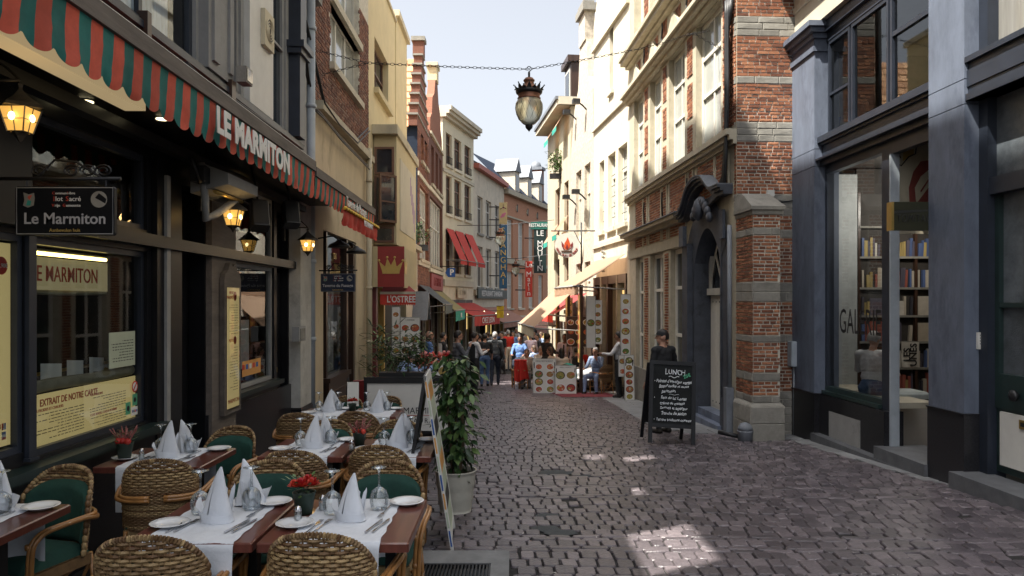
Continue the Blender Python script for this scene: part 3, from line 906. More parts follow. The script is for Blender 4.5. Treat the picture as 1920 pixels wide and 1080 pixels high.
# ------------------------------------------------------------------ drain pipe between the houses
def downpipe(name, label, F, px, w, zb, zt, r, m, group=None):
    t = F.thing(name, label, 'drain pipe', group, u=F.u(px, w), w=w)
    m_ = MB(m); m_.tube([(0,0,zb), (0,0,zt)], r, 10); m_.build('pipe', t)
    z = zb+.6
    while z < zt:
        m_ = MB(m); m_.lathe([(r*1.18,-.03), (r*1.25,0), (r*1.18,.03)], (0,0,z), 10); m_.build('collar', t); z += 1.15
    return t
downpipe('drain_pipe', 'pale blue grey drain pipe between the restaurant and the tan house', F1, 583, .14, -.5, 6.6, .065, ZINC)
mbx = F1.thing('meter_box', 'small grey steel meter box on the white pillar by the drain pipe', 'meter box', u=F1.u(560,.2), w=.163)
m_ = MB(OLDGREY); m_.box(-.12,.2, 0,.10, F1.z(556,640,.2), F1.z(556,612,.2)); m_.build('housing', mbx)
m_ = MB(STONEG); m_.box(-.08,.16,.101,.108, F1.z(556,636,.2), F1.z(556,616,.2)); m_.build('lid', mbx)

# ------------------------------------------------------------------ lanterns on brackets
def lantern(label, px, pz, x, sc_=1.0):
    d = FPX*(-x)/(960-px)
    z = EYE + (HOR-pz)/FPX*d
    t = thing('wall_lantern', label, 'lantern', (x, d, z), 0, 'lit lanterns on the restaurant front')
    h, w0, w1 = .20*sc_, .065*sc_, .11*sc_
    fr = MB(IRON)
    for sx_, sy_ in ((1,1), (1,-1), (-1,1), (-1,-1)):
        fr.tube([(sx_*w0, sy_*w0, -h/2), (sx_*w1, sy_*w1, h/2)], .007*sc_, 4)
    for zz, ww in ((-h/2, w0), (h/2, w1), (0, (w0+w1)/2)):
        fr.tube([(-ww,-ww,zz), (ww,-ww,zz), (ww,ww,zz), (-ww,ww,zz)], (.006 if zz else .003)*sc_, 4, closed=True)
    for s_ in (1, -1):
        fr.tube([(0, s_*w0, -h/2), (0, s_*w1, h/2)], .003, 4); fr.tube([(s_*w0, 0, -h/2), (s_*w1, 0, h/2)], .003, 4)
    fr.build('cage', t)
    for s_ in (1, -1):
        p = MB(LAMPGL); a, b = w0*.95, w1*.95
        p.quad((-a, s_*a, -h/2), (a, s_*a, -h/2), (b, s_*b, h/2), (-b, s_*b, h/2)); p.build('pane', t)
        p = MB(LAMPGL); p.quad((s_*a, -a, -h/2), (s_*a, a, -h/2), (s_*b, b, h/2), (s_*b, -b, h/2)); p.build('pane', t)
    bl = MB(LAMPHOT); bl.ball((0,-w1*.99,.01), (.030*sc_, .012, .036*sc_), 8); bl.ball((w1*.92,0,.01), (.012, .026*sc_, .034*sc_), 8); bl.build('bulb', t)
    rf = MB(IRON)
    rf.lathe([(w1*1.75, h/2), (w1*1.55, h/2+.02), (w1*1.0, h/2+.07*sc_), (w1*.55, h/2+.11*sc_), (w1*.2, h/2+.15*sc_), (.012, h/2+.17*sc_), (.018, h/2+.20*sc_), (0, h/2+.22*sc_)], n=4, sm=False); rf.build('roof', t)
    bs = MB(IRON); bs.lathe([(0, -h/2-.09*sc_), (.015, -h/2-.06*sc_), (.03, -h/2-.03*sc_), (w0*1.3, -h/2)], n=4, sm=False); bs.build('finial', t)
    br = MB(IRON)
    zt = h/2+.20*sc_
    wallx = xl(d) - x + .02
    br.tube([(wallx, 0, zt+.02), (0, 0, zt+.02)], .010, 5)
    br.tube([(wallx*(1-q) + .0, 0, zt+.02 + .11*math.sin(q*PI)) for q in [i/10 for i in range(11)]], .007, 4)
    br.tube([(wallx+.10+.05*math.cos(q)*(1-q/16), 0, zt+.10+.05*math.sin(q)*(1-q/16)) for q in [i*.6 for i in range(20)]], .006, 4)
    br.box(wallx-.02, wallx+.01, -.02, .02, zt-.16, zt+.14)
    br.build('bracket', t)
    ld = bpy.data.lights.new('lantern_light', 'POINT'); ld.energy = .5; ld.color = (1, .62, .22); ld.shadow_soft_size = .05
    lo = obj('lantern_light', ld, t, (w1*2.0, -w1*2.2, -.02))
    return t
lantern('large lit lantern with amber diamond panes above the black hanging name sign', 38, 226, -2.68, .66)
lantern('lit lantern on the wooden pillar above the tall framed menu case', 437, 409, -2.74, .76)
lantern('lit lantern on the white pillar beside the drain pipe', 577, 461, -2.77, .76)

# ------------------------------------------------------------------ hanging signs
def hanging_sign(name, label, c, wd, ht, rz, paint, title, arm):
    t = thing(name, label, 'hanging sign', c, rz)
    b = MB(paint); cut = .012
    b.extr([(-wd/2+cut,-ht/2), (wd/2-cut,-ht/2), (wd/2,-ht/2+cut), (wd/2,ht/2-cut), (wd/2-cut,ht/2), (-wd/2+cut,ht/2), (-wd/2,ht/2-cut), (-wd/2,-ht/2+cut)], -.014, .014)
    b.build('board', t)
    r = MB(OLDGREY); e = .008
    r.tube([(-wd/2+e,-.015,-ht/2+e), (wd/2-e,-.015,-ht/2+e), (wd/2-e,-.015,ht/2-e), (-wd/2+e,-.015,ht/2-e)], .0035, 4, closed=True); r.build('border', t)
    s = wd/.55
    GREYL = bpy.data.materials.get('grey sign lettering') or mat('grey sign lettering', (.42,.41,.42), rough=.5, var=.05, tint=.05)
    kw = dict(ex=.001)
    F_ = (PI/2, 0, 0)
    text(title, .088*s if len(title) < 13 else .062*s, GREYL, t, (0, -.0155, -.045*s), F_, bold=.0012, **kw)
    text('Aanbevolen huis', .026*s, GOLD, t, (0, -.0155, -.108*s), F_, **kw)
    for red, rest, x, z, sz in (('C', 'ommune', -.055, .098, .021), ('L', 'ibre', .022, .098, .021), ('I', 'lot', -.055, .066, .038), ('S', 'acré', .022, .066, .038), ('V', 'rije', -.058, .030, .023), ('G', 'emeente', .005, .030, .023)):
        text(red, sz*s, REDLT, t, (x*s, -.0155, z*s), F_, ax='RIGHT', **kw)
        text(rest, sz*s, WHITELT, t, (x*s+.002, -.0155, z*s), F_, ax='LEFT', **kw)
    em = MB(STONEG, paint, GREENA, REDST)
    disc(em, (.19*s, .064*s), .046*s, -.0158, 20, 0)
    em.poly([(.168*s, -.0165, .072*s), (.188*s, -.0165, .062*s), (.226*s, -.0165, .040*s), (.232*s, -.0165, .066*s), (.205*s, -.0165, .088*s), (.19*s, -.0165, .098*s)], 1)
    em.poly([(-.232*s, -.0158, .03*s), (-.205*s, -.0158, .018*s), (-.172*s, -.0158, .03*s), (-.166*s, -.0158, .07*s), (-.170*s, -.0158, .10*s), (-.20*s, -.0158, .092*s), (-.23*s, -.0158, .103*s), (-.224*s, -.0158, .06*s)], 0)
    em.poly([(-.215*s, -.0165, .03*s), (-.19*s, -.0165, .03*s), (-.185*s, -.0165, .055*s), (-.205*s, -.0165, .06*s)], 2)
    em.poly([(-.207*s, -.0165, .075*s), (-.195*s, -.0165, .062*s), (-.18*s, -.0165, .088*s), (-.2*s, -.0165, .085*s)], 3)
    em.build('emblem', t)
    ir = MB(IRON)
    ir.tube([(-arm, 0, ht/2+.045), (wd/2+.03, 0, ht/2+.045)], .011, 5)
    for x in (-wd*.4, wd*.4): ir.tube([(x, 0, ht/2-.01), (x, 0, ht/2+.05)], .006, 4)
    for k, (x0, d_) in enumerate(((-wd*.28, 1), (wd*.05, 1), (wd*.22, -1), (wd*.38, -1))):
        ir.tube([(x0 + d_*.05*math.cos(q)*(1-q/15), 0, ht/2+.09 + .035*math.sin(q)*(1-q/15)) for q in [i*.55 for i in range(20)]], .006, 4)
    ir.tube([(-wd*.3, 0, ht/2+.05), (-wd*.12, 0, ht/2+.15), (wd*.1, 0, ht/2+.14), (wd*.36, 0, ht/2+.05)], .007, 4)
    ir.build('bracket', t)
    return t
hanging_sign('name_sign', 'black hanging sign lettered Le Marmiton on a scrolled iron bracket', px3(124.5, 396, 4.2), .555, .275, 0.0, BLACKP, 'Le Marmiton', .48)
hanging_sign('tavern_sign', 'dark blue hanging sign lettered Taverne du Passage by the tan house', px3(634, 530, 11.0), .54, .27, -.20, NAVY, 'Taverne du Passage', .30)

# ------------------------------------------------------------------ tall framed menu case on the wooden pillar
mc = F1.thing('menu_case', 'tall wooden framed menu case with crested top between doorway and second window', 'menu case', u=(u(432)+u(400))/2, w=.065)
hw = (u(400)-u(432))/2
m_ = MB(GREYWOOD); m_.box(-hw, hw, 0, .05, .62, 2.03)
m_.extr([(-hw, 2.03), (hw, 2.03), (hw*.9, 2.09), (hw*.55, 2.13), (hw*.35, 2.21), (0, 2.17), (-hw*.35, 2.21), (-hw*.55, 2.13), (-hw*.9, 2.09)], .0, .05); m_.build('case', mc)
m_ = MB(CREAMLIT, BLKLT, REDLT); m_.box(-hw+.07, hw-.07, .051, .056, .68, 1.95)
print_lines(m_, -hw+.12, hw-.12, .85, 1.33, .0572, 16, .24, 1); print_lines(m_, -hw+.12, hw-.12, 1.45, 1.78, .0572, 12, .24, 1)
disc(m_, (-hw+.2, 1.86), .05, .0575, m=2); disc(m_, (-hw+.2, 1.39), .045, .0575, m=2); m_.build('menu_sheet', mc)
ftext(F1, mc, 'MENU\nMARMITON', .05, REDLT, .06, .058, 1.87, ex=.001); ftext(F1, mc, 'MENU', .05, REDLT, .07, .058, 1.39, ex=.001); ftext(F1, mc, 'MARMITON', .06, REDLT, 0, .058, .75, ex=.001)
m_ = MB(GLASS); m_.quad((hw-.06,.062,.67), (-hw+.06,.062,.67), (-hw+.06,.062,1.96), (hw-.06,.062,1.96)); m_.build('pane', mc)

# loudspeakers under the awning
for px, py, lab in ((486, 404, 'black loudspeaker hanging under the awning in front of the second window'), (545, 402, 'black loudspeaker hanging under the awning beside the white pillar')):
    x = -2.62; d = FPX*(-x)/(960-px); z = EYE+(HOR-py)/FPX*d
    s = thing('loudspeaker', lab, 'loudspeaker', (x, d, z), .5, 'loudspeakers under the awning')
    m_ = MB(IRON); m_.M = Matrix.Rotation(-.35, 4, 'X'); m_.cbox(-.09,.09,-.09,.09,-.15,.15,.02); m_.build('cabinet', s)
    m_ = MB(DARKIN); m_.M = Matrix.Rotation(-.35, 4, 'X'); m_.box(-.075,.075,-.096,-.0905,-.13,.13); m_.build('grille', s)
    m_ = MB(IRON); m_.tube([(0,.05,.12), (-.02,.06,.3), (-.1,.06,.62)], .012, 5); m_.build('bracket', s)
hl = F1.thing('awning_heater', 'grey slanted heater hood with wiring under the awning above the doorway', 'heater', u=F1.u(410,.3), w=.3)
m_ = MB(OLDGREY); m_.extr([(-.12, 2.78), (.22, 2.86), (.22, 2.96), (-.02, 3.05), (-.12, 2.95)], -.45, .35, axis='x'); m_.build('hood', hl)
m_ = MB(BRASS, IRON); m_.tube([(-.4,.08,2.80), (.3,.08,2.80)], .018, 6); m_.build('heating_rod', hl)
m_ = MB(IRON); m_.tube([(.2,0,2.95), (.42,.04,3.0), (.5,.02,2.85), (.62,.0,3.05)], .018, 5); m_.box(.36,.5,-.06,.06,2.86,3.0); m_.build('wiring', hl)
# ------------------------------------------------------------------ tan and brick house (second on the left)
F2 = Fac((xl(16.5), 16.5), (xl(11.83), 11.83))
L2 = F2.thing('brick_house', 'tan rendered house with brown brick upper floor and beige mullioned window', 'building')
u = F2.u
sh2 = (u(668), u(606), -.8, 3.0)
wl = MB(TAN, BRICKD, MORTAR)
wall(wl, 0, F2.L, -1, 4.86, [sh2], dep=.25)
uw2 = (u(673), u(619), 5.92, 6.98); uw3 = (u(673), u(619), 7.12, 8.4)
wall(wl, 0, F2.L, 4.86, 18.4, [uw2, uw3], dep=.2, m=2)
body(wl, 0, F2.L, -1, 18.4, 9, 0)
wl.build('wall', L2)
bk = MB(BRICKD); bricks_into(bk, 0, F2.L, 5.02, 7.9, 0, holes=[uw2, uw3], course=.07); bk.build('brickwork', L2, kind='stuff')
lg = MB(SAND); lg.box(-.02, F2.L, 0, .14, 4.86, 5.0); lg.build('ledge', L2)
sl = MB(WHITER); sl.box(uw2[0]-.1, uw2[1]+.1, 0, .10, 5.80, 5.92); sl.box(uw2[0]-.05, uw2[1]+.05, -.1, .08, 6.98, 7.12); sl.build('sill', L2)
for h in (uw2, uw3): window(L2, h[0], h[1], h[2], h[3], -.10, WHITEFR, PANEL_, cols=3, fr=.05, bar=.09)
fr = MB(DARKWOOD, DARKIN, BLACKP)
fr.box(sh2[0], sh2[1], -.9, -.85, -.8, 3.0, 1)
fr.build('dark_shop_room', L2)
dwf = MB(DARKWOOD)
a, b = sh2[0], sh2[1]
dwf.box(a, a+.14, -.15, -.03, -.8, 3.0); dwf.box(b-.10, b, -.15, -.03, -.8, 3.0); dwf.box(a, b, -.15, -.02, 2.06, 2.16)
ug = u(614); dwf.box(ug-.09, ug, -.16, -.02, -.8, 3.0)
ul_ = u(652)
dwf.box(ul_-.14, ul_, -.16, -.02, -.8, 3.0); dwf.box(ul_, ug, -.14, .03, -.7, .42); dwf.box(ul_-.05, ug+.05, -.1, .06, .42, .50)
dwf.box(ul_+.25, ug-.25, .03, .045, -.5, .25)
so = dwf.build('shopfront', L2)
p = MB(GLASS); p.quad((ug,-.08,.5), (ul_,-.08,.5), (ul_,-.08,2.06), (ug,-.08,2.06)); p.build('pane', so)
p = MB(GLASS); p.quad((ug,-.08,2.16), (ul_,-.08,2.16), (ul_,-.08,3.0), (ug,-.08,3.0)); p.build('pane', so)
c = MB(CLOTHW); c.grid(lambda s, t: (ul_+.05+(ug-ul_-.1)*s, -.3+.05*math.sin(s*60), .5+1.6*t), 60, 2); c.build('curtain', so)
for (tx, z, s_) in (('DU', 2.62, .16), ('PASSAGE', 2.30, .20)): ftext(F2, so, tx, s_, GOLD, (ug+ul_)/2, -.06, z)
# second stretch of awning, yellow under-valance
ua, ub = F2.u(702, .75), F2.u(591, .75)
A2 = F2.thing('striped_awning', 'small striped awning with red lower valance and yellow edging before the tan house', 'awning')
m_ = MB(GREYWOOD); m_.box(ua, ub, .66, .77, 3.30, 3.41); m_.build('front_board', A2)
scallop_valance(F2, A2, ua, ub, .75, 3.295, .20, 34, (REDST, GREENST))
scallop_valance(F2, A2, ua, ub-1.3, .80, 3.08, .17, 16, (RED,), 'lower_valance', amp=.02)
m_ = MB(mat('yellow braid', (.75,.48,.05), rough=.7)); m_.tube([(ua+(ub-1.3-ua)*i/48, .82, 3.075+.025*abs(math.sin(i*PI/3))) for i in range(49)], .022, 5); m_.build('edging', A2)
m_ = MB(REDDK); m_.quad((ua,.7,3.42), (ub,.7,3.42), (ub,.06,3.52), (ua,.06,3.52)); m_.build('canopy_cloth', A2)
ftext(F2, A2, 'Taverne du Passage', .19, WHITELT, (ua+ub)/2-.2, .81, 3.20)
ftext(F2, A2, 'RESTAURANT', .12, WHITELT, ua+1.2, .87, 3.0)
downpipe('drain_pipe', 'beige drain pipe between the tan house and the yellow house', F2, 692, .10, -.8, 5.1, .06, CREAM)
for px in (636, 668):
    s = F2.thing('shade_lamp', 'black dish lamp over the %s side of the tan house shopfront' % ('near' if px == 636 else 'far'), 'lamp', 'dish lamps over the tan house shopfront', u=F2.u(px, .35), w=.35, z=2.72)
    m_ = MB(IRON); m_.lathe([(.19,-.05), (.16,0), (.06,.05), (.03,.08)], n=12); m_.build('shade', s)
    m_ = MB(IRON); m_.tube([(0,0,.07), (0,-.1,.14), (0,-.34,.1)], .012, 5); m_.build('arm', s)

# ------------------------------------------------------------------ yellow house with a jutting bay
F3 = Fac((xl(22.9), 22.9), (xl(16.5), 16.5))
L3 = F3.thing('yellow_house', 'pale yellow rendered house with a jutting glazed bay and concrete slab', 'building')
u = F3.u
yw = (u(728), u(702), 6.75, 7.95)
gs = (u(765), u(698), -1.2, 2.95)
wl = MB(YELLOW)
wall(wl, 0, F3.L, -1.4, 9.5, [yw, gs], dep=.30)
body(wl, 0, F3.L, -1.4, 9.5, 8, 0)
wl.box(0, u(741), .0, .02, 5.9, 9.7)
wl.build('wall', L3)
m_ = MB(CREAM); m_.box(u(741), F3.L, -.1, .05, 9.5, 9.58); m_.box(-.05, u(741), -.1, .12, 9.7, 9.86); m_.build('parapet_cap', L3)
m_ = MB(YELLOW); m_.box(yw[0]-.1, yw[1]+.1, 0, .12, 6.62, 6.75); m_.build('sill', L3)
window(L3, yw[0], yw[1], yw[2], yw[3], -.14, BROWNF, PANE, cols=2, rows=(.5,), fr=.07)
ua, ub = u(787, .58)-.0, F3.u(697, 0)
sb = MB(CREAM); sb.box(ua+.2, ub, 0, .58, 5.62, 5.83); sb.build('concrete_slab', L3)
ba, bb = ua+.5, ub-.15
bay = MB(YELLOW, DARKIN); bay.box(ba, bb-.06, 0.01, .53, 3.12, 5.618); by = bay.build('bay', L3)
# camera-facing side of the bay: brown casements
F3b = MB(BROWNF)
def bayframe(z0, z1, y0, y1):
    o = MB(BROWNF); f = .05
    x0, x1 = bb-.055, bb-.005
    o.box(x0, x1, y0, y1, z0, z0+f); o.box(x0, x1, y0, y1, z1-f, z1); o.box(x0, x1, y0, y0+f, z0+f, z1-f); o.box(x0, x1, y1-f, y1, z0+f, z1-f)
    w_ = o.build('bay_window', L3)
    p = MB(PANE); p.quad((x1-.03,y0+f,z0+f), (x1-.03,y1-f,z0+f), (x1-.03,y1-f,z1-f), (x1-.03,y0+f,z1-f)); p.build('pane', w_)
bayframe(4.72, 5.35, .03, .48); bayframe(3.55, 4.70, .03, .50); bayframe(3.16, 3.53, .03, .48)
cs = MB(BROWNF); x0 = bb+.1
cs.M = Matrix.Translation((bb, .52, 0)) @ Matrix.Rotation(-.7, 4, 'Z')
for q in ((0,.5,3.6,3.65), (0,.5,4.63,4.68), (0,.045,3.65,4.63), (.455,.5,3.65,4.63), (.045,.455,4.05,4.08)): cs.box(q[0], q[1], 0, .04, q[2], q[3])
co = cs.build('open_casement', L3)
p = MB(PANE); p.M = cs.M; p.quad((.045,.02,3.65), (.455,.02,3.65), (.455,.02,4.63), (.045,.02,4.63)); p.build('pane', co)
bn = MB(WHITER, mat('violet print', (.35,.22,.42), rough=.7)); bn.box(ba+.3, bb-.6, .53, .545, 3.5, 5.2)
for q in range(5): bn.box(ba+.4+q*.22, ba+.52+q*.22, .546, .549, 3.7+.22*q, 4.3+.19*q, 1)
bn.build('banner', L3)
gm = MB(DARKIN, mat('maroon wood', (.13,.025,.03), rough=.5), GOLD)
gm.box(gs[0], gs[1], -.31, -.29, -1.2, 2.95); gm.build('dark_shop_room', L3)
gm = MB(GOLD, bpy.data.materials['maroon wood']); gm.box(gs[1]-.28, gs[1]-.04, -.1, .08, -1.2, 2.2, 1); gm.box(gs[1]-.40, gs[1]-.28, -.1, .05, -1.2, 2.2, 0); gm.box(gs[1]-1.5, gs[1]-1.35, -.1, .05, -1.3, 2.2, 0); gm.build('door_columns', L3)
# crown sign box below the bay
d = 16.9
cr = thing('crown_sign', 'maroon box sign with a gold crown hanging below the yellow house bay', 'sign', px3(733, 500, d), 0)
hw, hh = 25/FPX*d, 38/FPX*d
m_ = MB(CRIMSON); m_.box(-hw, hw, 0, .03, -hh, hh); m_.build('front_panel', cr)
m_ = MB(YELLOW); m_.box(-hw-.12, -hw-.002, .0, .9, -hh, hh); m_.box(hw-.02, hw+.0, .032, 2.2, -hh-.02, hh-.03); m_.build('side_panel', cr)
m_ = MB(GOLD)
m_.extr([(-.19,-.16), (.19,-.16), (.20,-.10), (.27,.12), (.13,.0), (.085,.19), (.0,.03), (-.085,.19), (-.13,.0), (-.27,.12), (-.20,-.10)], -.012, .0)
for x, z in ((.27,.14), (.085,.21), (-.085,.21), (-.27,.14)): m_.ball((x,-.005,z), (.03,.012,.03), 8)
m_.build('crown', cr)
m_ = MB(GOLD); m_.extr([(.06,-.16), (.34,-.16), (.42,.13), (.26,-.02), (.2,.2), (.14,-.02), (-.02,.13)], hw, hw+.01, axis='x'); m_.build('crown', cr)
# little red awning facing the camera
ra = thing('shop_awning', 'small red awning with white lettering and pinked edge under the crown sign', 'awning', px3(747, 560, 17.2), 0)
hw = 33/FPX*17.2
m_ = MB(RED)
n = 20
for i in range(n):
    x0, x1 = -hw+2*hw*i/n, -hw+2*hw*(i+1)/n
    m_.poly([(x0,-.10,.10), (x1,-.10,.10), (x1,-.10,-.12), ((x0+x1)/2,-.10,-.16), (x0,-.10,-.12)], 0, .5)
m_.build('valance', ra)
m_ = MB(WHITER); m_.box(-hw, hw, -.11, -.06, .10, .16); m_.build('white_band', ra)
m_ = MB(REDDK); m_.quad((-hw,-.06,.16), (hw,-.06,.16), (hw-.3,.6,.36), (-hw,.6,.36)); m_.build('canopy_cloth', ra)
text('L\'OSTREE', .21, WHITELT, ra, (.08, -.115, -.02), sx=.75, bold=.004)

# ------------------------------------------------------------------ low grey shop with an arched door
F4 = Fac((xl(25.9), 25.9), (xl(22.9), 22.9))
L4 = F4.thing('low_grey_shop', 'low grey plastered shop with pointed arch doorway beneath the tiled roof', 'building')
wl = MB(GREYR)
wall(wl, 0, F4.L, -1.5, 3.5, [(.5, 1.5, -1.2, 1.5)], dep=.3); body(wl, 0, F4.L, -1.5, 3.5, 8, 0); wl.build('wall', L4)
m_ = MB(GREENA); m_.box(.5, 1.5, -.3, -.25, -1.2, 1.5); m_.build('door', L4)
m_ = MB(LEAD); m_.extr([(.35,1.2), (.45,1.2), (1.0,1.95), (1.55,1.2), (1.65,1.2), (1.0,2.15)], 0, .5); m_.build('arch_hood', L4)
m_ = MB(SAND); m_.box(0, F4.L, 0, .2, 3.5, 3.65); m_.build('cornice', L4)

# ------------------------------------------------------------------ generic far facades
def facade(F, name, label, wm, z1, holes, fm, pm, sill=None, z0=-2, depth=8, cols=2, rows=(.65,), dep=.18, body_=True, bricks=None):
    t = F.thing(name, label, 'building')
    w_ = MB(wm, MORTAR)
    wall(w_, 0, F.L, z0, z1, holes, dep=dep, m=1 if bricks else 0)
    if body_: body(w_, 0, F.L, z0, z1, depth, 0)
    w_.build('wall', t)
    for h in holes:
        if h[3]-h[2] > 3.2 or len(h) > 4: continue
        wo = window(t, h[0], h[1], h[2], h[3], -dep+.07, fm, pm, cols=cols, rows=rows, fr=.07, bar=.05)
        if sill:
            s_ = MB(sill); s_.box(h[0]-.08, h[1]+.08, -.03, .09, h[2]-.12, h[2]); s_.build('sill', wo)
    return t
SHOPLIT = emit_mat('lit shop strip', (.6,.42,.15), .35, (1.0,.7,.25))
def shop(F, t, u0, u1, z0, z1, seed=0):
    """dark shop opening with posts and hanging bits"""
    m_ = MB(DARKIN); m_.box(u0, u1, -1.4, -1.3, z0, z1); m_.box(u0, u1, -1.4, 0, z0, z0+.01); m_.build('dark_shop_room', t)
    for q in range(max(1, int((u1-u0)/1.6))):
        a = u0+.35+q*1.6+R.uniform(0, .4); h = R.uniform(.9, 1.5)
        li = MB(SHOPLIT); li.box(a, a+R.uniform(.12, .22), -.16, -.10, z1-.5-h, z1-.45); li.build('lit_menu_strip', t)
        wi = MB(R.choice((CREAM, CRIMSON, STONEG, GREENA))); wi.box(a+.45, a+.75, -.2, -.15, z0+.9, z0+1.9); wi.build('menu_panel', t)
    ps = MB(DARKWOOD, STONEG, GOLD)
    uu = u0
    k = 0
    while uu < u1:
        ps.box(uu, uu+.14, -.12, .04, z0, z1, k % 2); uu += R.uniform(.8, 1.3); k += 1
    ps.box(u0, u1, -.1, .03, z1-.25, z1, 0)
    ps.build('shopfront', t)
# brick house with the stepped gable
F5 = Fac((-3.28, 29.4), (-3.28, 25.9))
u = F5.u
ap = 1.9
win5 = [(.25, 2.9, 3.35, 6.0), (.5, 1.3, 6.9, 8.3), (1.7, 2.5, 6.9, 8.6)]
G1 = facade(F5, 'stepped_gable_house', 'dark red brick house with stepped gable and orange tiled roof', BRICKD, 7.9, win5+[(.2, 3.2, -1.6, 2.2)], WHITEFR, PANEL_, SAND, cols=3, rows=(.6,), bricks=None)
st = MB(BRICKD, STONEG)
hw0 = 1.75
for i in range(7):
    hw = hw0*(1-i/7.2)
    zz = 7.9 + i*.42
    st.box(ap-hw, ap+hw, -.30, .002, zz, zz+.42); st.box(ap-hw-.05, ap+hw+.05, -.34, .04, zz+.36, zz+.425, 1)
st.box(ap-.22, ap+.22, -.35, .05, 10.84, 11.4); st.box(ap-.28, ap+.28, -.4, .1, 11.35, 11.5, 1)
st.build('stepped_gable', G1)
bk = MB(BRICKD); bricks_into(bk, 0, F5.L, 2.3, 7.85, 0, holes=win5, course=.09, L=.3, proud=.01); bk.build('brickwork', G1, kind='stuff')
m_ = MB(WHITER); m_.box(0, F5.L, 0, .06, 6.2, 6.35); m_.box(0, F5.L, 0, .06, 3.1, 3.25); m_.build('string_course', G1)
sw = MB(SLATE); sw.quad((F5.L+.01,0,-1.5), (F5.L+.01,-8,-1.5), (F5.L+.01,-8,7.9), (F5.L+.01,0,7.9)); sw.build('slate_side_wall', G1)
rf = MB(ROOFT)
rows_ = 10
for i in range(rows_):
    for j in range(18):
        a0, a1 = F5.L+.1-(F5.L+.1-ap)*i/rows_, F5.L+.1-(F5.L+.1-ap)*(i+1.12)/rows_
        z0, z1 = 7.85+2.9*i/rows_, 7.85+2.9*(i+1.12)/rows_
        w0, w1 = -.3-j*.28, -.3-(j+.93)*.28
        t = R.random(); lift = .035
        k = rf.pts([(a0, w0, z0+lift), (a0, w1, z0+lift), (a1, w1, z1-.03), (a1, w0, z1-.03), (a0, w0, z0), (a0, w1, z0)])
        rf.face((k, k+1, k+2, k+3), 0, False, t); rf.face((k+4, k+5, k+1, k), 0, False, t)
rf.build('roof_tiles', G1, kind='stuff')
m_ = MB(ROOFT); m_.quad((ap,-.3,10.7), (0,-.3,7.9), (0,-6,7.9), (ap,-6,10.7)); m_.quad((F5.L,-.3,7.84), (F5.L,-6,7.84), (ap,-6,10.7), (ap,-.3,10.7)); m_.build('roof', G1)
shop(F5, G1, .2, 3.2, -1.6, 2.2)
# flower box and plant
# second gabled brick house
F6 = Fac((-3.2, 34.5), (-3.28, 29.41))
win6 = [(.5, 1.4, 6.6, 8.2), (1.9, 2.8, 6.6, 8.2), (3.4, 4.3, 6.6, 8.2), (.35, 4.7, 3.3, 6.05)]
G2 = facade(F6, 'gabled_brick_house', 'brick house with a rounded gable and yellow finial beside the stepped gable', BRICKD, 8.6, win6+[(.2, 4.8, -1.7, 2.2)], WHITEFR, PANEL_, SAND, cols=5, rows=(.6,))
m_ = MB(BRICKD, SAND, YELLOW)
prof = [(.3,8.6), (.4,9.2), (.9,9.5), (1.1,10.2), (1.7,10.5), (2.1,11.2), (2.9,11.2), (3.3,10.5), (3.9,10.2), (4.1,9.5), (4.6,9.2), (4.7,8.6)]
m_.extr(prof, -.3, .002); m_.box(2.15, 2.85, -.35, .05, 11.2, 11.8, 2); m_.box(2.05, 2.95, -.4, .1, 11.8, 11.95, 1)
m_.box(.2, 4.8, 0, .08, 8.5, 8.62, 1); m_.build('rounded_gable', G2)
m_ = MB(WHITER, CRIMSON); m_.box(0, F6.L, 0, .06, 6.25, 6.4); m_.box(0, F6.L, 0, .08, 3.0, 3.15); m_.box(.3, 4.6, .0, .05, 2.3, 2.95, 1); m_.build('string_course', G2)
ftext(F6, G2, 'LA FRITERIE', .5, REDDK, 2.5, .06, 2.62)
shop(F6, G2, .2, 4.8, -1.7, 2.2)
# cream three-storey house
F7 = Fac((-2.016, 39.2), (-3.2, 34.5))
u = F7.u
cols7 = [(u(847), u(836)), (u(865), u(852)), (u(883), u(871))]
win7 = []
for a, b in cols7:
    win7 += [(a, b, 8.25, 9.75), (a, b, 5.95, 7.75), (a, b, 3.15, 5.2)]
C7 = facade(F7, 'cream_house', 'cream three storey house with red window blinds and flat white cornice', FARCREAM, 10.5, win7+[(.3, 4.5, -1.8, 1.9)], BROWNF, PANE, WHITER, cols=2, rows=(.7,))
m_ = MB(WHITER)
for z0, z1, w in ((10.35, 10.5, .2), (10.5, 10.65, .35), (10.65, 10.85, .45)): m_.box(-.1, F7.L+.1, -.2, w, z0, z1)
m_.box(0, F7.L, 0, .06, 7.85, 8.0); m_.box(0, F7.L, 0, .10, 2.55, 2.85); m_.build('cornice', C7)
for a, b in cols7:
    for z in (8.25, 5.95):
        m_ = MB(IRON)
        m_.tube([(a+.05,.06,z+.38), (b-.05,.06,z+.38)], .02, 4); m_.tube([(a+.05,.06,z+.08), (b-.05,.06,z+.08)], .02, 4)
        for i in range(6): m_.tube([(a+.1+(b-a-.2)*i/5,.06,z+.08), (a+.1+(b-a-.2)*i/5,.06,z+.38)], .012, 4)
        m_.build('window_railing', C7)
m_ = MB(CREAM); m_.box(1.6, 3.0, .1, .14, 1.98, 2.5); m_.build('name_panel', C7)
ftext(F7, C7, 'LE PAIN', .3, SAND, 2.3, .15, 2.25)
shop(F7, C7, .3, 4.5, -1.8, 1.9)
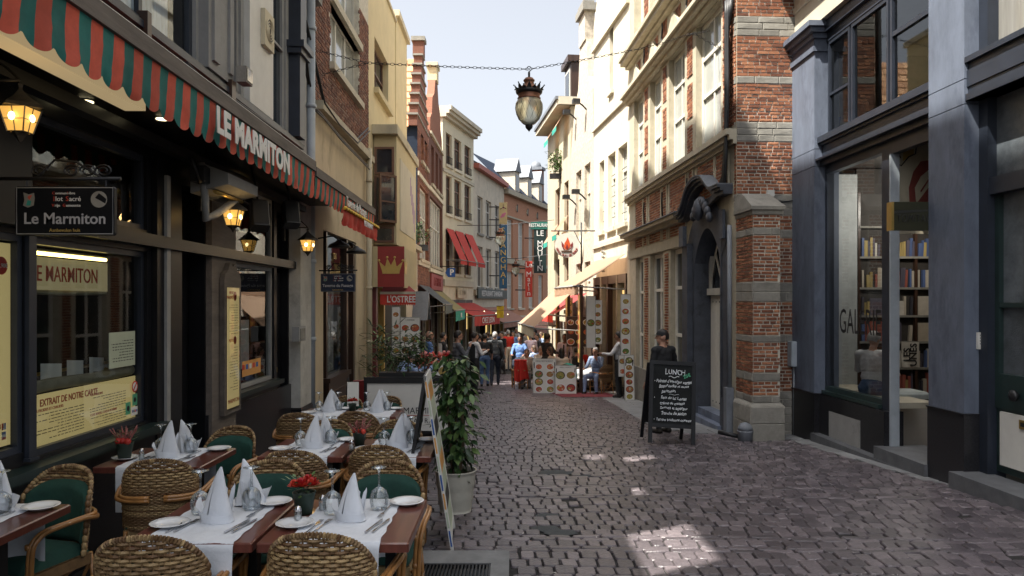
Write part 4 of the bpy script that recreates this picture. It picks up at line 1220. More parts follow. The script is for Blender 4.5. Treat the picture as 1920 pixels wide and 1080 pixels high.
for i, (a, b) in enumerate(cols7):
    t = F7.thing('window_blind', 'steep red canvas blind over the %s first floor window of the cream house' % ('far', 'middle', 'near')[i], 'blind', 'red blinds on the cream house', u=a)
    m_ = MB(RED); wd = b-a
    m_.quad((wd+.1,.06,5.25), (-.1,.06,5.25), (-.1,.75,3.75), (wd+.1,.75,3.75)); m_.quad((wd+.1,.75,3.75), (-.1,.75,3.75), (-.1,.75,3.55), (wd+.1,.75,3.55))
    m_.build('cloth', t)
    m_ = MB(OLDGREY); m_.tube([(-.1,.75,3.75), (wd+.1,.75,3.75)], .025, 5); m_.tube([(-.05,0,3.75), (-.05,.75,3.75)], .018, 4); m_.tube([(wd+.05,0,3.75), (wd+.05,.75,3.75)], .018, 4); m_.build('frame', t)
# grey plastered house
F8 = Fac((-.49, 46.1), (-2.016, 39.21))
u = F8.u
cols8 = [(u(905), u(895)), (u(921), u(911)), (u(937), u(928))]
win8 = []
for a, b in cols8: win8 += [(a, b, 5.5, 7.5), (a, b, 2.6, 4.8)]
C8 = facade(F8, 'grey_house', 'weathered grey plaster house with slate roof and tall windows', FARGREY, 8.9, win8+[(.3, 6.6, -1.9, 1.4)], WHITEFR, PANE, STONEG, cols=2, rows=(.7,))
m_ = MB(REDFASC, SAND); m_.box(0, F8.L, -.1, .3, 8.85, 9.1); m_.box(0, F8.L, 0, .14, 2.15, 2.45, 1); m_.build('cornice', C8)
m_ = MB(SLATE)
for i in range(9):
    for j in range(14):
        a, b = F8.L*j/14, F8.L*(j+.96)/14
        w0, w1 = .25-i*.42, .25-(i+1.1)*.42
        z0, z1 = 9.1+i*.27, 9.1+(i+1.1)*.27-.03
        m_.quad((a,w0,z0), (b,w0,z0), (b,w1,z1), (a,w1,z1), 0, R.random())
m_.build('slate_roof', C8, kind='stuff')
shop(F8, C8, .3, 6.6, -1.9, 1.4)
m_ = MB(GREENBLK); m_.box(u(945), u(890), .1, .2, F8.z(918, 560), F8.z(918, 543)); m_.build('sign_board', C8)
ftext(F8, C8, 'RESTAURANT SHANGHAI', .44, WHITELT, u(917), .21, F8.z(918, 551.5), sx=.95)
# brick houses closing the view
F9 = Fac((2.63, 55), (-.49, 46.1))
win9 = []
for c in (1.2, 3.4, 5.6, 7.8): win9 += [(c, c+1.1, 4.55, 7.0), (c, c+1.1, 1.4, 3.7)]
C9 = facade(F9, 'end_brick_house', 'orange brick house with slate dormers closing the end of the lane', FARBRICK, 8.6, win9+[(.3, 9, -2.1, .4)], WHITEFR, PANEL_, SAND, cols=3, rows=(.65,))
m_ = MB(SAND); m_.box(0, F9.L, -.1, .3, 8.5, 8.8); m_.box(0, F9.L, 0, .10, 4.2, 4.45); m_.box(0, F9.L, 0, .08, 7.1, 7.2); m_.box(0, F9.L, 0, .12, .5, .9); m_.build('string_course', C9)
for c in (2.4, 4.6, 6.8):
    m_ = MB(SAND, IRON); m_.box(c+.1, c+.4, 0, .05, 7.7, 8.0); m_.box(c+.2, c+.3, .05, .08, 7.6, 8.1, 1); m_.build('wall_anchor', C9)
m_ = MB(SLATE); m_.quad((0,.2,8.8), (F9.L,.2,8.8), (F9.L,-2.2,11.2), (0,-2.2,11.2)); m_.build('roof', C9)
for c in (1.5, 4.0, 6.6):
    m_ = MB(FARGREY, PANE, LEAD)
    m_.box(c, c+.9, -1.2, .05, 8.85, 10.2); m_.box(c+.15, c+.75, .05, .06, 9.0, 10.0, 1); m_.extr([(c-.15,10.2), (c+1.05,10.2), (c+.45,11.1)], -1.4, .15, m=2); m_.build('dormer', C9)
m_ = MB(BRICK, LEAD); m_.box(.3, 1.0, -1.2, -.2, 8.8, 11.4); m_.box(.2, 1.1, -1.3, -.1, 11.4, 11.6, 1); m_.ball((.65,-.7,11.6), (.45,.45,.5), 8, 1); m_.build('chimney', C9)
shop(F9, C9, .3, 9, -2.1, .4)
# low awnings over the far shops on the left
def slope_awning(F, label, ua, ub, zt, zb, out, m, val=.3, txt=None, mv=None, cat='awning', tm=None, w0=.05, name='shop_awning', group=None, tx=.28):
    t = F.thing(name, label, cat, group, u=ua)
    L = ub-ua
    c = MB(m); c.grid(lambda s, q: (L*s, w0+out*q, zt+(zb-zt)*q+.03*math.sin(q*PI)*-1), 12, 6, 0, .5)
    c.poly([(0,w0,zt), (0,w0+out,zb), (0,w0,zb)], 0, .2) if False else None
    c.build('canopy_cloth', t)
    v = MB(mv or m); v.grid(lambda s, q: (L*s, w0+out+.015*math.sin(s*40), zb-val*q+.03*abs(math.sin(s*L*6))*q), 40, 2, 0, .5); v.build('valance', t)
    b = MB(OLDGREY); b.tube([(0,w0+out,zb), (L,w0+out,zb)], .03, 6)
    for q in (.05, L-.05): b.tube([(q,w0,zb-.1), (q,w0+out,zb-.02)], .022, 5)
    b.build('frame', t)
    if txt: ftext(F, t, txt, tx, tm or WHITELT, L/2, w0+out+.04, zb-val*.5)
    return t
slope_awning(F5, 'dark green fixed awning over the stepped gable shop', .2, 3.4, 2.4, 1.7, .9, GREENBLK, .35)
slope_awning(F6, 'olive awning with green valance on the gabled brick house', .3, 5.0, 2.25, 1.45, 1.0, OLIVEA, .45, 'GRILL', GREENA)
slope_awning(F7, 'bright red shop awning with white lettering under the cream house', .1, 4.6, 1.75, 1.15, 1.4, RED, .5, 'CHEZ LEON', tx=.4)
slope_awning(F8, 'brown awning below the Shanghai restaurant board', .2, 6.7, 1.5, .7, 1.5, BROWNA, .3)
slope_awning(F9, 'wide brown awning across the end brick house', 1.0, 9.2, .8, .1, 2.0, BROWNA, .3)
# vertical signs and small signs
def vsign(name, label, px0, px1, py0, py1, d, m, letters, lm, size=None, top=None, thick=.14):
    c = px3((px0+px1)/2, (py0+py1)/2, d)
    t = thing(name, label, 'sign', c, 0)
    hw, hh = (px1-px0)/2/FPX*d, (py1-py0)/2/FPX*d
    b = MB(m); b.box(-hw, hw, -thick/2, thick/2, -hh, hh); b.build('board', t)
    b = MB(IRON); b.tube([(-hw,0,hh*.6), (-hw-.5,0,hh*.6)], .03, 5); b.tube([(-hw,0,-hh*.6), (-hw-.5,0,-hh*.6)], .03, 5); b.build('bracket', t)
    n = len(letters); st_ = 2*hh*.92/max(1, n)
    for i, ch in enumerate(letters):
        if ch.strip(): text(ch, size or min(st_*1.1, hw*2.0), lm, t, (0, -thick/2-.01, hh*.92-st_*(i+.5)))
    return t, hw, hh
vsign('vertical_sign', 'tall blue vertical sign reading Shanghai in gold letters', 936, 951, 421, 541, 37.5, mat('shanghai blue', (.02,.11,.23), rough=.5), 'SHANGHAI', GOLD)
t, hw, hh = vsign('flower_sign', 'beige sign painted with flowers above the blue vertical sign', 936, 951, 380, 420, 37.5, mat('sign beige', (.50,.40,.20), rough=.6), '', GOLD)
m_ = MB(mat('rose paint', (.5,.15,.25), rough=.6), IRON)
for x, z, r_ in ((0,-.1,.09), (.08,-.02,.06), (-.08,-.18,.06), (.02,.28,.05)): disc(m_, (x, z), r_, -.08, 10, 0)
m_.tube([(-.15,-.08,.2), (0,-.08,.3), (.15,-.08,.22)], .015, 4, 1); m_.tube([(0,-.08,.25), (0,-.08,.45)], .012, 4, 1); m_.build('flower', t)
t, hw, hh = vsign('vertical_sign', 'dark green vertical sign reading Le Moulin in white letters', 1001, 1024, 430, 512, 40.0, GREENBLK, 'LEMOULIN'.replace('LE', 'L') if False else 'LMOULIN', WHITELT) if False else vsign('vertical_sign', 'dark green vertical sign reading Le Moulin in white letters', 1001, 1024, 430, 512, 40.0, GREENBLK, ['LE','','M','O','U','L','I','N'], WHITELT, size=.42)
b = MB(mat('sign green', (.02,.16,.12), rough=.5)); b.box(-hw-.16, hw+.16, -.1, .1, hh, hh+.40); b.build('header', t)
text('RESTAURANT', .27, WHITELT, t, (0, -.115, hh+.2), sx=.72)
vsign('vertical_sign', 'narrow red vertical sign reading Le Marin in white letters', 985, 998, 490, 557, 37.0, RED, ['Le','','M','a','r','i','n'], WHITELT, size=.36)
pk = thing('parking_sign', 'blue arrow shaped parking sign on the cream house corner', 'sign', px3(845, 511, 33.5), 0)
m_ = MB(mat('sign blue', (.02,.10,.36), rough=.5)); m_.extr([(-.24,0), (-.12,.2), (.2,.2), (.2,-.2), (-.12,-.2)], -.03, .03); m_.build('board', pk)
text('P', .36, WHITELT, pk, (.05, -.035, 0), bold=.01)
m_ = MB(IRON); m_.tube([(-.5,0,.28), (.7,0,.28)], .02, 5); m_.build('arm', pk)
yf = thing('yellow_flag', 'small yellow vertical flag hanging over the far left shopfronts', 'flag', px3(938, 585, 38), 0)
m_ = MB(mat('yellow cloth', (.75,.55,.04), rough=.8)); m_.grid(lambda s, q: (-.18+.36*s, .04*math.sin(s*5), -.3+.6*q), 6, 6); m_.build('cloth', yf)
m_ = MB(IRON); m_.tube([(-.2,0,.3), (.25,0,.3)], .015, 5); m_.build('rod', yf)
# ------------------------------------------------------------------ right side: brick and sandstone house with the portal
F10 = Fac((3.757, 12.5), (3.26, 20.7))
RB = F10.thing('brick_stone_house', 'red brick house with sandstone bands, cream windows and dark stone portal', 'building')
u = F10.u
HB = 12.0
gw = [(u(1286), u(1257), -.9, 2.95), (u(1243), u(1219), -1.0, 2.95), (u(1206), u(1192), -1.1, 2.95)]
uw = [(u(1352), u(1305), 4.72, 7.2), (u(1284), u(1254), 4.72, 7.2), (u(1240), u(1219), 4.72, 7.2), (u(1206), u(1189), 4.72, 7.2)]
tw = [(a, b, 8.55, 10.8) for a, b, c, d in uw]
portal = (u(1357), u(1303), -.45, 3.2)
wl = MB(SAND, MORTAR)
wall(wl, 0, F10.L, -1.3, HB, gw+uw+tw+[portal], dep=.30)
for (a, b, c, d) in (): pass
body(wl, 0, F10.L, -1.3, HB, 6, 0)
wl.build('wall', RB)
panels = []
def pan(a, b, c, d): panels.append((min(a, b), max(a, b), c, d))
# panels between sill and lower cornice
edges = [1366, 1344, 1340, 1309, 1300, 1293, 1287, 1257, 1251, 1244, 1240, 1219, 1214, 1208, 1206, 1193]
for i in range(0, len(edges), 2): pan(u(edges[i]), u(edges[i+1]), 3.68, 4.42)
for i in range(6, len(edges), 2): pan(u(edges[i]), u(edges[i+1]), 3.22, 3.45)
for a, b in ((1254, 1247), (1216, 1209)):
    pan(u(a), u(b), .35, 2.9)
# between upper windows
for (a, b) in ((uw[0][1], uw[1][0]), (uw[1][1], uw[2][0]), (uw[2][1], uw[3][0])):
    m0 = (a+b)/2; h = (b-a)*.24
    for z0, z1 in ((4.78, 5.35), (5.5, 6.2), (6.35, 7.15)): pan(m0-h, m0+h, z0, z1)
    for z0, z1 in ((7.5, 8.2), (8.6, 9.5), (9.7, 10.6)): pan(m0-h*1.3, m0+h*1.3, z0, z1)
pan(.08, uw[0][0]-.12, 4.78, 7.15); pan(.08, uw[0][0]-.12, 7.5, 8.2)
for a, b, c, d in uw: pan(a+.25, b-.25, 7.55, 8.1)
bk = MB(BRICK)
for a, b, c, d in panels:
    mo = MB(MORTAR); mo.box(a, b, .0, .006, c, d); mo.build('mortar_panel', RB); bricks_into(bk, a, b, c, d, .006, course=.062, L=.21)
bk.build('brickwork', RB, kind='stuff')
# stone strips framing the panels, stand proud
fr = MB(SAND)
for a, b, c, d in panels:
    if c > 3.6 and d < 4.5 or c > 3.1 and d < 3.5:
        fr.box(a-.05, a-.002, 0, .03, c-.02, d+.02); fr.box(b+.002, b+.05, 0, .03, c-.02, d+.02)
fr.build('stone_strip', RB)
def moulding(par, m, ua, ub, steps, name):
    q = MB(m)
    for z0, z1, w in steps: q.box(ua, ub, 0, w, z0, z1)
    return q.build(name, par)
moulding(RB, SAND, -.02, F10.L+.02, ((4.45, 4.52, .06), (4.52, 4.60, .13), (4.60, 4.70, .18)), 'sill_course')
moulding(RB, SAND, -.02, F10.L+.02, ((7.22, 7.30, .10), (7.30, 7.38, .20), (7.38, 7.46, .28)), 'cornice')
moulding(RB, SAND, -.02, F10.L+.02, ((8.22, 8.30, .12), (8.30, 8.40, .26), (8.40, 8.50, .32)), 'cornice')
moulding(RB, SAND, u(1290), F10.L+.05, ((3.46, 3.54, .14), (3.54, 3.62, .26)), 'cornice')
lc = MB(LEAD); lc.extr([(0,3.70), (0,3.622), (.30,3.622), (.30,3.645)], u(1292), F10.L+.06, axis='x'); lc.build('lead_flashing', RB)
moulding(RB, SAND, u(1289), F10.L, ((2.97, 3.18, .035),), 'lintel_course')
moulding(RB, STONEG, u(1289), F10.L+.01, ((-1.3, .1, .05),), 'plinth_band')
for a, b, c, d in uw:          # ornaments over the windows
    q = MB(SAND); mid = (a+b)/2
    q.extr([(a+.2,7.55), (mid,7.68), (b-.2,7.55), (b-.2,7.7), (mid,8.05), (a+.2,7.7)], .02, .09); q.build('carved_ornament', RB)
for k, (a, b) in enumerate(((uw[0][1], uw[1][0]), (uw[1][1], uw[2][0]), (uw[2][1], uw[3][0]))):
    q = MB(IRON); x = (a+b)/2; q.tube([(x-.05,.06,7.55), (x+.04,.07,7.8), (x-.04,.07,8.0), (x+.03,.06,8.15)], .02, 4)
    q.tube([(x,.06,3.75), (x,.08,4.1), (x+.03,.06,4.3)], .02, 4); q.build('wall_anchor', RB)
for h in uw:
    window(RB, h[0], h[1], h[2], h[3], -.12, WHITEFR, PANEL_, cols=2, rows=(.42, .74), fr=.09, bar=.07)
for h in tw: window(RB, h[0], h[1], h[2], h[3], -.20, WHITEFR, PANEL_, cols=2, rows=(.7,), fr=.09, bar=.07)
for h in gw: window(RB, h[0], h[1], h[2]+1.0, h[3], -.11, WHITEFR, PANE, cols=2, rows=(.33, .72), fr=.10, bar=.07)
for h in gw:
    q = MB(WHITEFR); q.box(h[0], h[1], -.19, -.12, h[2], h[2]+.99); q.box(h[0]+.1, h[1]-.1, -.12, -.105, h[2]+.15, h[2]+.85); q.build('lower_panel', RB)
# the dark stone portal with an arched hood
pt = MB(SOOT)
a, b = portal[0], portal[1]
pt.box(a-.24, a, 0, .03, -.5, 2.95); pt.box(a-.26, a, 0, .05, -.55, .12)
pt.box(b, b+.34, 0, .16, -.65, 2.95); pt.box(b, b+.38, 0, .21, -.7, .05)
pt.box(b-.12, b-.001, -.55, .05, -.6, 2.9); pt.box(a+.001, a+.06, -.55, .05, -.6, 2.9)
po_ = pt.build('portal_jamb', RB)
mid = (a+b)/2
def arch(u0, u1, zs, rise, n=14): return [(u0+(u1-u0)*i/n, zs+rise*math.sin(PI*i/n)**.8) for i in range(n+1)]
ar = MB(SOOT)
out_ = arch(a-.34, b+.36, 2.95, .78); inn = arch(a+.06, b-.12, 2.55, .62)
for i in range(14):
    for (w0, w1) in ((-.33, .045),):
        k = ar.pts([(inn[i][0],w1,inn[i][1]), (inn[i+1][0],w1,inn[i+1][1]), (out_[i+1][0],w1,out_[i+1][1]), (out_[i][0],w1,out_[i][1]), (inn[i][0],w0,inn[i][1]), (inn[i+1][0],w0,inn[i+1][1])])
        ar.face((k, k+1, k+2, k+3)); ar.face((k+4, k+5, k+1, k))
ar.build('portal_arch', RB)
hd = MB(SOOT, LEAD)
ctl = [(b+.60, 3.56), (b+.40, 3.57), (b+.22, 3.62), (b+.02, 3.78), (b-.22, 4.02), (mid+.32, 4.15), (mid, 4.19), (mid-.32, 4.14), (a+.25, 3.96), (a+.08, 3.84), (a-.08, 3.80), (a-.25, 3.80), (a-.45, 3.80)]
path = []
for i in range(len(ctl)-1):
    p0, p1, p2, p3 = [Vector(ctl[min(max(i+q, 0), len(ctl)-1)]) for q in (-1, 0, 1, 2)]
    for q in range(4):
        t_ = q/4
        v = .5*((2*p1)+(p2-p0)*t_+(2*p0-5*p1+4*p2-p3)*t_*t_+(3*p1-p0-3*p2+p3)*t_**3)
        path.append((v.x, v.y))
path.append(ctl[-1])
path = [(p, 3.56+(z-3.56)*.86) for p, z in path]
for (dz0, dz1, w, mi) in ((-.13, -.07, .17, 0), (-.07, -.015, .22, 0), (-.015, .03, .27, 0), (.03, .05, .28, 1)):
    for i in range(len(path)-1):
        (p, z), (q, y_) = path[i], path[i+1]
        k = hd.pts([(p,0,z+dz0), (q,0,y_+dz0), (q,w,y_+dz0), (p,w,z+dz0), (p,0,z+dz1), (q,0,y_+dz1), (q,w,y_+dz1), (p,w,z+dz1)])
        for f in ((0,1,2,3), (4,5,6,7), (2,3,7,6)): hd.face(tuple(k+t for t in f), mi)
        if i in (0, len(path)-2): hd.face((k, k+3, k+7, k+4), mi); hd.face((k+1, k+2, k+6, k+5), mi)
hd.build('portal_hood', RB)
tm = MB(SOOT)
for i in range(10):
    tm.ball((inn[2+i][0]+.0, .17, 3.05+.62*math.sin(PI*(2+i)/14)), (.12, .06, .10), 6)
tm.ball((mid, .2, 3.52), (.16, .1, .22), 8); tm.box(b+.02, b+.30, .16, .24, 2.9, 3.3); tm.box(a-.22, a-.03, .05, .10, 2.9, 3.4); tm.build('carved_ornament', RB)
dk = MB(WHITEFR, IRON)
da, db = a+.06, b-.12
dk.box(da, db, -.34, -.28, -.25, 1.92); nb = 6
for i in range(nb):
    x0 = da+.12+(db-da-.24)*i/nb; dk.box(x0+.006, x0+(db-da-.24)/nb-.006, -.28, -.265, -.18, 1.85)
for i in range(7):
    for z in (-.12, 1.80): dk.ball((da+.18+(db-da-.36)*i/6, -.264, z), (.016,.01,.016), 6, 1)
dr = dk.build('door', RB)
dk = MB(BRASS); dk.box(da+.2, da+.24, -.264, -.24, .62, .95); dk.ball((da+.22,-.22,.7), .03, 8); dk.build('handle', dr)
dk = MB(WHITEFR); dk.box(da-.02, db+.02, -.34, -.20, 1.93, 2.06)
fan = arch(da, db, 2.06, 1.05); 
for i in range(14):
    dk.quad((fan[i][0],-.26,fan[i][1]), (fan[i+1][0],-.26,fan[i+1][1]), (mid+(fan[i+1][0]-mid)*.86,-.26,2.06+(fan[i+1][1]-2.06)*.88), (mid+(fan[i][0]-mid)*.86,-.26,2.06+(fan[i][1]-2.06)*.88))
for i in (3, 5, 7, 9, 11): dk.tube([(mid,-.27,2.10), (fan[i][0],-.27,fan[i][1]-.04)], .022, 4)
dk.box(da, da+.08, -.32, -.24, 2.06, 2.7); dk.box(db-.08, db, -.32, -.24, 2.06, 2.7)
fo = dk.build('fanlight', RB)
dk = MB(PANE); dk.poly([(da,-.29,2.06)]+[(q[0],-.29,q[1]) for q in fan]+[(db,-.29,2.06)]); dk.build('pane', fo)
dk = MB(BLUESTONE); dk.box(a-.02, b+.02, -.34, .12, -.62, -.38); dk.box(a, b, -.34, -.02, -.379, -.25); dk.build('doorstep', RB)

# brick pier in front of the corner, stone bands, sloped coping (u<0 is towards the camera)
singles = [0]
SB = {}
stuffb = MB(BRICK)
def emit_into(M, limit, mesh_mat=BRICK):
    def e(a, b, za, zb, w, pr):
        if singles[0] >= limit: return False
        singles[0] += 1
        o = MB(mesh_mat); o.M = M
        cx, cz = (a+b)/2, (za+zb)/2
        c = .006
        o.pts([]); 
        k = o.pts([(a,w-.01,za), (b,w-.01,za), (b,w-.01,zb), (a,w-.01,zb), (a,w+pr-.004,za), (b,w+pr-.004,za), (b,w+pr-.004,zb), (a,w+pr-.004,zb), (a+c,w+pr,za+c), (b-c,w+pr+R.uniform(-.002,.002),za+c), (b-c,w+pr,zb-c), (a+c,w+pr+R.uniform(-.002,.002),zb-c)])
        t = R.random()
        for r_ in (0, 4):
            for i in range(4): o.face((k+r_+i, k+r_+(i+1) % 4, k+r_+4+(i+1) % 4, k+r_+4+i), 0, False, t)
        o.face((k+8, k+9, k+10, k+11), 0, False, t)
        cen = M @ Vector((cx, w, cz))
        o.v = [tuple(Vector(v)-cen) for v in o.v]
        o.build('brick', RB, cen)
        return True
    return e
def zpx(y, d=11.8): return EYE+(HOR-y)/FPX*d
PU, PW = -.72, -.44
def face_end(uu): return Matrix(((0,-1,0,uu), (-1,0,0,0), (0,0,1,0), (0,0,0,1)))   # a runs right (into -w), out is -u
core = MB(MORTAR); core.box(PU, -.005, PW, -.004, -.4, 3.2); core.build('pier_core', RB)
bands = [(zpx(755), zpx(742)), (zpx(715), zpx(699)), (zpx(642), zpx(629)), (zpx(566), zpx(528)), (zpx(441), zpx(427))]
stone = lambda M, a, b, z0, z1, pr=.014: stone_block(M, a, b, z0, z1, pr)
def stone_block(M, a, b, z0, z1, pr):
    o = MB(STONEG); o.M = M
    c = .008; g = .005
    a += g; b -= g; z0 += g; z1 -= g
    k = o.pts([(a,-.01,z0), (b,-.01,z0), (b,-.01,z1), (a,-.01,z1), (a,pr-.006,z0), (b,pr-.006,z0), (b,pr-.006,z1), (a,pr-.006,z1), (a+c,pr+R.uniform(-.004,.004),z0+c), (b-c,pr+R.uniform(-.004,.004),z0+c), (b-c,pr,z1-c), (a+c,pr+R.uniform(-.004,.004),z1-c)])
    t = R.random()
    for r_ in (0, 4):
        for i in range(4): o.face((k+r_+i, k+r_+(i+1) % 4, k+r_+4+(i+1) % 4, k+r_+4+i), 0, False, t)
    o.face((k+8, k+9, k+10, k+11), 0, False, t)
    o.build('stone_block', RB)
I4 = Matrix.Identity(4)
def band_rows(M, a, b, z0, z1, seed=0):
    n = max(1, round((z1-z0)/.13)); h = (z1-z0)/n
    for i in range(n):
        x = a
        while x < b-.01:
            e = min(b, x+R.uniform(.26, .46))
            if b-e < .12: e = b
            stone_block(M, x, e, z0+i*h, z0+(i+1)*h, .014); x = e
segs = [(zpx(742), zpx(715)), (zpx(699), zpx(642)), (zpx(629), zpx(566)), (zpx(528), zpx(441)), (zpx(427), zpx(402))]
MF = face_end(PU)
stuffb.M = MF
for (c, d) in segs:
    bricks_into(stuffb, .0, -PW, c, d, 0, course=.058, L=.2, emit=emit_into(MF, 300))
for (c, d) in bands: band_rows(MF, 0, -PW, c, d)
stuffb.M = None
for (c, d) in segs: bricks_into(stuffb, PU, -.0, c, d, 0, course=.058, L=.2)
for (c, d) in bands: band_rows(I4, PU, 0, c, d)
# plinth of the pier
pz = zpx(755)
for M, a, b in ((Matrix.Translation((0,.05,0)), PU-.05, 0), (face_end(PU-.05), -.05, -PW+.06)):
    for (z0, z1) in ((-.45, -.12), (-.12, pz-.06)):
        x = a
        while x < b-.01:
            e = min(b, x+R.uniform(.3, .5))
            if b-e < .15: e = b
            stone_block(M, x, e, z0, z1, .012); x = e
pl = MB(STONEG); pl.box(PU-.045, 0, PW-.055, .045, -.45, pz-.06)
k = pl.pts([(PU-.055,.057,pz-.058), (0,.057,pz-.058), (0,PW-.06,pz-.058), (PU-.055,PW-.06,pz-.058), (PU-.005,.008,pz), (0,.008,pz), (0,PW,pz), (PU-.005,PW,pz)])
for f in ((0,1,5,4), (3,0,4,7), (2,3,7,6), (4,5,6,7)): pl.face(tuple(k+i for i in f))
pl.build('plinth_top', RB)
cp = MB(STONEG)
z0 = zpx(402); z1 = zpx(387); z2 = zpx(362)+.05
cp.extr([(.02, 0), (-.02+PW*0-.0, 0)], 0, 0) if False else None
k = cp.pts([(PU-.03,.02,z0), (0,.02,z0), (0,PW-.03,z0), (PU-.03,PW-.03,z0), (PU-.03,.02,z0+.06), (0,.02,z0+.06), (0,PW-.03,z0+.06), (PU-.03,PW-.03,z0+.06), (PU-.07,.05,z0+.07), (0,.05,z0+.07), (0,PW-.06,z0+.07), (PU-.07,PW-.06,z0+.07), (PU-.07,.05,z1), (0,.05,z1), (0,PW-.06,z1), (PU-.07,PW-.06,z1), (-.30,.02,z2), (0,.02,z2), (0,PW-.0,z2), (-.30,PW-.0,z2)])
for r_ in (0, 4, 8, 12):
    for i in range(4): cp.face((k+r_+i, k+r_+(i+1) % 4, k+r_+4+(i+1) % 4, k+r_+4+i))
cp.face((k+16, k+17, k+18, k+19)); cp.build('coping', RB)
# end wall of the house facing the camera
ew = MB(MORTAR); ew.box(-.001, .05, -1.3, -.01, -.6, HB); ew.build('end_wall', RB)
def zw(y): return zpx(y, 12.45)
ME = face_end(-.001)
eb = [(zw(65), zw(28)), (zw(155), zw(141)), (zw(264), zw(227)), (zw(403), zw(363)), (zw(445), zw(430)), (zw(566), zw(530)), (zw(642), zw(628))]
es = [(zw(28), 9.4), (zw(141), zw(65)), (zw(227), zw(155)), (zw(363), zw(264)), (zw(430), zw(403)), (zw(530), zw(445)), (zw(628), zw(566)), (zw(735), zw(642))]
lim = 300
stuffb.M = ME
for (c, d) in [es[3], es[2], es[1]]: bricks_into(stuffb, 0, 1.2, c, d, 0, course=.06, L=.2, emit=emit_into(ME, lim))
for (c, d) in [es[0]] + es[4:]: bricks_into(stuffb, 0, 1.2, c, d, 0, course=.06, L=.2)
for (c, d) in eb: band_rows(ME, 0, 1.2, c, d)
band_rows(ME, .4, 1.2, -.5, zw(735))
# corner quoins on the street side
stuffb.M = None
for (c, d) in es[:4]: bricks_into(stuffb, 0, .09, c, d, 0, course=.06, L=.2)
for (c, d) in eb[:4]: band_rows(I4, 0, .1, c, d)
stuffb.build('brickwork', RB, kind='stuff')
# cable bundle
cb = F10.thing('cable_bundle', 'thick black cable bundle hanging down the corner of the brick house', 'cable')
for k in range(5):
    o_ = R.uniform(-.05, .05); w = .03+.022*k
    pts = [F10_ for F10_ in ()]
    for (px, py) in ((1384, -6), (1372, 20), (1364, 60), (1366, 130), (1364, 200), (1362, 270), (1358, 330), (1346, 360), (1330, 376), (1316, 386)):
        uu = max(F10.u(px+k*.7, w)+o_*.2, .03+.02*k)
        pts.append((uu, w+.02, F10.zu(uu, py+k*2, w)))
    m_ = MB(CABLE); m_.tube(pts, .033, 6); m_.build('cable', cb)
m_ = MB(CABLE); m_.tube([(-.02-.01*(i % 2), -.02-1.1*i/8, zw(372)-.06*math.sin(i/8*PI)) for i in range(9)], .012, 5); m_.build('cable', cb)
m_ = MB(WHITEP); m_.box(-.08, -.01, -.62, -.50, zw(368), zw(356)); m_.build('junction_box', cb)
mb_ = F10.thing('meter_box', 'blue grey meter cabinet on the end wall right of the brick pier', 'meter box', w=-.98)
m_ = MB(ZINC); m_.cbox(-.2, -.02, -.12, .12, zw(686), zw(640), .015); m_.build('housing', mb_)
m_ = MB(ZINC); m_.tube([(-.08,0,zw(686)), (-.08,0,-.5)], .045, 6); m_.build('pipe', mb_)
bw = thing('drain_cowl', 'dark grey domed metal drain cowl at the foot of the brick pier', 'drain cowl', (3.66, 11.72, zg(0, 11.7)))
m_ = MB(LEAD); m_.lathe([(.11,0), (.115,.12), (.125,.14), (.125,.155), (.12,.16)], n=16); m_.build('drum', bw)
m_ = MB(LEAD); m_.lathe([(.118,.16), (.11,.21), (.08,.26), (.03,.285), (0,.29)], n=16); m_.build('dome', bw)
m_ = MB(IRON); m_.tube([(-.1,.05,.06), (-.35,.25,.09)], .035, 6); m_.build('pipe', bw)
rp = F10.thing('corner_pipe', 'slim blue grey pipe in the corner beside the portal', 'drain pipe', u=.16, w=.06)
m_ = MB(LEAD); m_.box(-.07,.07,-.05,.08,-.5,.35); m_.tube([(0,0,.3), (0,0,3.1)], .04, 8); m_.build('pipe', rp)

# ------------------------------------------------------------------ bookshop with blue stone pilasters
F11 = Fac((5.25-.032*2, 2), (5.25-.032*12.79, 12.79))
RG = F11.thing('bookshop_building', 'bookshop with blue stone pilasters, dark framed windows and white entablature', 'building')
u = F11.u
A0, A1 = F11.u(1527, .14), F11.L
B0, B1 = F11.u(1808, .14), F11.u(1741, .14)
win = (B1, A0, .40, 3.9)        # lower opening: window and doorway
upw = (B1, A0, 4.40, 6.0)
dob = (1.0, B0, -.05, 5.2)
upd = (1.0, B0, 5.2, 8.5)
wl = MB(BLACKP, WHITER)
wall(wl, 0, F11.L, 6.05, 14, [], dep=.2, m=1)
body(wl, 0, F11.L, 6.05, 14, 8, 1)
wl.quad((0,0,-.5), (0,-8,-.5), (0,-8,14), (0,0,14), 1)
wl.quad((F11.L,-5,-.7), (F11.L,0,-.7), (F11.L,0,14), (F11.L,-5,14), 0)
wl.box(0, .98, -.2, 0, -.3, 6.05, 0)
wl.build('wall', RG)
def pil(a, b, zb, name='pilaster'):
    q = MB(BLUESTONE)
    for z0, z1 in ((zb, 3.92), (3.93, 4.19), (4.20, 5.72)): q.box(a, b, -.25, .14, z0, z1)
    o = q.build(name, RG)
    q = MB(GRANITE); q.box(a-.01, b+.01, -.2, .15, -.7, zb-.015); q.box(a-.015, b+.015, -.2, .165, zb-.014, zb-.001); q.build('granite_base', o)
    q = MB(BLUESTONE)
    for z0, z1, w in ((5.72, 5.80, .17), (5.80, 5.92, .15), (5.92, 6.0, .19), (6.0, 6.08, .24), (6.08, 6.16, .29)): q.box(a-.0-(w-.14), b+(w-.14), -.1, w, z0, z1)
    q.build('capital', o)
    return o
pil(A0, A1-.01, .37); pil(B0, B1, .60)
en = MB(WHITER)
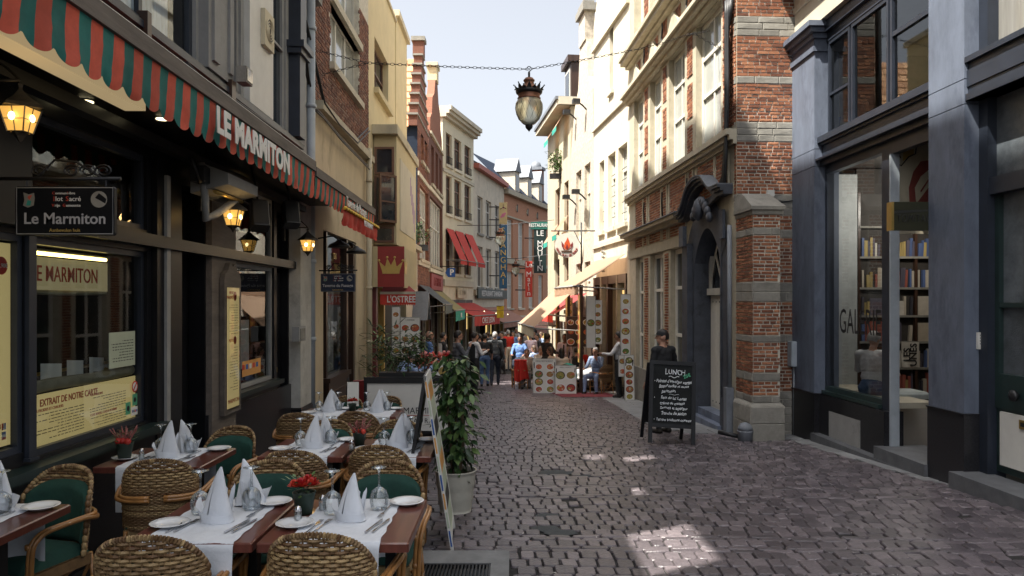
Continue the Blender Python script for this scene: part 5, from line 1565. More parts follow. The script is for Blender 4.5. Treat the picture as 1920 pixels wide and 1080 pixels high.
for z0, z1, w in ((6.17, 6.62, .10), (6.62, 6.72, .13), (6.72, 7.05, .11)): en.box(0, F11.L, -.05, w, z0, z1)
en.build('entablature', RG)
cn = MB(OLDGREY, WHITER)
for i, (z0, z1, w) in enumerate(((7.05, 7.12, .18), (7.12, 7.2, .28), (7.2, 7.34, .45), (7.34, 7.44, .55), (7.44, 7.5, .62))): cn.box(0, F11.L, -.05, w, z0, z1, i % 2)
cn.build('cornice', RG)
hm = MB(BLUEBLK)
hm.box(B1, A0, -.12, .02, 6.0, 6.16); hm.box(B1, A0, -.15, -.04, 5.86, 6.0)
hm.build('window_head', RG)
bm = MB(BLUEBLK)
for z0, z1, w in ((3.92, 4.0, .05), (4.0, 4.03, .13), (4.03, 4.24, .02), (4.24, 4.28, .06), (4.28, 4.37, .10)): bm.box(B1+.004, A0-.004, -.22, w, z0, z1)
bm.build('transom_beam', RG)
# upper window: three lights
xs = [B1+.03, F11.u(1667, -.05), F11.u(1594, -.05), A0-.03]
for i in range(3):
    a, b = xs[i]+.02, xs[i+1]-.02
    f = MB(BLUEBLK)
    f.box(a, b, -.12, -.05, 4.38, 4.45); f.box(a, b, -.12, -.05, 5.80, 5.87); f.box(a, a+.05, -.12, -.05, 4.45, 5.8); f.box(b-.05, b, -.12, -.05, 4.45, 5.8)
    if i != 1: f.box(a+.05, b-.05, -.11, -.055, 5.0 if i == 2 else 5.28, 5.04 if i == 2 else 5.34)
    o = f.build('window', RG)
    p = MB(GLASS); p.quad((b-.05,-.09,4.45), (a+.05,-.09,4.45), (a+.05,-.085,5.8), (b-.05,-.085,5.8)); p.build('pane', o)
# lower shop window and the open doorway
mu = F11.u(1657, -.05); mu2 = F11.u(1673, -.05)
f = MB(BLUEBLK, GREENBLK)
f.box(mu, A0, -.14, -.03, .40, .49, 1); f.box(mu, A0, -.14, -.03, 3.80, 3.92); f.box(A0-.07, A0, -.14, -.03, .49, 3.8); f.box(mu2, mu+.01, -.10, -.03, -.3, 3.92)
f.box(B1, mu2, -.14, -.03, 3.74, 3.92); f.box(B1, B1+.05, -.14, -.03, -.2, 3.8)
f.box(mu, A0, -.03, .03, .37, .42, 1)
wo = f.build('shop_window', RG)
p = MB(GLASS); p.quad((A0-.07,-.08,.49), (mu+.01,-.08,.49), (mu+.01,-.08,3.8), (A0-.07,-.08,3.8)); p.build('pane', wo)
m_ = MB(ZINC); m_.box(mu2-.03, mu2-.001, -.13, -.01, -.2, 3.74); m_.build('door_edge', wo)
text_y = F11.z(1600, 606)
ftext(F11, wo, 'GALERIE', .62, BLKLT, (u(1612)+u(1563))/2+.22, -.07, F11.z(1590, 607), sx=.44, ex=.001) if False else text('GALERIE', .52, BLKLT, wo, ((u(1645)+u(1563))/2, -.07, F11.z(1600, 606)), (PI/2, 0, PI), sx=.62, ex=.001)
text('HORTA', .09, BLKLT, wo, (u(1600), -.07, F11.z(1600, 571)), (PI/2, 0, PI), ex=.001) if False else None
gp = MB(GRANITE, OLDGREY, BLUESTONE)
gp.box(mu2, A0, -.2, .06, -.7, .36); gp.box(u(1621), u(1562), .06, .065, -.33, .14, 1)
gp.build('granite_plinth', RG)
st = MB(STEP); st.box(B1-.9, A0-.0, -.1, .20, -.8, zg(0, 10.5)+.07); st.box(B1, mu2+.02, -.5, .19, -.5, -.09); st.build('doorstep', RG)
# room behind
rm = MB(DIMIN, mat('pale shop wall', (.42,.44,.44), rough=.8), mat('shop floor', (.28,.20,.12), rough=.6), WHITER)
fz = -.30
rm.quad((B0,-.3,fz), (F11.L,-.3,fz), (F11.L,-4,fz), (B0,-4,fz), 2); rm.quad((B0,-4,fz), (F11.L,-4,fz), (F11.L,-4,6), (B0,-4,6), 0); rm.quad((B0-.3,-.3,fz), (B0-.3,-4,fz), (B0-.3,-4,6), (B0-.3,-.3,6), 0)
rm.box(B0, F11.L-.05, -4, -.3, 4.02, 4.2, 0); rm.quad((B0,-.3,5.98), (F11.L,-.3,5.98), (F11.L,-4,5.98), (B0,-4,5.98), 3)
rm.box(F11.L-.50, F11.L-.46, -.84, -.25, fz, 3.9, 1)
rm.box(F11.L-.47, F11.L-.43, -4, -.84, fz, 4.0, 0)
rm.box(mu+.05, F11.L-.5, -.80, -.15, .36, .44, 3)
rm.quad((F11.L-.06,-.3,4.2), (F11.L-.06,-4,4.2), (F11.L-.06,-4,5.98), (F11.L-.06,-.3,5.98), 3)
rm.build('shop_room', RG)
sl_ = MB(SPOT, IRON); sl_.lathe([(.05,-.02), (.05,0)], n=10); sl_.lathe([(.06,-.01), (.06,.04)], n=10, m=1)
so_ = sl_.build('ceiling_spot', RG, (F11.L-1.2, -1.2, 3.98))
ld = bpy.data.lights.new('ceiling_spot_light', 'POINT'); ld.energy = 26; ld.color = (1, .93, .82); ld.shadow_soft_size = .15
obj('ceiling_spot_light', ld, RG, (F11.L-1.6, -1.3, 3.4))
# door bay on the far right of the picture
du0 = 1.0
q = MB(BLUEBLK, GREENBLK)
zA, zB = F11.z(1860, 178), F11.z(1860, 105)
q.box(du0, B0, -.2, .10, zA, zB); q.box(du0, B0, -.2, .14, zB, zB+.06); q.box(du0, B0, -.2, .13, zA, zA+.07); q.box(du0, B0, -.1, .115, zA+.15, zB-.08)
q.box(B0-.14, B0, -.22, -.02, -.1, zA); q.box(du0, B0, -.22, -.04, F11.z(1880, 358), F11.z(1880, 325))
q.box(B0-.14, B0, -.22, -.02, zB, 6.05)
q.build('door_frame', RG)
ub_ = B0-.14
dq = MB(GREENBLK, WHITEP)
z_t = F11.z(1880, 358); z_m = F11.z(1880, 715); z_k = F11.z(1880, 765); z_b = .02
dq.box(1.6, ub_, -.20, -.10, z_m-.02, z_m+.06); dq.box(1.6, ub_, -.20, -.10, z_k-.03, z_m-.02); dq.box(1.6, ub_, -.19, -.12, z_b, z_k-.03, 0); dq.box(1.7, ub_-.08, -.12, -.095, z_b+.08, z_k-.06, 1)
dq.box(ub_-.06, ub_, -.20, -.10, z_m+.06, z_t); dq.box(u(1904)-.02, u(1904)+.02, -.2, -.1, z_m+.06, z_t); zc = F11.z(1880, 572)
dq.box(1.6, ub_-.06, -.195, -.105, zc-.025, zc+.025)
do = dq.build('door', RG)
OBSC = mat('obscured glass', (.10,.115,.13), rough=.18, var=.4, scale=5, bump=.35, bscale=90, spec=.6)
for a, b in ((1.6, u(1904)-.02), (u(1904)+.02, ub_-.06)):
    for c, d in ((z_m+.06, zc-.025), (zc+.025, z_t)):
        p = MB(OBSC); p.quad((b,-.15,c), (a,-.15,c), (a,-.15,d), (b,-.15,d), 0, R.random()); p.build('pane', do)
p = MB(OBSC); p.quad((ub_,-.12,F11.z(1880,325)), (1.0,-.12,F11.z(1880,325)), (1.0,-.12,zA), (ub_,-.12,zA)); p.build('fanlight_pane', RG)
p = MB(PANELD); p.quad((B0-.14,-.14,zB+.06), (1.0,-.14,zB+.06), (1.0,-.14,6.05), (B0-.14,-.14,6.05)); p.build('upper_pane', RG)
p = MB(IRON); p.lathe([(.02,0), (.035,.02), (.06,.05), (.06,.07), (.03,.09), (0,.095)], n=14); ko = p.build('door_knob', do, ((u(1892)), -.10, (z_m+z_k)/2), (-PI/2, 0, 0))
p = MB(BRASS, DARKIN); xx = u(1905); p.box(xx-.14, xx+.07, -.094, -.08, z_k-.19, z_k-.10); p.box(xx-.12, xx+.05, -.08, -.078, z_k-.165, z_k-.125, 1); p.build('letter_slot', do)
p = MB(STEP); p.box(.5, B0+.02, -.1, .30, -.6, -.02); p.build('doorstep', RG)
kp = F11.thing('keypad', 'small white entry keypad on the blue stone pilaster beside the green door', 'keypad', u=B0-.001, w=-.04)
p = MB(WHITEP); z = F11.z(1822, 638); p.box(-.03, 0, -.05, .05, z-.09, z+.09); p.build('housing', kp)
p = MB(OLDGREY)
for i in range(4):
    for j in range(3): p.box(-.036, -.0305, -.03+j*.022, -.014+j*.022, z+.05-i*.03, z+.068-i*.03)
p.build('keys', kp, kind='stuff')
# brass box sign on two black brackets
d = 8.72
bs = thing('box_sign', 'brass and black box sign on two black brackets before the bookshop doorway', 'sign', px3(1711, 406, d), 0)
hw, hh = 44/FPX*d, 26.5/FPX*d
OLIVE = mat('dark olive brass', (.065,.065,.04), rough=.25, metal=.6, var=.2)
m_ = MB(OLIVE); m_.box(-hw+.03, hw-.055, -.05, .05, -hh, hh); m_.build('face_panel', bs)
m_ = MB(BRASS); m_.box(-hw, -hw+.03, -.055, .055, -hh, hh); m_.box(hw-.055, hw, -.052, .052, -hh, hh); m_.build('side_panel', bs)
text('TOMITAIS', .13, BLKLT, bs, (-.01, -.055, -.03), sx=.62, sp=1.15)
m_ = MB(BLKLT); m_.poly([(-hw+.03,-.0515,.03), (hw-.06,-.0515,.06), (hw-.06,-.0515,.08), (-hw+.03,-.0515,.06)]); m_.build('brush_stroke', bs)
for z in (-.065, .06):
    m_ = MB(IRON); m_.tube([(hw,0,z), (hw+.10,0,z)], .02, 6); m_.cbox(hw+.05, hw+.15, -.05, .05, z-.05, z+.05, .01); m_.build('bracket', bs)

# interior things of the bookshop: shelf wall facing the camera, books, bench, banner
sy = F11.xy(F11.L-.5, -.85)
shx0, shx1, shy = sy[0]+.02, sy[0]+1.9, sy[1]-.02
sh = thing('bookshelf', 'dark built in bookshelf filled with books inside the bookshop', 'bookshelf', (shx0, shy, -.30))
wd = shx1-shx0
m_ = MB(DARKIN); m_.box(0, wd, .26, .30, 0, 3.9); m_.build('back_panel', sh)
zr = [.60, 1.02, 1.45, 1.88, 2.34, 2.85, 3.35]
for z in zr:
    m_ = MB(STONEG); m_.box(0, wd, 0, .26, z-.035, z); m_.build('shelf', sh)
for x in (0, wd/2, wd): 
    m_ = MB(DARKWOOD); m_.box(x-.02, x+.02, .01, .259, 0, 3.9); m_.build('upright', sh)
BK = [mat('book paper cover', (.55,.52,.46), rough=.6, c2=(.42,.36,.28)), mat('book dark cover', (.05,.05,.06), rough=.4, c2=(.10,.09,.12)), mat('book red cover', (.28,.08,.06), rough=.5), mat('book blue cover', (.08,.12,.25), rough=.5), mat('book ochre cover', (.36,.27,.10), rough=.5)]
bn_ = 0
for zi, z in enumerate(zr[:6]):
    x = .05
    while x < wd-.08:
        if abs(x-wd/2) < .05: x = wd/2+.04
        wid, hgt = R.uniform(.025, .055), R.uniform(.20, .33)
        if zi in (2, 3) and R.random() < .5:
            wid = R.uniform(.22, .3)
        if x+wid > wd-.03 or (x < wd/2 < x+wid): x += .06; continue
        if R.random() < .86:
            bi = R.randrange(5); m_ = MB(BK[bi]); tilt = R.choice((0, 0, 0, .06))
            m_.M = Matrix.Rotation(tilt, 4, 'Y')
            m_.box(0, wid, 0, .17, 0, hgt); m_.box(.004, wid-.004, .002, .165, hgt-.004, hgt+.001, 0)
            o = m_.build('book', None, (shx0+x, shy+.03, -.30+z)); tag(o, '%s book on the %s shelf inside the bookshop' % (('pale', 'black', 'dull red', 'blue', 'ochre')[bi], ('lowest', 'second', 'third', 'fourth', 'fifth', 'sixth')[zi]), 'book', 'books on the bookshop shelves'); bn_ += 1
        x += wid+.004
ub1 = px3(1707, 668, 11.5)
bo = MB(BK[0]); bo.box(-.14, .14, 0, .02, -.20, .20); o = bo.build('book', None, (px3(1707, 665, 12.0))); tag(o, 'large pale book lettered Les Unes displayed face out in the bookshop', 'book')
text('LES\nUNES', .15, BLKLT, o, (0, -.004, 0), (PI/2, PI/2*-1, 0), ex=.001, bold=.003, line=.7)
for k, (px, py, lab) in enumerate(((1562, 212, 'blue book leaning in the upper bookshop window'), (1548, 222, 'thin red book in the upper bookshop window'), (1553, 220, 'thin white book in the upper bookshop window'))):
    dd_ = F11.d(px, -.3); p_ = px3(px, 0, dd_); 
    q = MB((BK[3], BK[2], BK[0])[k]); q.M = Matrix.Rotation(.12, 4, 'Y'); w_ = (.16, .03, .03)[k]
    q.box(-w_/2, w_/2, 0, .03 if k == 0 else .15, 0, (.40, .33, .36)[k])
    o = q.build('book', None, (p_.x, dd_, 4.39)); tag(o, lab, 'book')
be = thing('window_bench', 'white box bench with pale cushion inside the bookshop doorway', 'bench', (px3(1707, 800, 10.75).x, 10.75, -.30))
m_ = MB(WHITEP); m_.box(-.27, .27, 0, .5, 0, .68); m_.build('base', be)
m_ = MB(mat('pale cushion', (.50,.55,.55), rough=.9)); m_.cbox(-.28, .28, -.02, .5, .70, .80, .03); m_.build('cushion', be)
ld = thing('lobster_banner', 'cream banner painted with a red lobster claw and gold crown in the bookshop', 'banner', px3(1712, 345, 9.9), 0)
hw, hh = .30, .66
m_ = MB(CREAM); m_.box(-hw, hw, 0, .02, -hh, hh); m_.build('cloth', ld)
LOB = mat('lobster paint', (.30,.07,.055), rough=.6, var=.3)
m_ = MB(LOB, IRON, GOLD)
m_.poly([(.02,-.004,-.6), (.26,-.004,-.62), (.29,-.004,-.2), (.2,-.004,-.05), (.05,-.004,-.25), (-.08,-.004,-.5)])
m_.poly([(-.05,-.006,-.28), (.04,-.006,-.3), (.02,-.006,-.05), (.10,-.006,.10), (.22,-.006,.20), (.29,-.006,.24), (.24,-.006,.32), (.10,-.006,.30), (.0,-.006,.16), (-.06,-.006,-.05)])
m_.tube([(.1,-.006,-.1), (.2,-.006,.05), (.29,-.006,.15)], .01, 4); m_.tube([(.16,-.006,-.15), (.29,-.006,-.02)], .008, 4)
m_.tube([(-.26,-.006,.30), (-.16,-.006,.24), (-.06,-.006,.36), (.03,-.006,.40), (.05,-.006,.58)], .008, 4, 1); m_.tube([(-.2,-.006,.45), (-.17,-.006,.34)], .007, 4, 1)
m_.poly([(-.14,-.004,.30), (.01,-.004,.40), (0,-.004,.60), (-.12,-.004,.58)], 2); m_.build('lobster', ld)

# ------------------------------------------------------------------ pale gabled houses further down on the right
def fac_r(p0, p1): return Fac(p0, p1)
F12 = Fac((3.26, 20.71), (2.74, 25))
u = F12.u
wr = [(u(1176), u(1159), 4.05, 6.3), (u(1154), u(1140), 4.05, 6.3), (u(1133), u(1124), 4.05, 6.3), (u(1150), u(1143), 8.2, 10.4)]
rsh = (.25, F12.L-.1, -1.4, 2.6)
C12 = facade(F12, 'white_gabled_house', 'bright white rendered house with scrolled gable and leaded windows', WHITER, 10.2, wr[:3]+[wr[3], rsh], WHITEFR, PANEL_, WHITER, z0=-2, cols=2, rows=(.7,), dep=.22)
gm = MB(WHITER, STONEG)
gm.extr([(0,10.2), (0,11.0), (.5,11.6), (.7,12.6), (1.4,13.2), (1.6,14.2), (2.8,14.2), (3.0,13.2), (3.7,12.6), (3.9,11.6), (F12.L,11.0), (F12.L,10.2)], -.3, .002)
gm.build('gable', C12)
m_ = MB(WHITER); m_.box(0, F12.L, 0, .08, 7.45, 7.58); m_.box(0, F12.L, 0, .07, 3.55, 3.68); m_.box(0, F12.L, 0, .10, 10.1, 10.22); m_.build('string_course', C12)
for i in range(6):
    for j in range(2):
        m_ = MB(STONEG); x = u(1137); m_.tube([(x+.1+j*.16, .03, 2.75+i*.15), (x+.2+j*.16, .05, 2.82+i*.15), (x+.28+j*.16, .03, 2.75+i*.15)], .02, 4)
        m_.build('grille_link', C12)
for h in wr[:3]:
    m_ = MB(IRON)
    for i in range(1, 6): m_.box(h[0]+.1, h[1]-.1, -.095, -.088, h[2]+(h[3]-h[2])*i/7, h[2]+(h[3]-h[2])*i/7+.02)
    m_.build('leaded_bars', C12, kind='stuff')
shop(F12, C12, rsh[0], rsh[1], rsh[2], rsh[3])
F13 = Fac((2.739, 25.01), (2.27, 28.9))
u = F13.u
w13 = [(u(1107), u(1096), 4.2, 6.6), (u(1090), u(1080), 4.2, 6.6), (u(1107), u(1096), 1.6, 3.2), (u(1090), u(1080), 1.6, 3.2), (u(1094), u(1088), 7.3, 8.7)]
ROUGH = mat('rough pale stone', (.50,.44,.36), rough=.95, var=.4, scale=9, bump=.6, bscale=14)
C13 = facade(F13, 'stone_gabled_house', 'rough pale stone house with tall narrow gable and oval plaque', ROUGH, 7.3, w13[:4], WHITER, PANEL_, None, cols=2, rows=(.6,))
m_ = MB(ROUGH, STONEG)
m_.extr([(0,7.3), (.15,9.0), (.8,9.6), (1.1,11.0), (2.2,11.0), (2.5,9.6), (3.2,9.0), (F13.L,7.3)], -.3, .002); m_.box(1.15, 2.15, -.3, .05, 11.0, 12.0); m_.box(1.0, 2.3, -.35, .15, 12.0, 12.25, 1); m_.box(1.2, 2.1, -.3, .1, 12.25, 12.4, 1)
m_.build('gable', C13)
m_ = MB(WHITER); m_.lathe([(0,-.0), (.38,.0), (.40,.03), (.34,.05), (0,.05)], n=24, sy=1.35); m_.build('oval_plaque', C13, (u(1090), .0, 3.65), (-PI/2, 0, 0))
shop(F13, C13, .1, F13.L-.1, -1.6, 1.3)
for px, py, lab in ((1100, 192, 'upper'), (1081, 212, 'second'), (1099, 361, 'third'), (1080, 371, 'lowest')):
    t = F13.thing('flood_lamp', '%s black flood lamp on the rough stone gable' % lab, 'lamp', 'flood lamps on the stone gable', u=u(px), w=.0, z=F13.z(px, py))
    m_ = MB(IRON); m_.box(-.12,.12,.25,.5,-.05,.10); m_.build('head', t)
    m_ = MB(IRON); m_.tube([(0,0,-.25), (0,.15,-.1), (0,.3,0)], .03, 5); m_.build('arm', t)
F14 = Fac((2.269, 28.91), (1.64, 34.2))
u = F14.u
w14 = [(u(1066), u(1058), 4.6, 6.6), (u(1049), u(1041), 4.6, 6.6), (u(1066), u(1058), 1.6, 3.6), (u(1049), u(1041), 1.6, 3.6)]
C14 = facade(F14, 'cream_eaves_house', 'cream rendered house with deep white eaves and green edged window awnings', CREAM, 9.4, w14, BROWNF, PANE, WHITER, cols=2, rows=(.65,))
m_ = MB(WHITER, LEAD); m_.box(-.1, F14.L+.1, -.2, .55, 9.4, 9.6); m_.box(-.15, F14.L+.15, -.2, .62, 9.6, 9.72, 1); m_.box(-.2, .0, -8, .5, 9.4, 9.7); m_.build('eaves', C14)
m_ = MB(DARKWOOD, WHITEFR, PANE); m_.box(.9, 2.2, -1.5, -.2, 9.7, 11.4); m_.box(.8, 2.3, -1.6, -.05, 11.4, 11.65); m_.box(1.05, 2.05, -.21, -.17, 9.9, 11.2, 1); m_.box(1.15, 1.95, -.18, -.16, 10.0, 11.1, 2); m_.build('dormer', C14)
shop(F14, C14, .1, F14.L-.1, -1.8, 1.0)
for i, (px, py) in enumerate(((1062, 225), (1045, 250), (1062, 425), (1044, 440))):
    t = F14.thing('window_awning', '%s open window awning with green edging on the cream eaves house' % ('near upper', 'far upper', 'near lower', 'far lower')[i], 'awning', 'window awnings on the cream eaves house', u=u(px), w=0, z=F14.z(px, py))
    m_ = MB(ORANGEA); m_.quad((-.5,.03,.4), (.5,.03,.4), (.5,.5,-.35), (-.5,.5,-.35)); m_.build('cloth', t)
    m_ = MB(GREENA); m_.quad((-.5,.5,-.35), (.5,.5,-.35), (.5,.5,-.55), (-.5,.5,-.55)); m_.build('valance', t)

# ------------------------------------------------------------------ restaurant awnings, right
def awn_r(F, label, ua, ub, zt, zb, out, m, mv, txt=None, val=.28, w0=.05):
    return slope_awning(F, label, ua, ub, zt, zb, out, m, val, txt, mv, w0=w0)
awn_r(F12, 'large faded orange awning over the near right restaurant terrace', .2, 3.9, 3.15, 2.25, 1.35, ORANGEA, ORANGEA)
lowF = Fac((2.05, 21.6), (1.55, 27.4))
awn_r(lowF, 'long low faded orange awning sheltering the restaurant tables', .3, 5.0, 2.30, 1.05, 1.35, ORANGEA, CREAM, val=.32)
awn_r(F13, 'dark red awning with pale edging beyond the orange awnings', .8, 3.9, 2.1, 1.35, 1.2, REDDK, RED)
# posts holding up the low awning
for q, lab in ((.3, 'near'), (2.6, 'middle'), (4.9, 'far')):
    t = lowF.thing('awning_post', '%s dark post with painted menu strip under the low orange awning' % lab, 'post', 'posts under the low orange awning', u=q, w=.0)
    z0 = zg(*lowF.xy(q))
    m_ = MB(DARKWOOD); m_.box(-.05, .05, -.05, .05, z0, 2.3); m_.build('pole', t)
    m_ = MB(GOLD, CRIMSON); m_.box(-.13, .13, .051, .07, z0+.9, 2.0)
    for i in range(5): disc(m_, (0, z0+1.1+i*.28), .09, .075, 10, 1)
    m_.build('menu_strip', t)
# round flame sign on a bracket
d = 21.0
fs = thing('round_sign', 'round white sign with red flame hanging on an iron bracket', 'sign', px3(1063, 460, d), 0)
r_ = 23/FPX*d
m_ = MB(mat('flame sign white', (.72,.68,.60), rough=.5, var=.06)); m_.lathe([(0,-.03), (r_,-.03), (r_,.03), (0,.03)], n=32, sm=False); m_.build('disc', fs, None, (PI/2, 0, 0))
m_ = MB(mat('flame red', (.70,.10,.02), rough=.5), CRIMSON, BROWNF)
y_ = -.04
m_.poly([(.02,y_,.23), (.09,y_,.04), (.08,y_,-.06), (.02,y_,-.13), (-.04,y_,-.13), (-.09,y_,-.05), (-.07,y_,.06), (-.02,y_,.14)])
m_.poly([(-.16,y_,.12), (-.09,y_,.02), (-.10,y_,-.06), (-.04,y_,-.14), (-.11,y_,-.11), (-.15,y_,-.02)], 1)
m_.poly([(.16,y_,.10), (.10,y_,.01), (.11,y_,-.06), (.05,y_,-.14), (.11,y_,-.11), (.16,y_,-.03)], 1)
m_.poly([(.0,y_-.005,.05), (.04,y_-.005,-.06), (-.0,y_-.005,-.12), (-.04,y_-.005,-.06)], 1)
m_.box(-.16, .14, y_-.004, y_, -.19, -.15, 2); m_.build('flame', fs)
s_ = 'GRILL AUTHENTIC DE BOEUF'
for i, ch in enumerate('GRILL ALFI DE BOEUF'):
    an = math.radians(200+140*i/18)
    if ch != ' ': text(ch, .085, REDLT, fs, (r_*.86*math.cos(an), -.036, r_*.86*math.sin(an)), (PI/2, -(an+PI/2), 0))
m_ = MB(IRON); m_.tube([(-r_-.1,0,r_+.06), (r_+.45,0,r_+.06)], .018, 5); m_.tube([(r_+.06,0,r_+.3), (r_+.06,0,-r_-.4)], .022, 5); m_.tube([(0,0,r_), (0,0,r_+.06)], .012, 4); m_.tube([(r_+.06,0,0), (.2,0,r_+.06)], .01, 4); m_.build('bracket', fs)
# ------------------------------------------------------------------ terrace furniture
WICK = mat('woven cane', (.14,.072,.03), rough=.55, c2=(.42,.29,.14), c3=(.23,.145,.07), var=.3, scale=25, bump=.2, bscale=120)
RATT = mat('rattan pole', (.36,.17,.055), rough=.3, var=.3, scale=14, bump=.15, bscale=80, tint=.3, coat=.3)
GREENC = mat('dark green cushion', (.012,.055,.042), rough=.9, var=.25, scale=9, bump=.25, bscale=30)
TABLEW = mat('red brown table top', (.125,.038,.027), rough=.28, var=.3, scale=5, stretch=(6,.6,1), coat=.35)
LINEN = mat('white linen', (.70,.73,.78), rough=.9, var=.07, scale=9, bump=.7, bscale=16, tint=.08)
CHINA = mat('white china', (.76,.77,.78), rough=.12, var=.03, tint=.03, coat=.3)
STEEL = mat('cutlery steel', (.62,.62,.64), rough=.2, metal=1.0, var=.1)
TGLASS = glass_mat('thin drinking glass', (.93,.95,.96), .10, .01)
POTG = mat('dark green flower pot', (.02,.04,.03), rough=.5, var=.2)
FLOWR = mat('red petals', (.40,.01,.015), rough=.55, c2=(.62,.06,.03), var=.2)
LEAFM = [mat('leaf dark', (.016,.042,.014), rough=.40, c2=(.05,.10,.03), c3=(.028,.068,.02), var=.3, scale=12, spec=.5), mat('leaf light', (.07,.14,.04), rough=.42, c2=(.14,.22,.07), var=.25, scale=12)]
BARK = mat('plant stem', (.12,.085,.05), rough=.9, var=.3, scale=20)

def chair_proto():
    t = thing('wicker_chair', 'x', 'chair', (0, 0, 0))
    def outline(a): return .905 - .135*abs(a)**3.0 - .02*abs(a)
    def shell(a, z, off=0.0):
        x = .262*math.sin(a*1.22)/math.sin(1.22)*(1-.05*max(0, (z-.6)/.3)**2*abs(a))
        y = -.285 + .12*(abs(a)**2.4) - .16*(z-.45) + .10*max(0, z-.45)**2
        return Vector((x, y-off, z))
    wv = MB(WICK)
    z = .42; row = 0
    while z < .90:
        top = z > .72
        h = .0185 if top else .0115
        amax = 1.0
        while amax > .1 and outline(amax) < z+.01: amax -= .02
        nst = 15 if top else 26
        pts = []
        N = nst*2
        for i in range(N+1):
            a = -amax + 2*amax*i/N
            ph = math.sin(PI*(a+1)*nst/2 + (row % 2)*PI)
            pts.append(shell(a, z, ph*(.008 if top else .005)))
        wv.tube(pts, h*(.50 if top else .54), 4, 0, R.random(), flat=.95)
        z += h; row += 1
    wv.build('back_weave', t)
    sk = MB(WICK)
    for i in range(27):
        a = -1+2*i/26
        sk.tube([shell(a, .42+(outline(a)-.43)*q/4) for q in range(5)], .0045, 4, 0, .2)
    sk.build('back_stakes', t, kind='stuff')
    rim = MB(WICK)
    path = [shell(-1.02, .42+(.74-.42)*i/6) for i in range(7)] + [shell(-1+2*i/28, outline(-1+2*i/28)) for i in range(1, 28)] + [shell(1.02, .74-(.74-.42)*i/6) for i in range(7)]
    fine = []
    for i in range(len(path)-1):
        for q in range(4): fine.append(path[i].lerp(path[i+1], q/4))
    fine.append(path[-1])
    for q_ in range(0, len(fine)-3, 3): rim.tube([fine[q_]+Vector((.004, 0, 0)), fine[q_+1], fine[q_+2]+Vector((0, .004, 0)), fine[q_+3]-Vector((.003, 0, 0))], [.013, .0165, .0165, .012], 6, 0, R.random())
    rim.build('back_rim', t)
    st = MB(WICK)
    st.grid(lambda s, q: (-.25+.5*s, -.22+.46*q, .425+.004*((int(s*24+.5)+int(q*20+.5)) % 2)), 24, 20, 0, .4, False)
    st.box(-.255,.255,-.23,.25,.36,.42, 0, .3); st.build('seat', t)
    cu = MB(GREENC)
    def cush(s, q):
        a, b = s*2-1, q*2-1
        f = (1-abs(a)**5)*(1-abs(b)**5)
        return (a*.245, .01+b*.235, .43+.075*max(0, f)**.35)
    cu.grid(cush, 16, 16); cu.build('seat_cushion', t)
    bc = MB(GREENC)
    def bcush(s, q, side=1):
        a, b = s*2-1, q
        zz = .47+.36*b*(1-.24*abs(a)**3)
        p = shell(a*.93, zz)
        f = max(0, (1-abs(a)**6)*(1-abs(2*b-1)**6))**.4
        p.y += .022+.055*f + .006*noise.noise(Vector((a*3, b*4, 1)))
        return p
    bc.grid(bcush, 18, 14)
    bc.grid(lambda s, q: bcush(s, q)*1.0 + Vector((0, -.02, .004)), 18, 14) if False else None
    bc.build('back_cushion', t)
    for s in (-1, 1):
        am = MB(RATT)
        for k in (0, 1):
            o = s*.024*k
            pts = [(s*.05, -.335, .655-.02*k), (s*.18, -.315, .655-.02*k), (s*.268+o, -.24, .655-.018*k), (s*.30+o, -.10, .662), (s*.318+o, .08, .668), (s*.318+o, .19, .662), (s*.312+o, .245, .635), (s*.302+o, .27, .58), (s*.290+o, .27, .42), (s*.285+o, .265, .2), (s*.285+o, .26, 0)]
            sm = []
            for i in range(len(pts)-1):
                p0, p1, p2, p3 = Vector(pts[max(i-1, 0)]), Vector(pts[i]), Vector(pts[i+1]), Vector(pts[min(i+2, len(pts)-1)])
                for q in range(3):
                    u_ = q/3
                    sm.append(.5*((2*p1)+(-p0+p2)*u_+(2*p0-5*p1+4*p2-p3)*u_*u_+(-p0+3*p1-3*p2+p3)*u_**3))
            sm.append(Vector(pts[-1]))
            am.tube(sm, .0145, 7, 0, R.random())
        for zz in (.60, .44, .10):
            am.lathe([(.019,-.014), (.021,0), (.019,.014)], (s*.292, .268, zz), 8, 0, .1)
        am.build('arm', t)
        lg = MB(RATT); lg.tube([(s*.235, -.24, .42), (s*.245, -.27, .2), (s*.25, -.30, 0)], .016, 7); lg.build('leg', t)
        br = MB(RATT); br.tube([(s*.25,-.28,.22), (s*.285,.26,.22)], .011, 6)
        br.tube([(s*.24,-.25,.40), (s*.18,-.02,.30), (s*.28,.25,.40)], .010, 6); br.build('stretcher', t)
    br = MB(RATT); br.tube([(-.24,-.25,.39), (-.12,-.27,.20), (0,-.27,.16), (.12,-.27,.20), (.24,-.25,.39)], .011, 6); br.tube([(-.28,.26,.20), (.28,.26,.20)], .011, 6); br.build('stretcher', t)
    return t
CH = chair_proto()
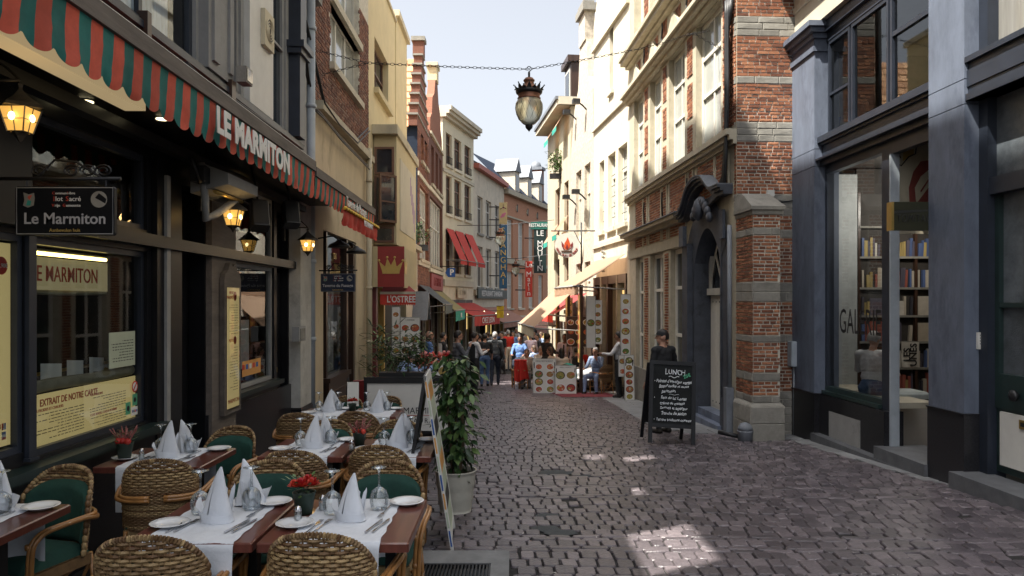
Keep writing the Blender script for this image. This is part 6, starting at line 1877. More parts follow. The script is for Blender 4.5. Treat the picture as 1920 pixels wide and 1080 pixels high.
chairs = [
 (-1.52, 3.29, .10, 'wicker chair seen from behind, its rounded back cut off by the bottom edge at left'),
 (-.80, 3.33, -.03, 'square looking wicker chair back nearest the camera, before the table with red flowers'),
 (-.75, 4.20, PI-.05, 'wicker chair with green back cushion facing the table with red flowers'),
 (-1.42, 4.22, PI+.08, 'wicker chair with low green cushion behind the red flower pot'),
 (-2.30, 4.98, .22, 'wicker chair seen from behind beside the lit carte window'),
 (-2.62, 4.05, PI-.25, 'wicker chair with green cushion against the wall under the carte window'),
 (-2.36, 5.98, PI-.20, 'wicker chair with green cushion at the wall table beyond the heather pot'),
 (-1.52, 5.36, .05, 'wicker chair seen from behind at the left of the second row of tables'),
 (-.95, 5.60, -.04, 'wicker chair seen from behind at the right of the second row of tables'),
 (-1.64, 6.46, PI, 'green cushioned wicker chair facing us behind the second row left table'),
 (-1.02, 6.46, PI, 'green cushioned wicker chair facing us beside the slanted menu board'),
 (-2.22, 7.90, .1, 'wicker chair back with wide arm hoop near the white pillar'),
 (-1.62, 8.06, -.02, 'wicker chair seen from behind before the restaurant screen'),
 (-1.66, 9.25, PI-.4, 'wicker chair with round hoop right against the restaurant screen'),
 (-2.10, 9.25, PI, 'wicker chair half hidden behind the farthest left table'),
]
CH.scale = (.85, .87, .94)
for i, (x, y, rz, lab) in enumerate(chairs):
    if i == 0:
        CH.location = (x, y, zg(x, y)); CH.rotation_euler.z = rz; CH['label'] = lab; CH['group'] = 'wicker chairs of the terrace'
    else:
        dup(CH, (x, y, zg(x, y)), rz, lab, 'wicker chairs of the terrace')

# small things for the tables: one of each, then copies
def p_napkin():
    t = thing('napkin', 'x', 'napkin', (0,0,0))
    c = MB(LINEN)
    n, m = 24, 10
    k0 = []
    def cone(s, q):
        a = 2*PI*s - PI*.62
        r = .066*(1-q)**.85 + .004
        r *= 1+.12*math.sin(a*2+1)+.05*abs(math.sin(a*3.5))*(1-q)
        r *= 1+.16*(s-.5)*(1-q)                      # the cloth overlaps itself along a seam
        return (r*math.cos(a)*1.05+.030*q**2.2, r*math.sin(a)*.72-.012*q, .262*q+.012*math.sin(a)*(1-q))
    c.grid(cone, n, m); c.build('peak', t)
    f = MB(LINEN)
    f.grid(lambda s, q: ((.070+.024*q*(1-s))*math.cos(PI*1.2*s+PI*.9)*1.1-.012*q*(1-s), (.064+.014*q)*math.sin(PI*1.2*s+PI*.9)*.92, q*(.018+.085*(1-s)**1.6+.03*s**3)), 18, 5)
    f.build('front_fold', t)
    b = MB(LINEN)
    for sg in (-1, 1):
        b.grid(lambda s, q, sg=sg: (sg*.02+.035*(s-.5)*(1.1-q*.5)+.02*q, .048+.018*q+.012*math.sin(PI*s)*sg, .165*q*(1-.3*abs(s-.5))), 8, 6)
    b.build('rear_fold', t)
    return t
def p_glass():
    t = thing('wine_glass', 'x', 'wine glass', (0,0,0))
    g_ = MB(TGLASS)
    g_.lathe([(.034,0), (.037,.012), (.0415,.035), (.041,.055), (.034,.078), (.018,.092), (.006,.098)], n=20); g_.build('bowl', t)
    g_ = MB(TGLASS, CHINA); g_.lathe([(.006,.098), (.0045,.11), (.0042,.15), (.006,.17), (.015,.178), (.036,.182), (.036,.185), (0,.186)], n=18); g_.build('stem', t)
    return t
def p_plate():
    t = MB(CHINA); t.lathe([(.0,.006), (.05,.006), (.055,.005), (.062,.013), (.087,.020), (.089,.0215), (.087,.023), (.062,.0165), (.052,.009), (0,.009)], n=36)
    o = t.build('side_plate'); tag(o, 'x', 'plate'); return o
def p_fork():
    t = MB(STEEL)
    t.extr([(-.004,-.10), (.004,-.10), (.003,.02), (.010,.045), (.010,.058), (-.010,.058), (-.010,.045), (-.003,.02)], .002, .005, 'z')
    for i in range(4): t.box(-.010+i*.0056, -.007+i*.0056, .058, .10, .0025, .0048)
    o = t.build('fork'); tag(o, 'x', 'fork'); return o
def p_knife():
    t = MB(STEEL); t.extr([(-.006,-.10), (.006,-.10), (.004,.0), (.009,.03), (.009,.09), (.0,.115), (-.006,.10), (-.005,.0)], .002, .0055, 'z')
    o = t.build('knife'); tag(o, 'x', 'knife'); return o
def p_shaker():
    t = thing('salt_shaker', 'x', 'shaker', (0,0,0))
    m_ = MB(TGLASS); m_.lathe([(.017,0), (.019,.01), (.017,.045), (.014,.052)], n=12); m_.build('jar', t)
    m_ = MB(CHINA); m_.lathe([(.0,.003), (.014,.003), (.014,.035), (0,.036)], n=10); m_.build('salt', t)
    m_ = MB(STEEL); m_.lathe([(.0155,.052), (.0165,.062), (.012,.075), (0,.079)], n=12); m_.build('cap', t)
    return t
PR = {}
def place(kind, fn, cat, x, y, z, rz, label, group):
    if kind not in PR:
        o = PR[kind] = fn(); o.scale = (1.14,)*3 if kind == 'glass' else (1, 1, 1); o.location = (x, y, z); o.rotation_euler = (0, 0, rz); o['label'] = label
        if group: o['group'] = group
        return o
    return dup(PR[kind], (x, y, z), rz, label, group)

def flower_pot(x, y, z, label, kind=0, sc_=1.0):
    t = thing('flower_pot', label, 'flower pot', (x, y, z))
    m_ = MB(POTG); m_.extr([(-.036,0), (.036,0), (.052,.105), (-.052,.105)], -.038, .038, 'y') if kind == 2 else m_.lathe([(.036,0), (.054,.10), (.056,.105), (.049,.105), (.047,.09), (0,.09)], n=14); m_.build('pot', t)
    if kind == 0:
        for (a, b, c, r_) in ((-.035,-.03,.145,.036), (.0,-.045,.15,.042), (.045,-.02,.15,.038), (.01,.03,.155,.035), (-.05,.02,.14,.03)):
            f = MB(FLOWR)
            for ring, (n, rr, up) in enumerate(((7, 1.0, .2), (6, .75, .6), (5, .45, .9))):
                for i in range(n):
                    an = 2*PI*i/n + ring*.4
                    d_ = Vector((math.cos(an), math.sin(an), 0)); s_ = Vector((-d_.y, d_.x, 0))
                    base = Vector((a, b, c-.01)); tip = base + d_*r_*rr + Vector((0,0,r_*up)); mid = base + d_*r_*rr*.6 + Vector((0,0,r_*up*.35))
                    k = f.pts([base, mid+s_*r_*.34, tip+s_*r_*.2, tip-s_*r_*.2, mid-s_*r_*.34]); f.face((k, k+1, k+2, k+3, k+4), 0, True, R.random())
            f.build('flower', t)
    else:
        f = MB(FLOWR, mat('dusky pink sprig', (.30,.11,.10), rough=.8) if 'dusky pink sprig' not in bpy.data.materials else bpy.data.materials['dusky pink sprig'])
        for i in range(26):
            a, r_ = R.uniform(0, 2*PI), R.uniform(.02, .11)
            f.tube([(0, 0, .09), (r_*.5*math.cos(a), r_*.5*math.sin(a), .13), (r_*math.cos(a), r_*math.sin(a), .15+R.uniform(0, .06))], .004, 4, 1, R.random())
        for i in range(3): f.ball((R.uniform(-.05, .05), R.uniform(-.06, 0), .12), .022, 8, 0)
        f.build('flower', t)
    lf = MB(*LEAFM)
    for i in range(40):
        a, r_ = R.uniform(0, 2*PI), R.uniform(.02, .085)
        c = Vector((r_*math.cos(a), r_*math.sin(a), .10+R.uniform(0, .07)))
        d_ = Vector((math.cos(a), math.sin(a), R.uniform(-.2, .8))).normalized()*R.uniform(.02, .045); s_ = d_.cross(Vector((0,0,1))).normalized()*.009
        k = lf.pts([c, c+d_*.5+s_, c+d_, c+d_*.5-s_]); lf.face((k, k+1, k+2, k+3), i % 2, False, R.random())
    lf.build('foliage', t)
    t.scale = (sc_,)*3
    return t

TOPZ = .75
def runner(x0, x1, y0, y1, z, drop, label):
    c = MB(LINEN)
    L = (y1-y0)
    prof = []
    for i in range(9): prof.append((-.004-.012*math.sin(i/8*PI), -drop*(1-i/8)))
    pts = []
    def fn(s, q):
        x = x0+(x1-x0)*s
        tot = L+2*drop; p = q*tot
        n1 = noise.noise(Vector((x*9, q*3, z*7))); w = .012*n1
        if p < drop: return (x+.02*(1-p/drop)*(s-.5)*-1, y0-.006-.02*(1-p/drop)*(.4+.6*math.sin(s*9+z)), z-(drop-p))
        if p > drop+L: return (x, y1+.006+.015*((p-drop-L)/drop)*(1+math.sin(s*11)), z-(p-drop-L))
        return (x+.004*math.sin(p*40), y0+(p-drop), z+.003+.0015*n1)
    c.grid(fn, 20, 60)
    o = c.build('table_runner'); tag(o, label, 'table cloth', 'white runners on the terrace tables'); return o
tables = [
 (-2.98, -2.29, 3.18, 3.88, 'the table cut by the left edge', 1),
 (-2.84, -2.11, 5.05, 5.72, 'the wall table below the no smoking sticker', 1),
 (-1.70, -1.135, 3.25, 3.97, 'the front left table', 1),
 (-1.115, -.45, 3.25, 3.97, 'the front right table with red flowers', 1),
 (-1.88, -1.25, 5.50, 6.22, 'the second row left table', 1),
 (-1.22, -.60, 5.50, 6.22, 'the second row right table', 1),
 (-2.42, -1.87, 8.30, 8.96, 'the farthest left table', 0),
 (-1.84, -1.29, 8.30, 8.96, 'the farthest right table by the screen', 0),
]
for ti, (x0, x1, y0, y1, nm, full) in enumerate(tables):
    cx, cy = (x0+x1)/2, (y0+y1)/2
    gz = zg(cx, cy); z = gz+TOPZ
    t = thing('terrace_table', 'red brown bistro table, ' + nm.replace('the ', '', 1), 'table', (cx, cy, gz), 0, 'terrace tables')
    hx, hy = (x1-x0)/2, (y1-y0)/2
    m_ = MB(TABLEW); m_.cbox(-hx, hx, -hy, hy, TOPZ-.042, TOPZ, .006); m_.build('table_top', t)
    for sx_ in (-1, 1):
        m_ = MB(IRON); m_.box(sx_*hx*.6-.025, sx_*hx*.6+.025, -.03, .03, .03, TOPZ-.042); m_.box(sx_*hx*.6-.03, sx_*hx*.6+.03, -hy*.8, hy*.8, 0, .03); m_.build('leg', t)
    m_ = MB(IRON); m_.box(-hx*.6, hx*.6, -.02, .02, .3, .34); m_.build('stretcher', t)
    runner(cx-.205, cx+.205, y0, y1, z, .30 if ti != 3 else .36, 'white cloth runner on ' + nm)
    zz = z+.006
    j = lambda a: R.uniform(-a, a)
    g1 = 'napkins on the terrace tables'
    o = place('napkin', p_napkin, 'napkin', cx+.02+j(.02), y0+.33+j(.02), zz, j(.5), 'near white folded napkin on ' + nm, g1)
    if ti != 3:
        o = place('napkin', p_napkin, 'napkin', cx+.05+j(.02), y1-.13+j(.02), zz, PI+j(.5), 'far white folded napkin on ' + nm, g1)
        o.scale = (.92, .92, .80+j(.06))
    o.rotation_euler.x, o.rotation_euler.y = j(.06), j(.08)
    o.scale = (.95, .95, .88+j(.05))
    g1 = 'upturned wine glasses on the terrace tables'
    place('glass', p_glass, 'wine glass', cx-.12+j(.015), y0+.44, zz, 0, 'upturned wine glass at the near setting of ' + nm, g1)
    place('glass', p_glass, 'wine glass', cx+.11+j(.01), y1-.20, zz, 0, 'upturned wine glass at the far setting of ' + nm, g1)
    g1 = 'side plates on the terrace tables'
    place('plate', p_plate, 'plate', x0+.10, y0+.24, z, 0, 'white side plate at the near left of ' + nm, g1)
    place('plate', p_plate, 'plate', x1-.095, y1-.10, z, 0, 'white side plate at the far right of ' + nm, g1)
    if full:
        for k, (dx, dy, rz) in enumerate(((-.135, .22, .15), (-.10, .23, .1))):
            place('fork', p_fork, 'fork', cx+dx, y0+dy, zz, rz-.25, ('left', 'right')[k] + ' steel fork at the near setting of ' + nm, 'forks at the near settings')
        for k, (dx, dy, rz) in enumerate(((.14, .22, -.2), (.172, .225, -.2))):
            place('knife', p_knife, 'knife', cx+dx, y0+dy, zz, rz, ('left', 'right')[k] + ' steel knife at the near setting of ' + nm, 'knives at the near settings')
        place('fork', p_fork, 'fork', cx+.15, y1-.26, zz, PI-.1, 'steel fork by the far setting of ' + nm, 'forks at the far settings')
        place('knife', p_knife, 'knife', cx-.08, y1-.2, zz, PI+.3, 'steel knife by the far setting of ' + nm, 'knives at the far settings')
sh_ = lambda x, y, lab: place('shaker', p_shaker, 'shaker', x, y, zg(x, y)+TOPZ, 0, lab, 'shakers on the terrace tables')
flower_pot(-1.03, 3.70, TOPZ, 'dark pot with red blooms between the two front tables', 0, 1.05)
sh_(-1.02, 3.56, 'glass salt shaker in front of the red flower pot'); sh_(-.955, 3.76, 'glass shaker right behind the red flower pot')
flower_pot(-2.75, 5.30, zg(0, 5.3)+TOPZ, 'dark pot of heather with a red bauble under the window corner', 1, 1.1); sh_(-2.62, 5.28, 'glass shaker beside the heather pot')
flower_pot(-1.215, 5.95, zg(0, 5.95)+TOPZ, 'dark pot with dull pink flowers on the second row tables', 1, 1.0); sh_(-1.23, 5.72, 'glass shaker before the dull pink flower pot')
flower_pot(-1.86, 8.7, zg(0, 8.7)+TOPZ, 'small pot with red flowers on the farthest tables', 0, .9)
ba = thing('red_bowl', 'glass with red rim at the lower left corner of the picture', 'bowl', (-2.42, 3.24, TOPZ+.0))
m_ = MB(FLOWR); m_.lathe([(.03,0), (.05,.03), (.055,.05), (.048,.05), (.0,.02)], n=16); m_.build('bowl', ba)
m_ = MB(TGLASS); m_.lathe([(.055,.05), (.06,.065), (.058,.066), (.053,.052)], n=16); m_.build('rim', ba)

# slanted menu board seen nearly edge on
mb_ = thing('menu_board', 'tall narrow folding menu board leaning beside the white plant bucket', 'menu board', (-.455, 5.62, zg(0, 5.6)), .06)
for s, nm in ((1, 'front'), (-1, 'rear')):
    m_ = MB(GREYWOOD, PAPERG, WHITEP) if s == 1 else MB(IRON, IRON, IRON)
    tilt = Matrix.Translation((-.20, 0, 1.32)) @ Matrix.Rotation(s*-.155, 4, 'Y') @ Matrix.Translation((0, 0, -1.34))
    m_.M = tilt
    m_.box(-.012, .012, 0, .035, .0, 1.34, 2); m_.box(-.012, .012, .585, .62, .0, 1.34, 2); m_.box(-.011, .011, .035, .585, 1.28, 1.34, 2); m_.box(-.011, .011, .035, .585, .08, .12, 2)
    m_.box(-.008, .008, .035, .585, .12, 1.28, 1); m_.build('panel', mb_)
m_ = MB(STK_B, STK_O, PAPERG, BLKLT)
m_.M = Matrix.Translation((-.20, 0, 1.32)) @ Matrix.Rotation(-.155, 4, 'Y') @ Matrix.Translation((0, 0, -1.34))
for i in range(8): m_.box(.0085, .010, .05, .57, .16+i*.14, .28+i*.14, (2, 1, 2, 3)[i*3 % 4])
for i in range(9): m_.box(-.006, .006, -.003, -.0005, .04+i*.142, .16+i*.142, (0, 2, 1)[i % 3])
m_.build('menu_prints', mb_)

# ficus in a white bucket
pf = thing('potted_ficus', 'leafy ficus in a white ribbed metal bucket by the menu board', 'potted plant', (-.525, 6.95, zg(0, 6.95)))
BUCK = mat('white enamel bucket', (.58,.56,.48), rough=.4, var=.12, dirt=((.35,.32,.26), 5, .6, .5))
m_ = MB(BUCK); pr = [(.0,0), (.145,0)] + [(.145+.045*i/12+(.004 if i in (4, 5, 8, 9) else 0), .37*i/12) for i in range(13)] + [(.197,.375), (.197,.385), (.182,.385), (.178,.33), (0,.33)]
m_.lathe(pr, n=28); m_.build('bucket', pf)
m_ = MB(BARK); m_.lathe([(.17,.34), (.1,.35), (0,.352)], n=12); 
stems = []
for i in range(5):
    a = i*1.3
    p = [Vector((.04*math.cos(a), .04*math.sin(a), .34))]
    for k in range(6): p.append(p[-1]+Vector((R.uniform(-.03,.03)+.012*math.cos(a), R.uniform(-.03,.03)+.012*math.sin(a), .18)))
    stems.append(p); m_.tube(p, [.014*(1-.12*q) for q in range(7)], 6)
m_.build('stem', pf)
def leaf_mesh(i):
    l = MB(LEAFM[0 if i < 3 else 1]); L_, W_ = .085+.012*i, .021+.002*i
    rows_ = [(0, .002), (.25, .8), (.55, 1.0), (.8, .55), (1, .02)]
    k = l.pts([(s_*W_*w_, L_*q, -.022*q*q+(.006 if s_ else 0)*w_) for q, w_ in rows_ for s_ in (-1, 0, 1)])
    for r_ in range(4):
        for c_ in range(2): l.face((k+r_*3+c_, k+r_*3+c_+1, k+r_*3+c_+4, k+r_*3+c_+3), 0, True, .5)
    return l.mesh('leaf')
LMS = [leaf_mesh(i) for i in range(4)]
mass = MB(*LEAFM)
nleaf = 0
for k in range(600):
    st_ = R.choice(stems); q = R.random()**.8*5.99
    i = int(q); b = st_[i].lerp(st_[i+1], q-i)
    a = R.uniform(0, 2*PI); zf = (b.z-.34)/1.1
    rad = R.uniform(.02, .165)*(1.0-.35*abs(zf-.45))*(1 if R.random() < .85 else 1.35)
    pos = b + Vector((rad*math.cos(a), rad*math.sin(a), R.uniform(-.05, .06)))
    rot = (R.uniform(-1.2, .1), R.uniform(-.5, .5), a-PI/2+R.uniform(-.5, .5))
    vis = -pos.y + .3*rad
    if nleaf < 290 and (pos.y < .02):
        obj('leaf', R.choice(LMS[:3] if R.random() < .8 else LMS[3:]), pf, pos, rot); nleaf += 1
    else:
        me = R.choice(LMS); M = Matrix.Translation(pos) @ Matrix.Rotation(rot[2], 4, 'Z') @ Matrix.Rotation(rot[1], 4, 'Y') @ Matrix.Rotation(rot[0], 4, 'X')
        kk = mass.pts([M @ v.co for v in me.vertices]); tt = R.random()
        for p in me.polygons: mass.face(tuple(kk+v for v in p.vertices), 0 if R.random() < .8 else 1, True, tt)
mass.build('foliage', pf, kind='stuff')

# restaurant screen with planters behind the last tables
rs = thing('restaurant_screen', 'white screen panel lettered Le Marmiton Restaurant with dark frame', 'screen', (-1.33, 9.75, zg(0, 9.75)))
m_ = MB(WHITEP); m_.box(-.56, .56, -.012, .012, .40, 1.02); m_.build('panel', rs)
m_ = MB(IRON); m_.box(-.60, .60, -.03, .03, 1.02, 1.10); m_.box(-.60,-.56,-.02,.02,0,1.02); m_.box(.56,.60,-.02,.02,0,1.02); m_.box(-.56,.56,-.018,.018,.36,.40); m_.build('frame', rs)
text('LE MARMITON', .115, BLKLT, rs, (.13, -.014, .66), (PI/2, 0, 0), sx=.95, ex=.001); text('RESTAURANT', .085, BLKLT, rs, (.13, -.014, .53), (PI/2, 0, 0), sp=1.3, ex=.001)
m_ = MB(REDLT); m_.box(-.25, .53, -.0135, -.0125, .598, .604); m_.build('rule_line', rs)
sp_ = thing('menu_card', 'white leaning card panel left of the restaurant screen', 'card', (-1.98, 9.3, zg(0, 9.3)+.76), .2)
m_ = MB(WHITEP); m_.M = Matrix.Rotation(-.15, 4, 'X'); m_.box(-.07, .07, 0, .006, 0, .30); m_.box(-.07,.07,.08,.086,0,.29); m_.build('sheet', sp_)
def bushy(name, label, cat, loc, w, h, n, box=None, ll=.09, lw=.016, stemn=7, mats=LEAFM, boxm=None):
    t = thing(name, label, cat, loc)
    if box:
        b = MB(boxm or IRON); b.box(-box[0]/2, box[0]/2, -box[1]/2, box[1]/2, 0, box[2]); b.build('planter', t)
    z0 = box[2] if box else 0
    sm = MB(BARK)
    tops = []
    for i in range(stemn):
        p0 = Vector((R.uniform(-w*.3, w*.3), R.uniform(-.06, .06), z0)); p1 = p0+Vector((R.uniform(-.15, .15)*w*2, R.uniform(-.1, .1), h*R.uniform(.6, 1)))
        tops.append((p0, p1)); sm.tube([p0, p0.lerp(p1, .5)+Vector((R.uniform(-.03, .03), 0, 0)), p1], .007, 5)
    sm.build('stem', t)
    l = MB(*mats)
    for i in range(n):
        p0, p1 = R.choice(tops); c = p0.lerp(p1, R.uniform(.15, 1.05)); a = R.uniform(0, 2*PI)
        d_ = Vector((math.cos(a), math.sin(a), R.uniform(-.5, .9))).normalized()*ll*R.uniform(.6, 1.4); s_ = d_.cross(Vector((0, 0, 1))).normalized()*lw
        c = c+d_*R.uniform(.1, 1.2); k = l.pts([c, c+d_*.45+s_, c+d_+Vector((0,0,-.02)), c+d_*.45-s_]); l.face((k, k+1, k+2, k+3), 0 if R.random() < .65 else 1, False, R.random())
    l.build('foliage', t)
    return t
z9 = zg(0, 10.1)
bushy('planter_box', 'dark planter box of bamboo like shrubs above the restaurant screen', 'planter', (-1.38, 10.2, z9+.98), .75, .50, 700, (.85, .22, .16))
tr = thing('planter_stand', 'dark low wall stand carrying the planter box behind the screen', 'stand', (-1.30, 10.2, z9))
m_ = MB(IRON); m_.box(-.55, .65, -.13, .13, 0, .975); m_.build('body', tr)
m_ = MB(IRON); m_.box(-.58, .68, -.15, .15, .94, .978); m_.build('top_board', tr)
t = bushy('flower_box', 'box of pink and red geraniums beyond the screen', 'planter', (-1.42, 13.2, zg(0,13)+.80), .62, .26, 380, (.8, .3, .2))
f = MB(FLOWR, mat('pink petals', (.62,.22,.20), rough=.6))
for i in range(150):
    c = (R.uniform(-.38, .34), R.uniform(-.15, .15), .25+R.uniform(0, .30)); f.ball(c, R.uniform(.02, .04), 5, R.random() < .5, R.random())
f.build('flower', t)
m_ = MB(DARKWOOD); m_.box(-.5, .5, -.15, .15, -.85, -.001); m_.build('stand', t)
fc = thing('food_card', 'white laminated card with a food picture stuck on the planter', 'card', px3(833, 697, 10.0), .15)
FOOD = mat('printed food', (.40,.10,.04), rough=.5, c2=(.50,.32,.10), c3=(.28,.20,.05), var=.5, scale=16, tint=.4)
m_ = MB(WHITEP, FOOD); m_.M = Matrix.Rotation(.3, 4, 'Y'); m_.box(-.14, .14, 0, .006, -.07, .09); disc(m_, (-.02, -.0), .06, -.003, 12, 1, 1.0, .3); m_.build('sheet', fc)

# ------------------------------------------------------------------ chalkboard
cbz = zg(2.5, 11.3)
cbx = thing('chalkboard', 'black folding chalkboard headed Lunch with white handwritten dishes', 'chalkboard', (2.52, 11.28, cbz), -.02)
tf = Matrix.Translation((-.04, .26, 1.24)) @ Matrix.Rotation(-.20, 4, 'X') @ Matrix.Rotation(.055, 4, 'Y') @ Matrix.Translation((0, 0, -1.26))
CHB = mat('chalkboard black', (.012,.014,.015), rough=.75, spec=.2, var=.4, scale=5)
m_ = MB(BLACKP); m_.M = tf
for s in (-1, 1): m_.box(s*.325-.03, s*.325+.03, -.02, .02, 0, 1.26)
m_.box(-.295, .295, -.018, .018, 1.20, 1.26); m_.box(-.295, .295, -.018, .018, .24, .30); m_.build('front_frame', cbx)
m_ = MB(CHB); m_.M = tf; m_.box(-.295, .295, -.006, .006, .30, 1.20); bd = m_.build('board', cbx)
tb = Matrix.Translation((-.10, .27, 1.22)) @ Matrix.Rotation(.20, 4, 'X') @ Matrix.Rotation(.06, 4, 'Y') @ Matrix.Translation((0, 0, -1.24))
m_ = MB(BLACKP); m_.M = tb
for s in (-1, 1): m_.box(s*.31-.025, s*.31+.025, -.018, .018, 0, 1.22)
m_.box(-.285, .285, -.01, .01, .25, 1.2); m_.build('rear_frame', cbx)
CHALK = mat('white chalk', (.72,.75,.78), rough=.9, var=.2, tint=.05); CHG = mat('green chalk', (.10,.45,.25), rough=.9)
lines = [('LUNCH', .105, .02, 1.09), ('Pointes d\'asperges vertes', .062, .0, .945), ('Boeuf haché et sauce', .062, .0, .87), ('parmesan', .062, -.08, .795), ('Fera du lac Léman', .062, -.0, .69), ('crème de cresson', .060, -.02, .61), ('Saumon et asperges', .060, .0, .54), ('Tranche de Melon', .060, .0, .46), ('Terrine Wallonne ouverte', .058, .0, .36)]
for s, sz, x, z in lines:
    o = text(s, sz, CHALK, cbx, (0, 0, 0), ex=.0005, shear=.25 if s != 'LUNCH' else .05, sx=.86, bold=.0008)
    sd = R.uniform(0, 50)
    for v in o.data.vertices:
        q = v.co.copy(); v.co.x += .010*noise.noise(Vector((q.x*28, q.y*22, sd))); v.co.y += .016*noise.noise(Vector((q.x*17, q.y*14, sd+9))) + .010*noise.noise(Vector((q.x*5, 0, sd)))
    o.matrix_local = tf @ Matrix.Translation((x+.02, -.0085, z)) @ Matrix.Rotation(R.uniform(-.02, .03), 4, 'Y') @ Matrix.Rotation(PI/2, 4, 'X') @ Matrix.Diagonal((.86, 1, 1, 1))
o = text('25€', .07, CHG, cbx, (0, 0, 0), ex=.0005, bold=.002)
o.matrix_local = tf @ Matrix.Translation((.22, -.0085, 1.04)) @ Matrix.Rotation(-.4, 4, 'Y') @ Matrix.Rotation(PI/2, 4, 'X')
m_ = MB(CHALK); m_.M = tf
m_.tube([(-.06+.16*i/10, -.009, 1.015+.012*math.sin(i*.9)) for i in range(11)], .005, 4); m_.tube([(-.05+.15*i/10, -.009, .745+.006*math.sin(i*.9)) for i in range(11)], .0025, 4)
for z in (.945, .69, .36): m_.ball((-.27, -.009, z), .007, 6)
m_.build('chalk_marks', cbx)
# ------------------------------------------------------------------ people
import numpy as np
TMP = bpy.data.scenes.new('tmp')
SKIN = mat('skin', (.47,.26,.18), rough=.55, var=.08, tint=.1); SKIN2 = mat('darker skin', (.26,.13,.08), rough=.55, var=.08, tint=.1)
HAIRM = {'black': mat('black hair', (.014,.011,.01), rough=.5, var=.4, scale=40), 'grey': mat('grey hair', (.30,.29,.28), rough=.6, var=.3, scale=40), 'brown': mat('brown hair', (.07,.04,.025), rough=.55, var=.4, scale=40), 'bald': None}
def cl(name, c, **k): return bpy.data.materials.get(name) or mat(name, c, rough=.85, var=.16, scale=9, bump=.3, bscale=18, **k)
BLK = cl('black cloth', (.016,.017,.02)); DNM = cl('dark denim', (.025,.033,.055)); JEAN = cl('blue denim', (.06,.11,.22)); SHOE = cl('dark shoe', (.02,.018,.016))
WSH = cl('white shirt', (.66,.66,.68)); BSH = cl('blue shirt', (.13,.24,.52)); LBS = cl('light blue shirt', (.26,.34,.52)); GRH = cl('grey hoodie', (.115,.125,.135)); PNK = cl('pale pink shirt', (.62,.50,.56)); DSU = cl('dark suit', (.03,.03,.035)); CHK = mat('checked shirt', (.45,.47,.52), rough=.85, c2=(.05,.05,.06), var=.5, scale=22); KHK = cl('grey trousers', (.20,.19,.19)); REDC = cl('red coat', (.55,.03,.02)); CRM = cl('cream top', (.55,.47,.40))

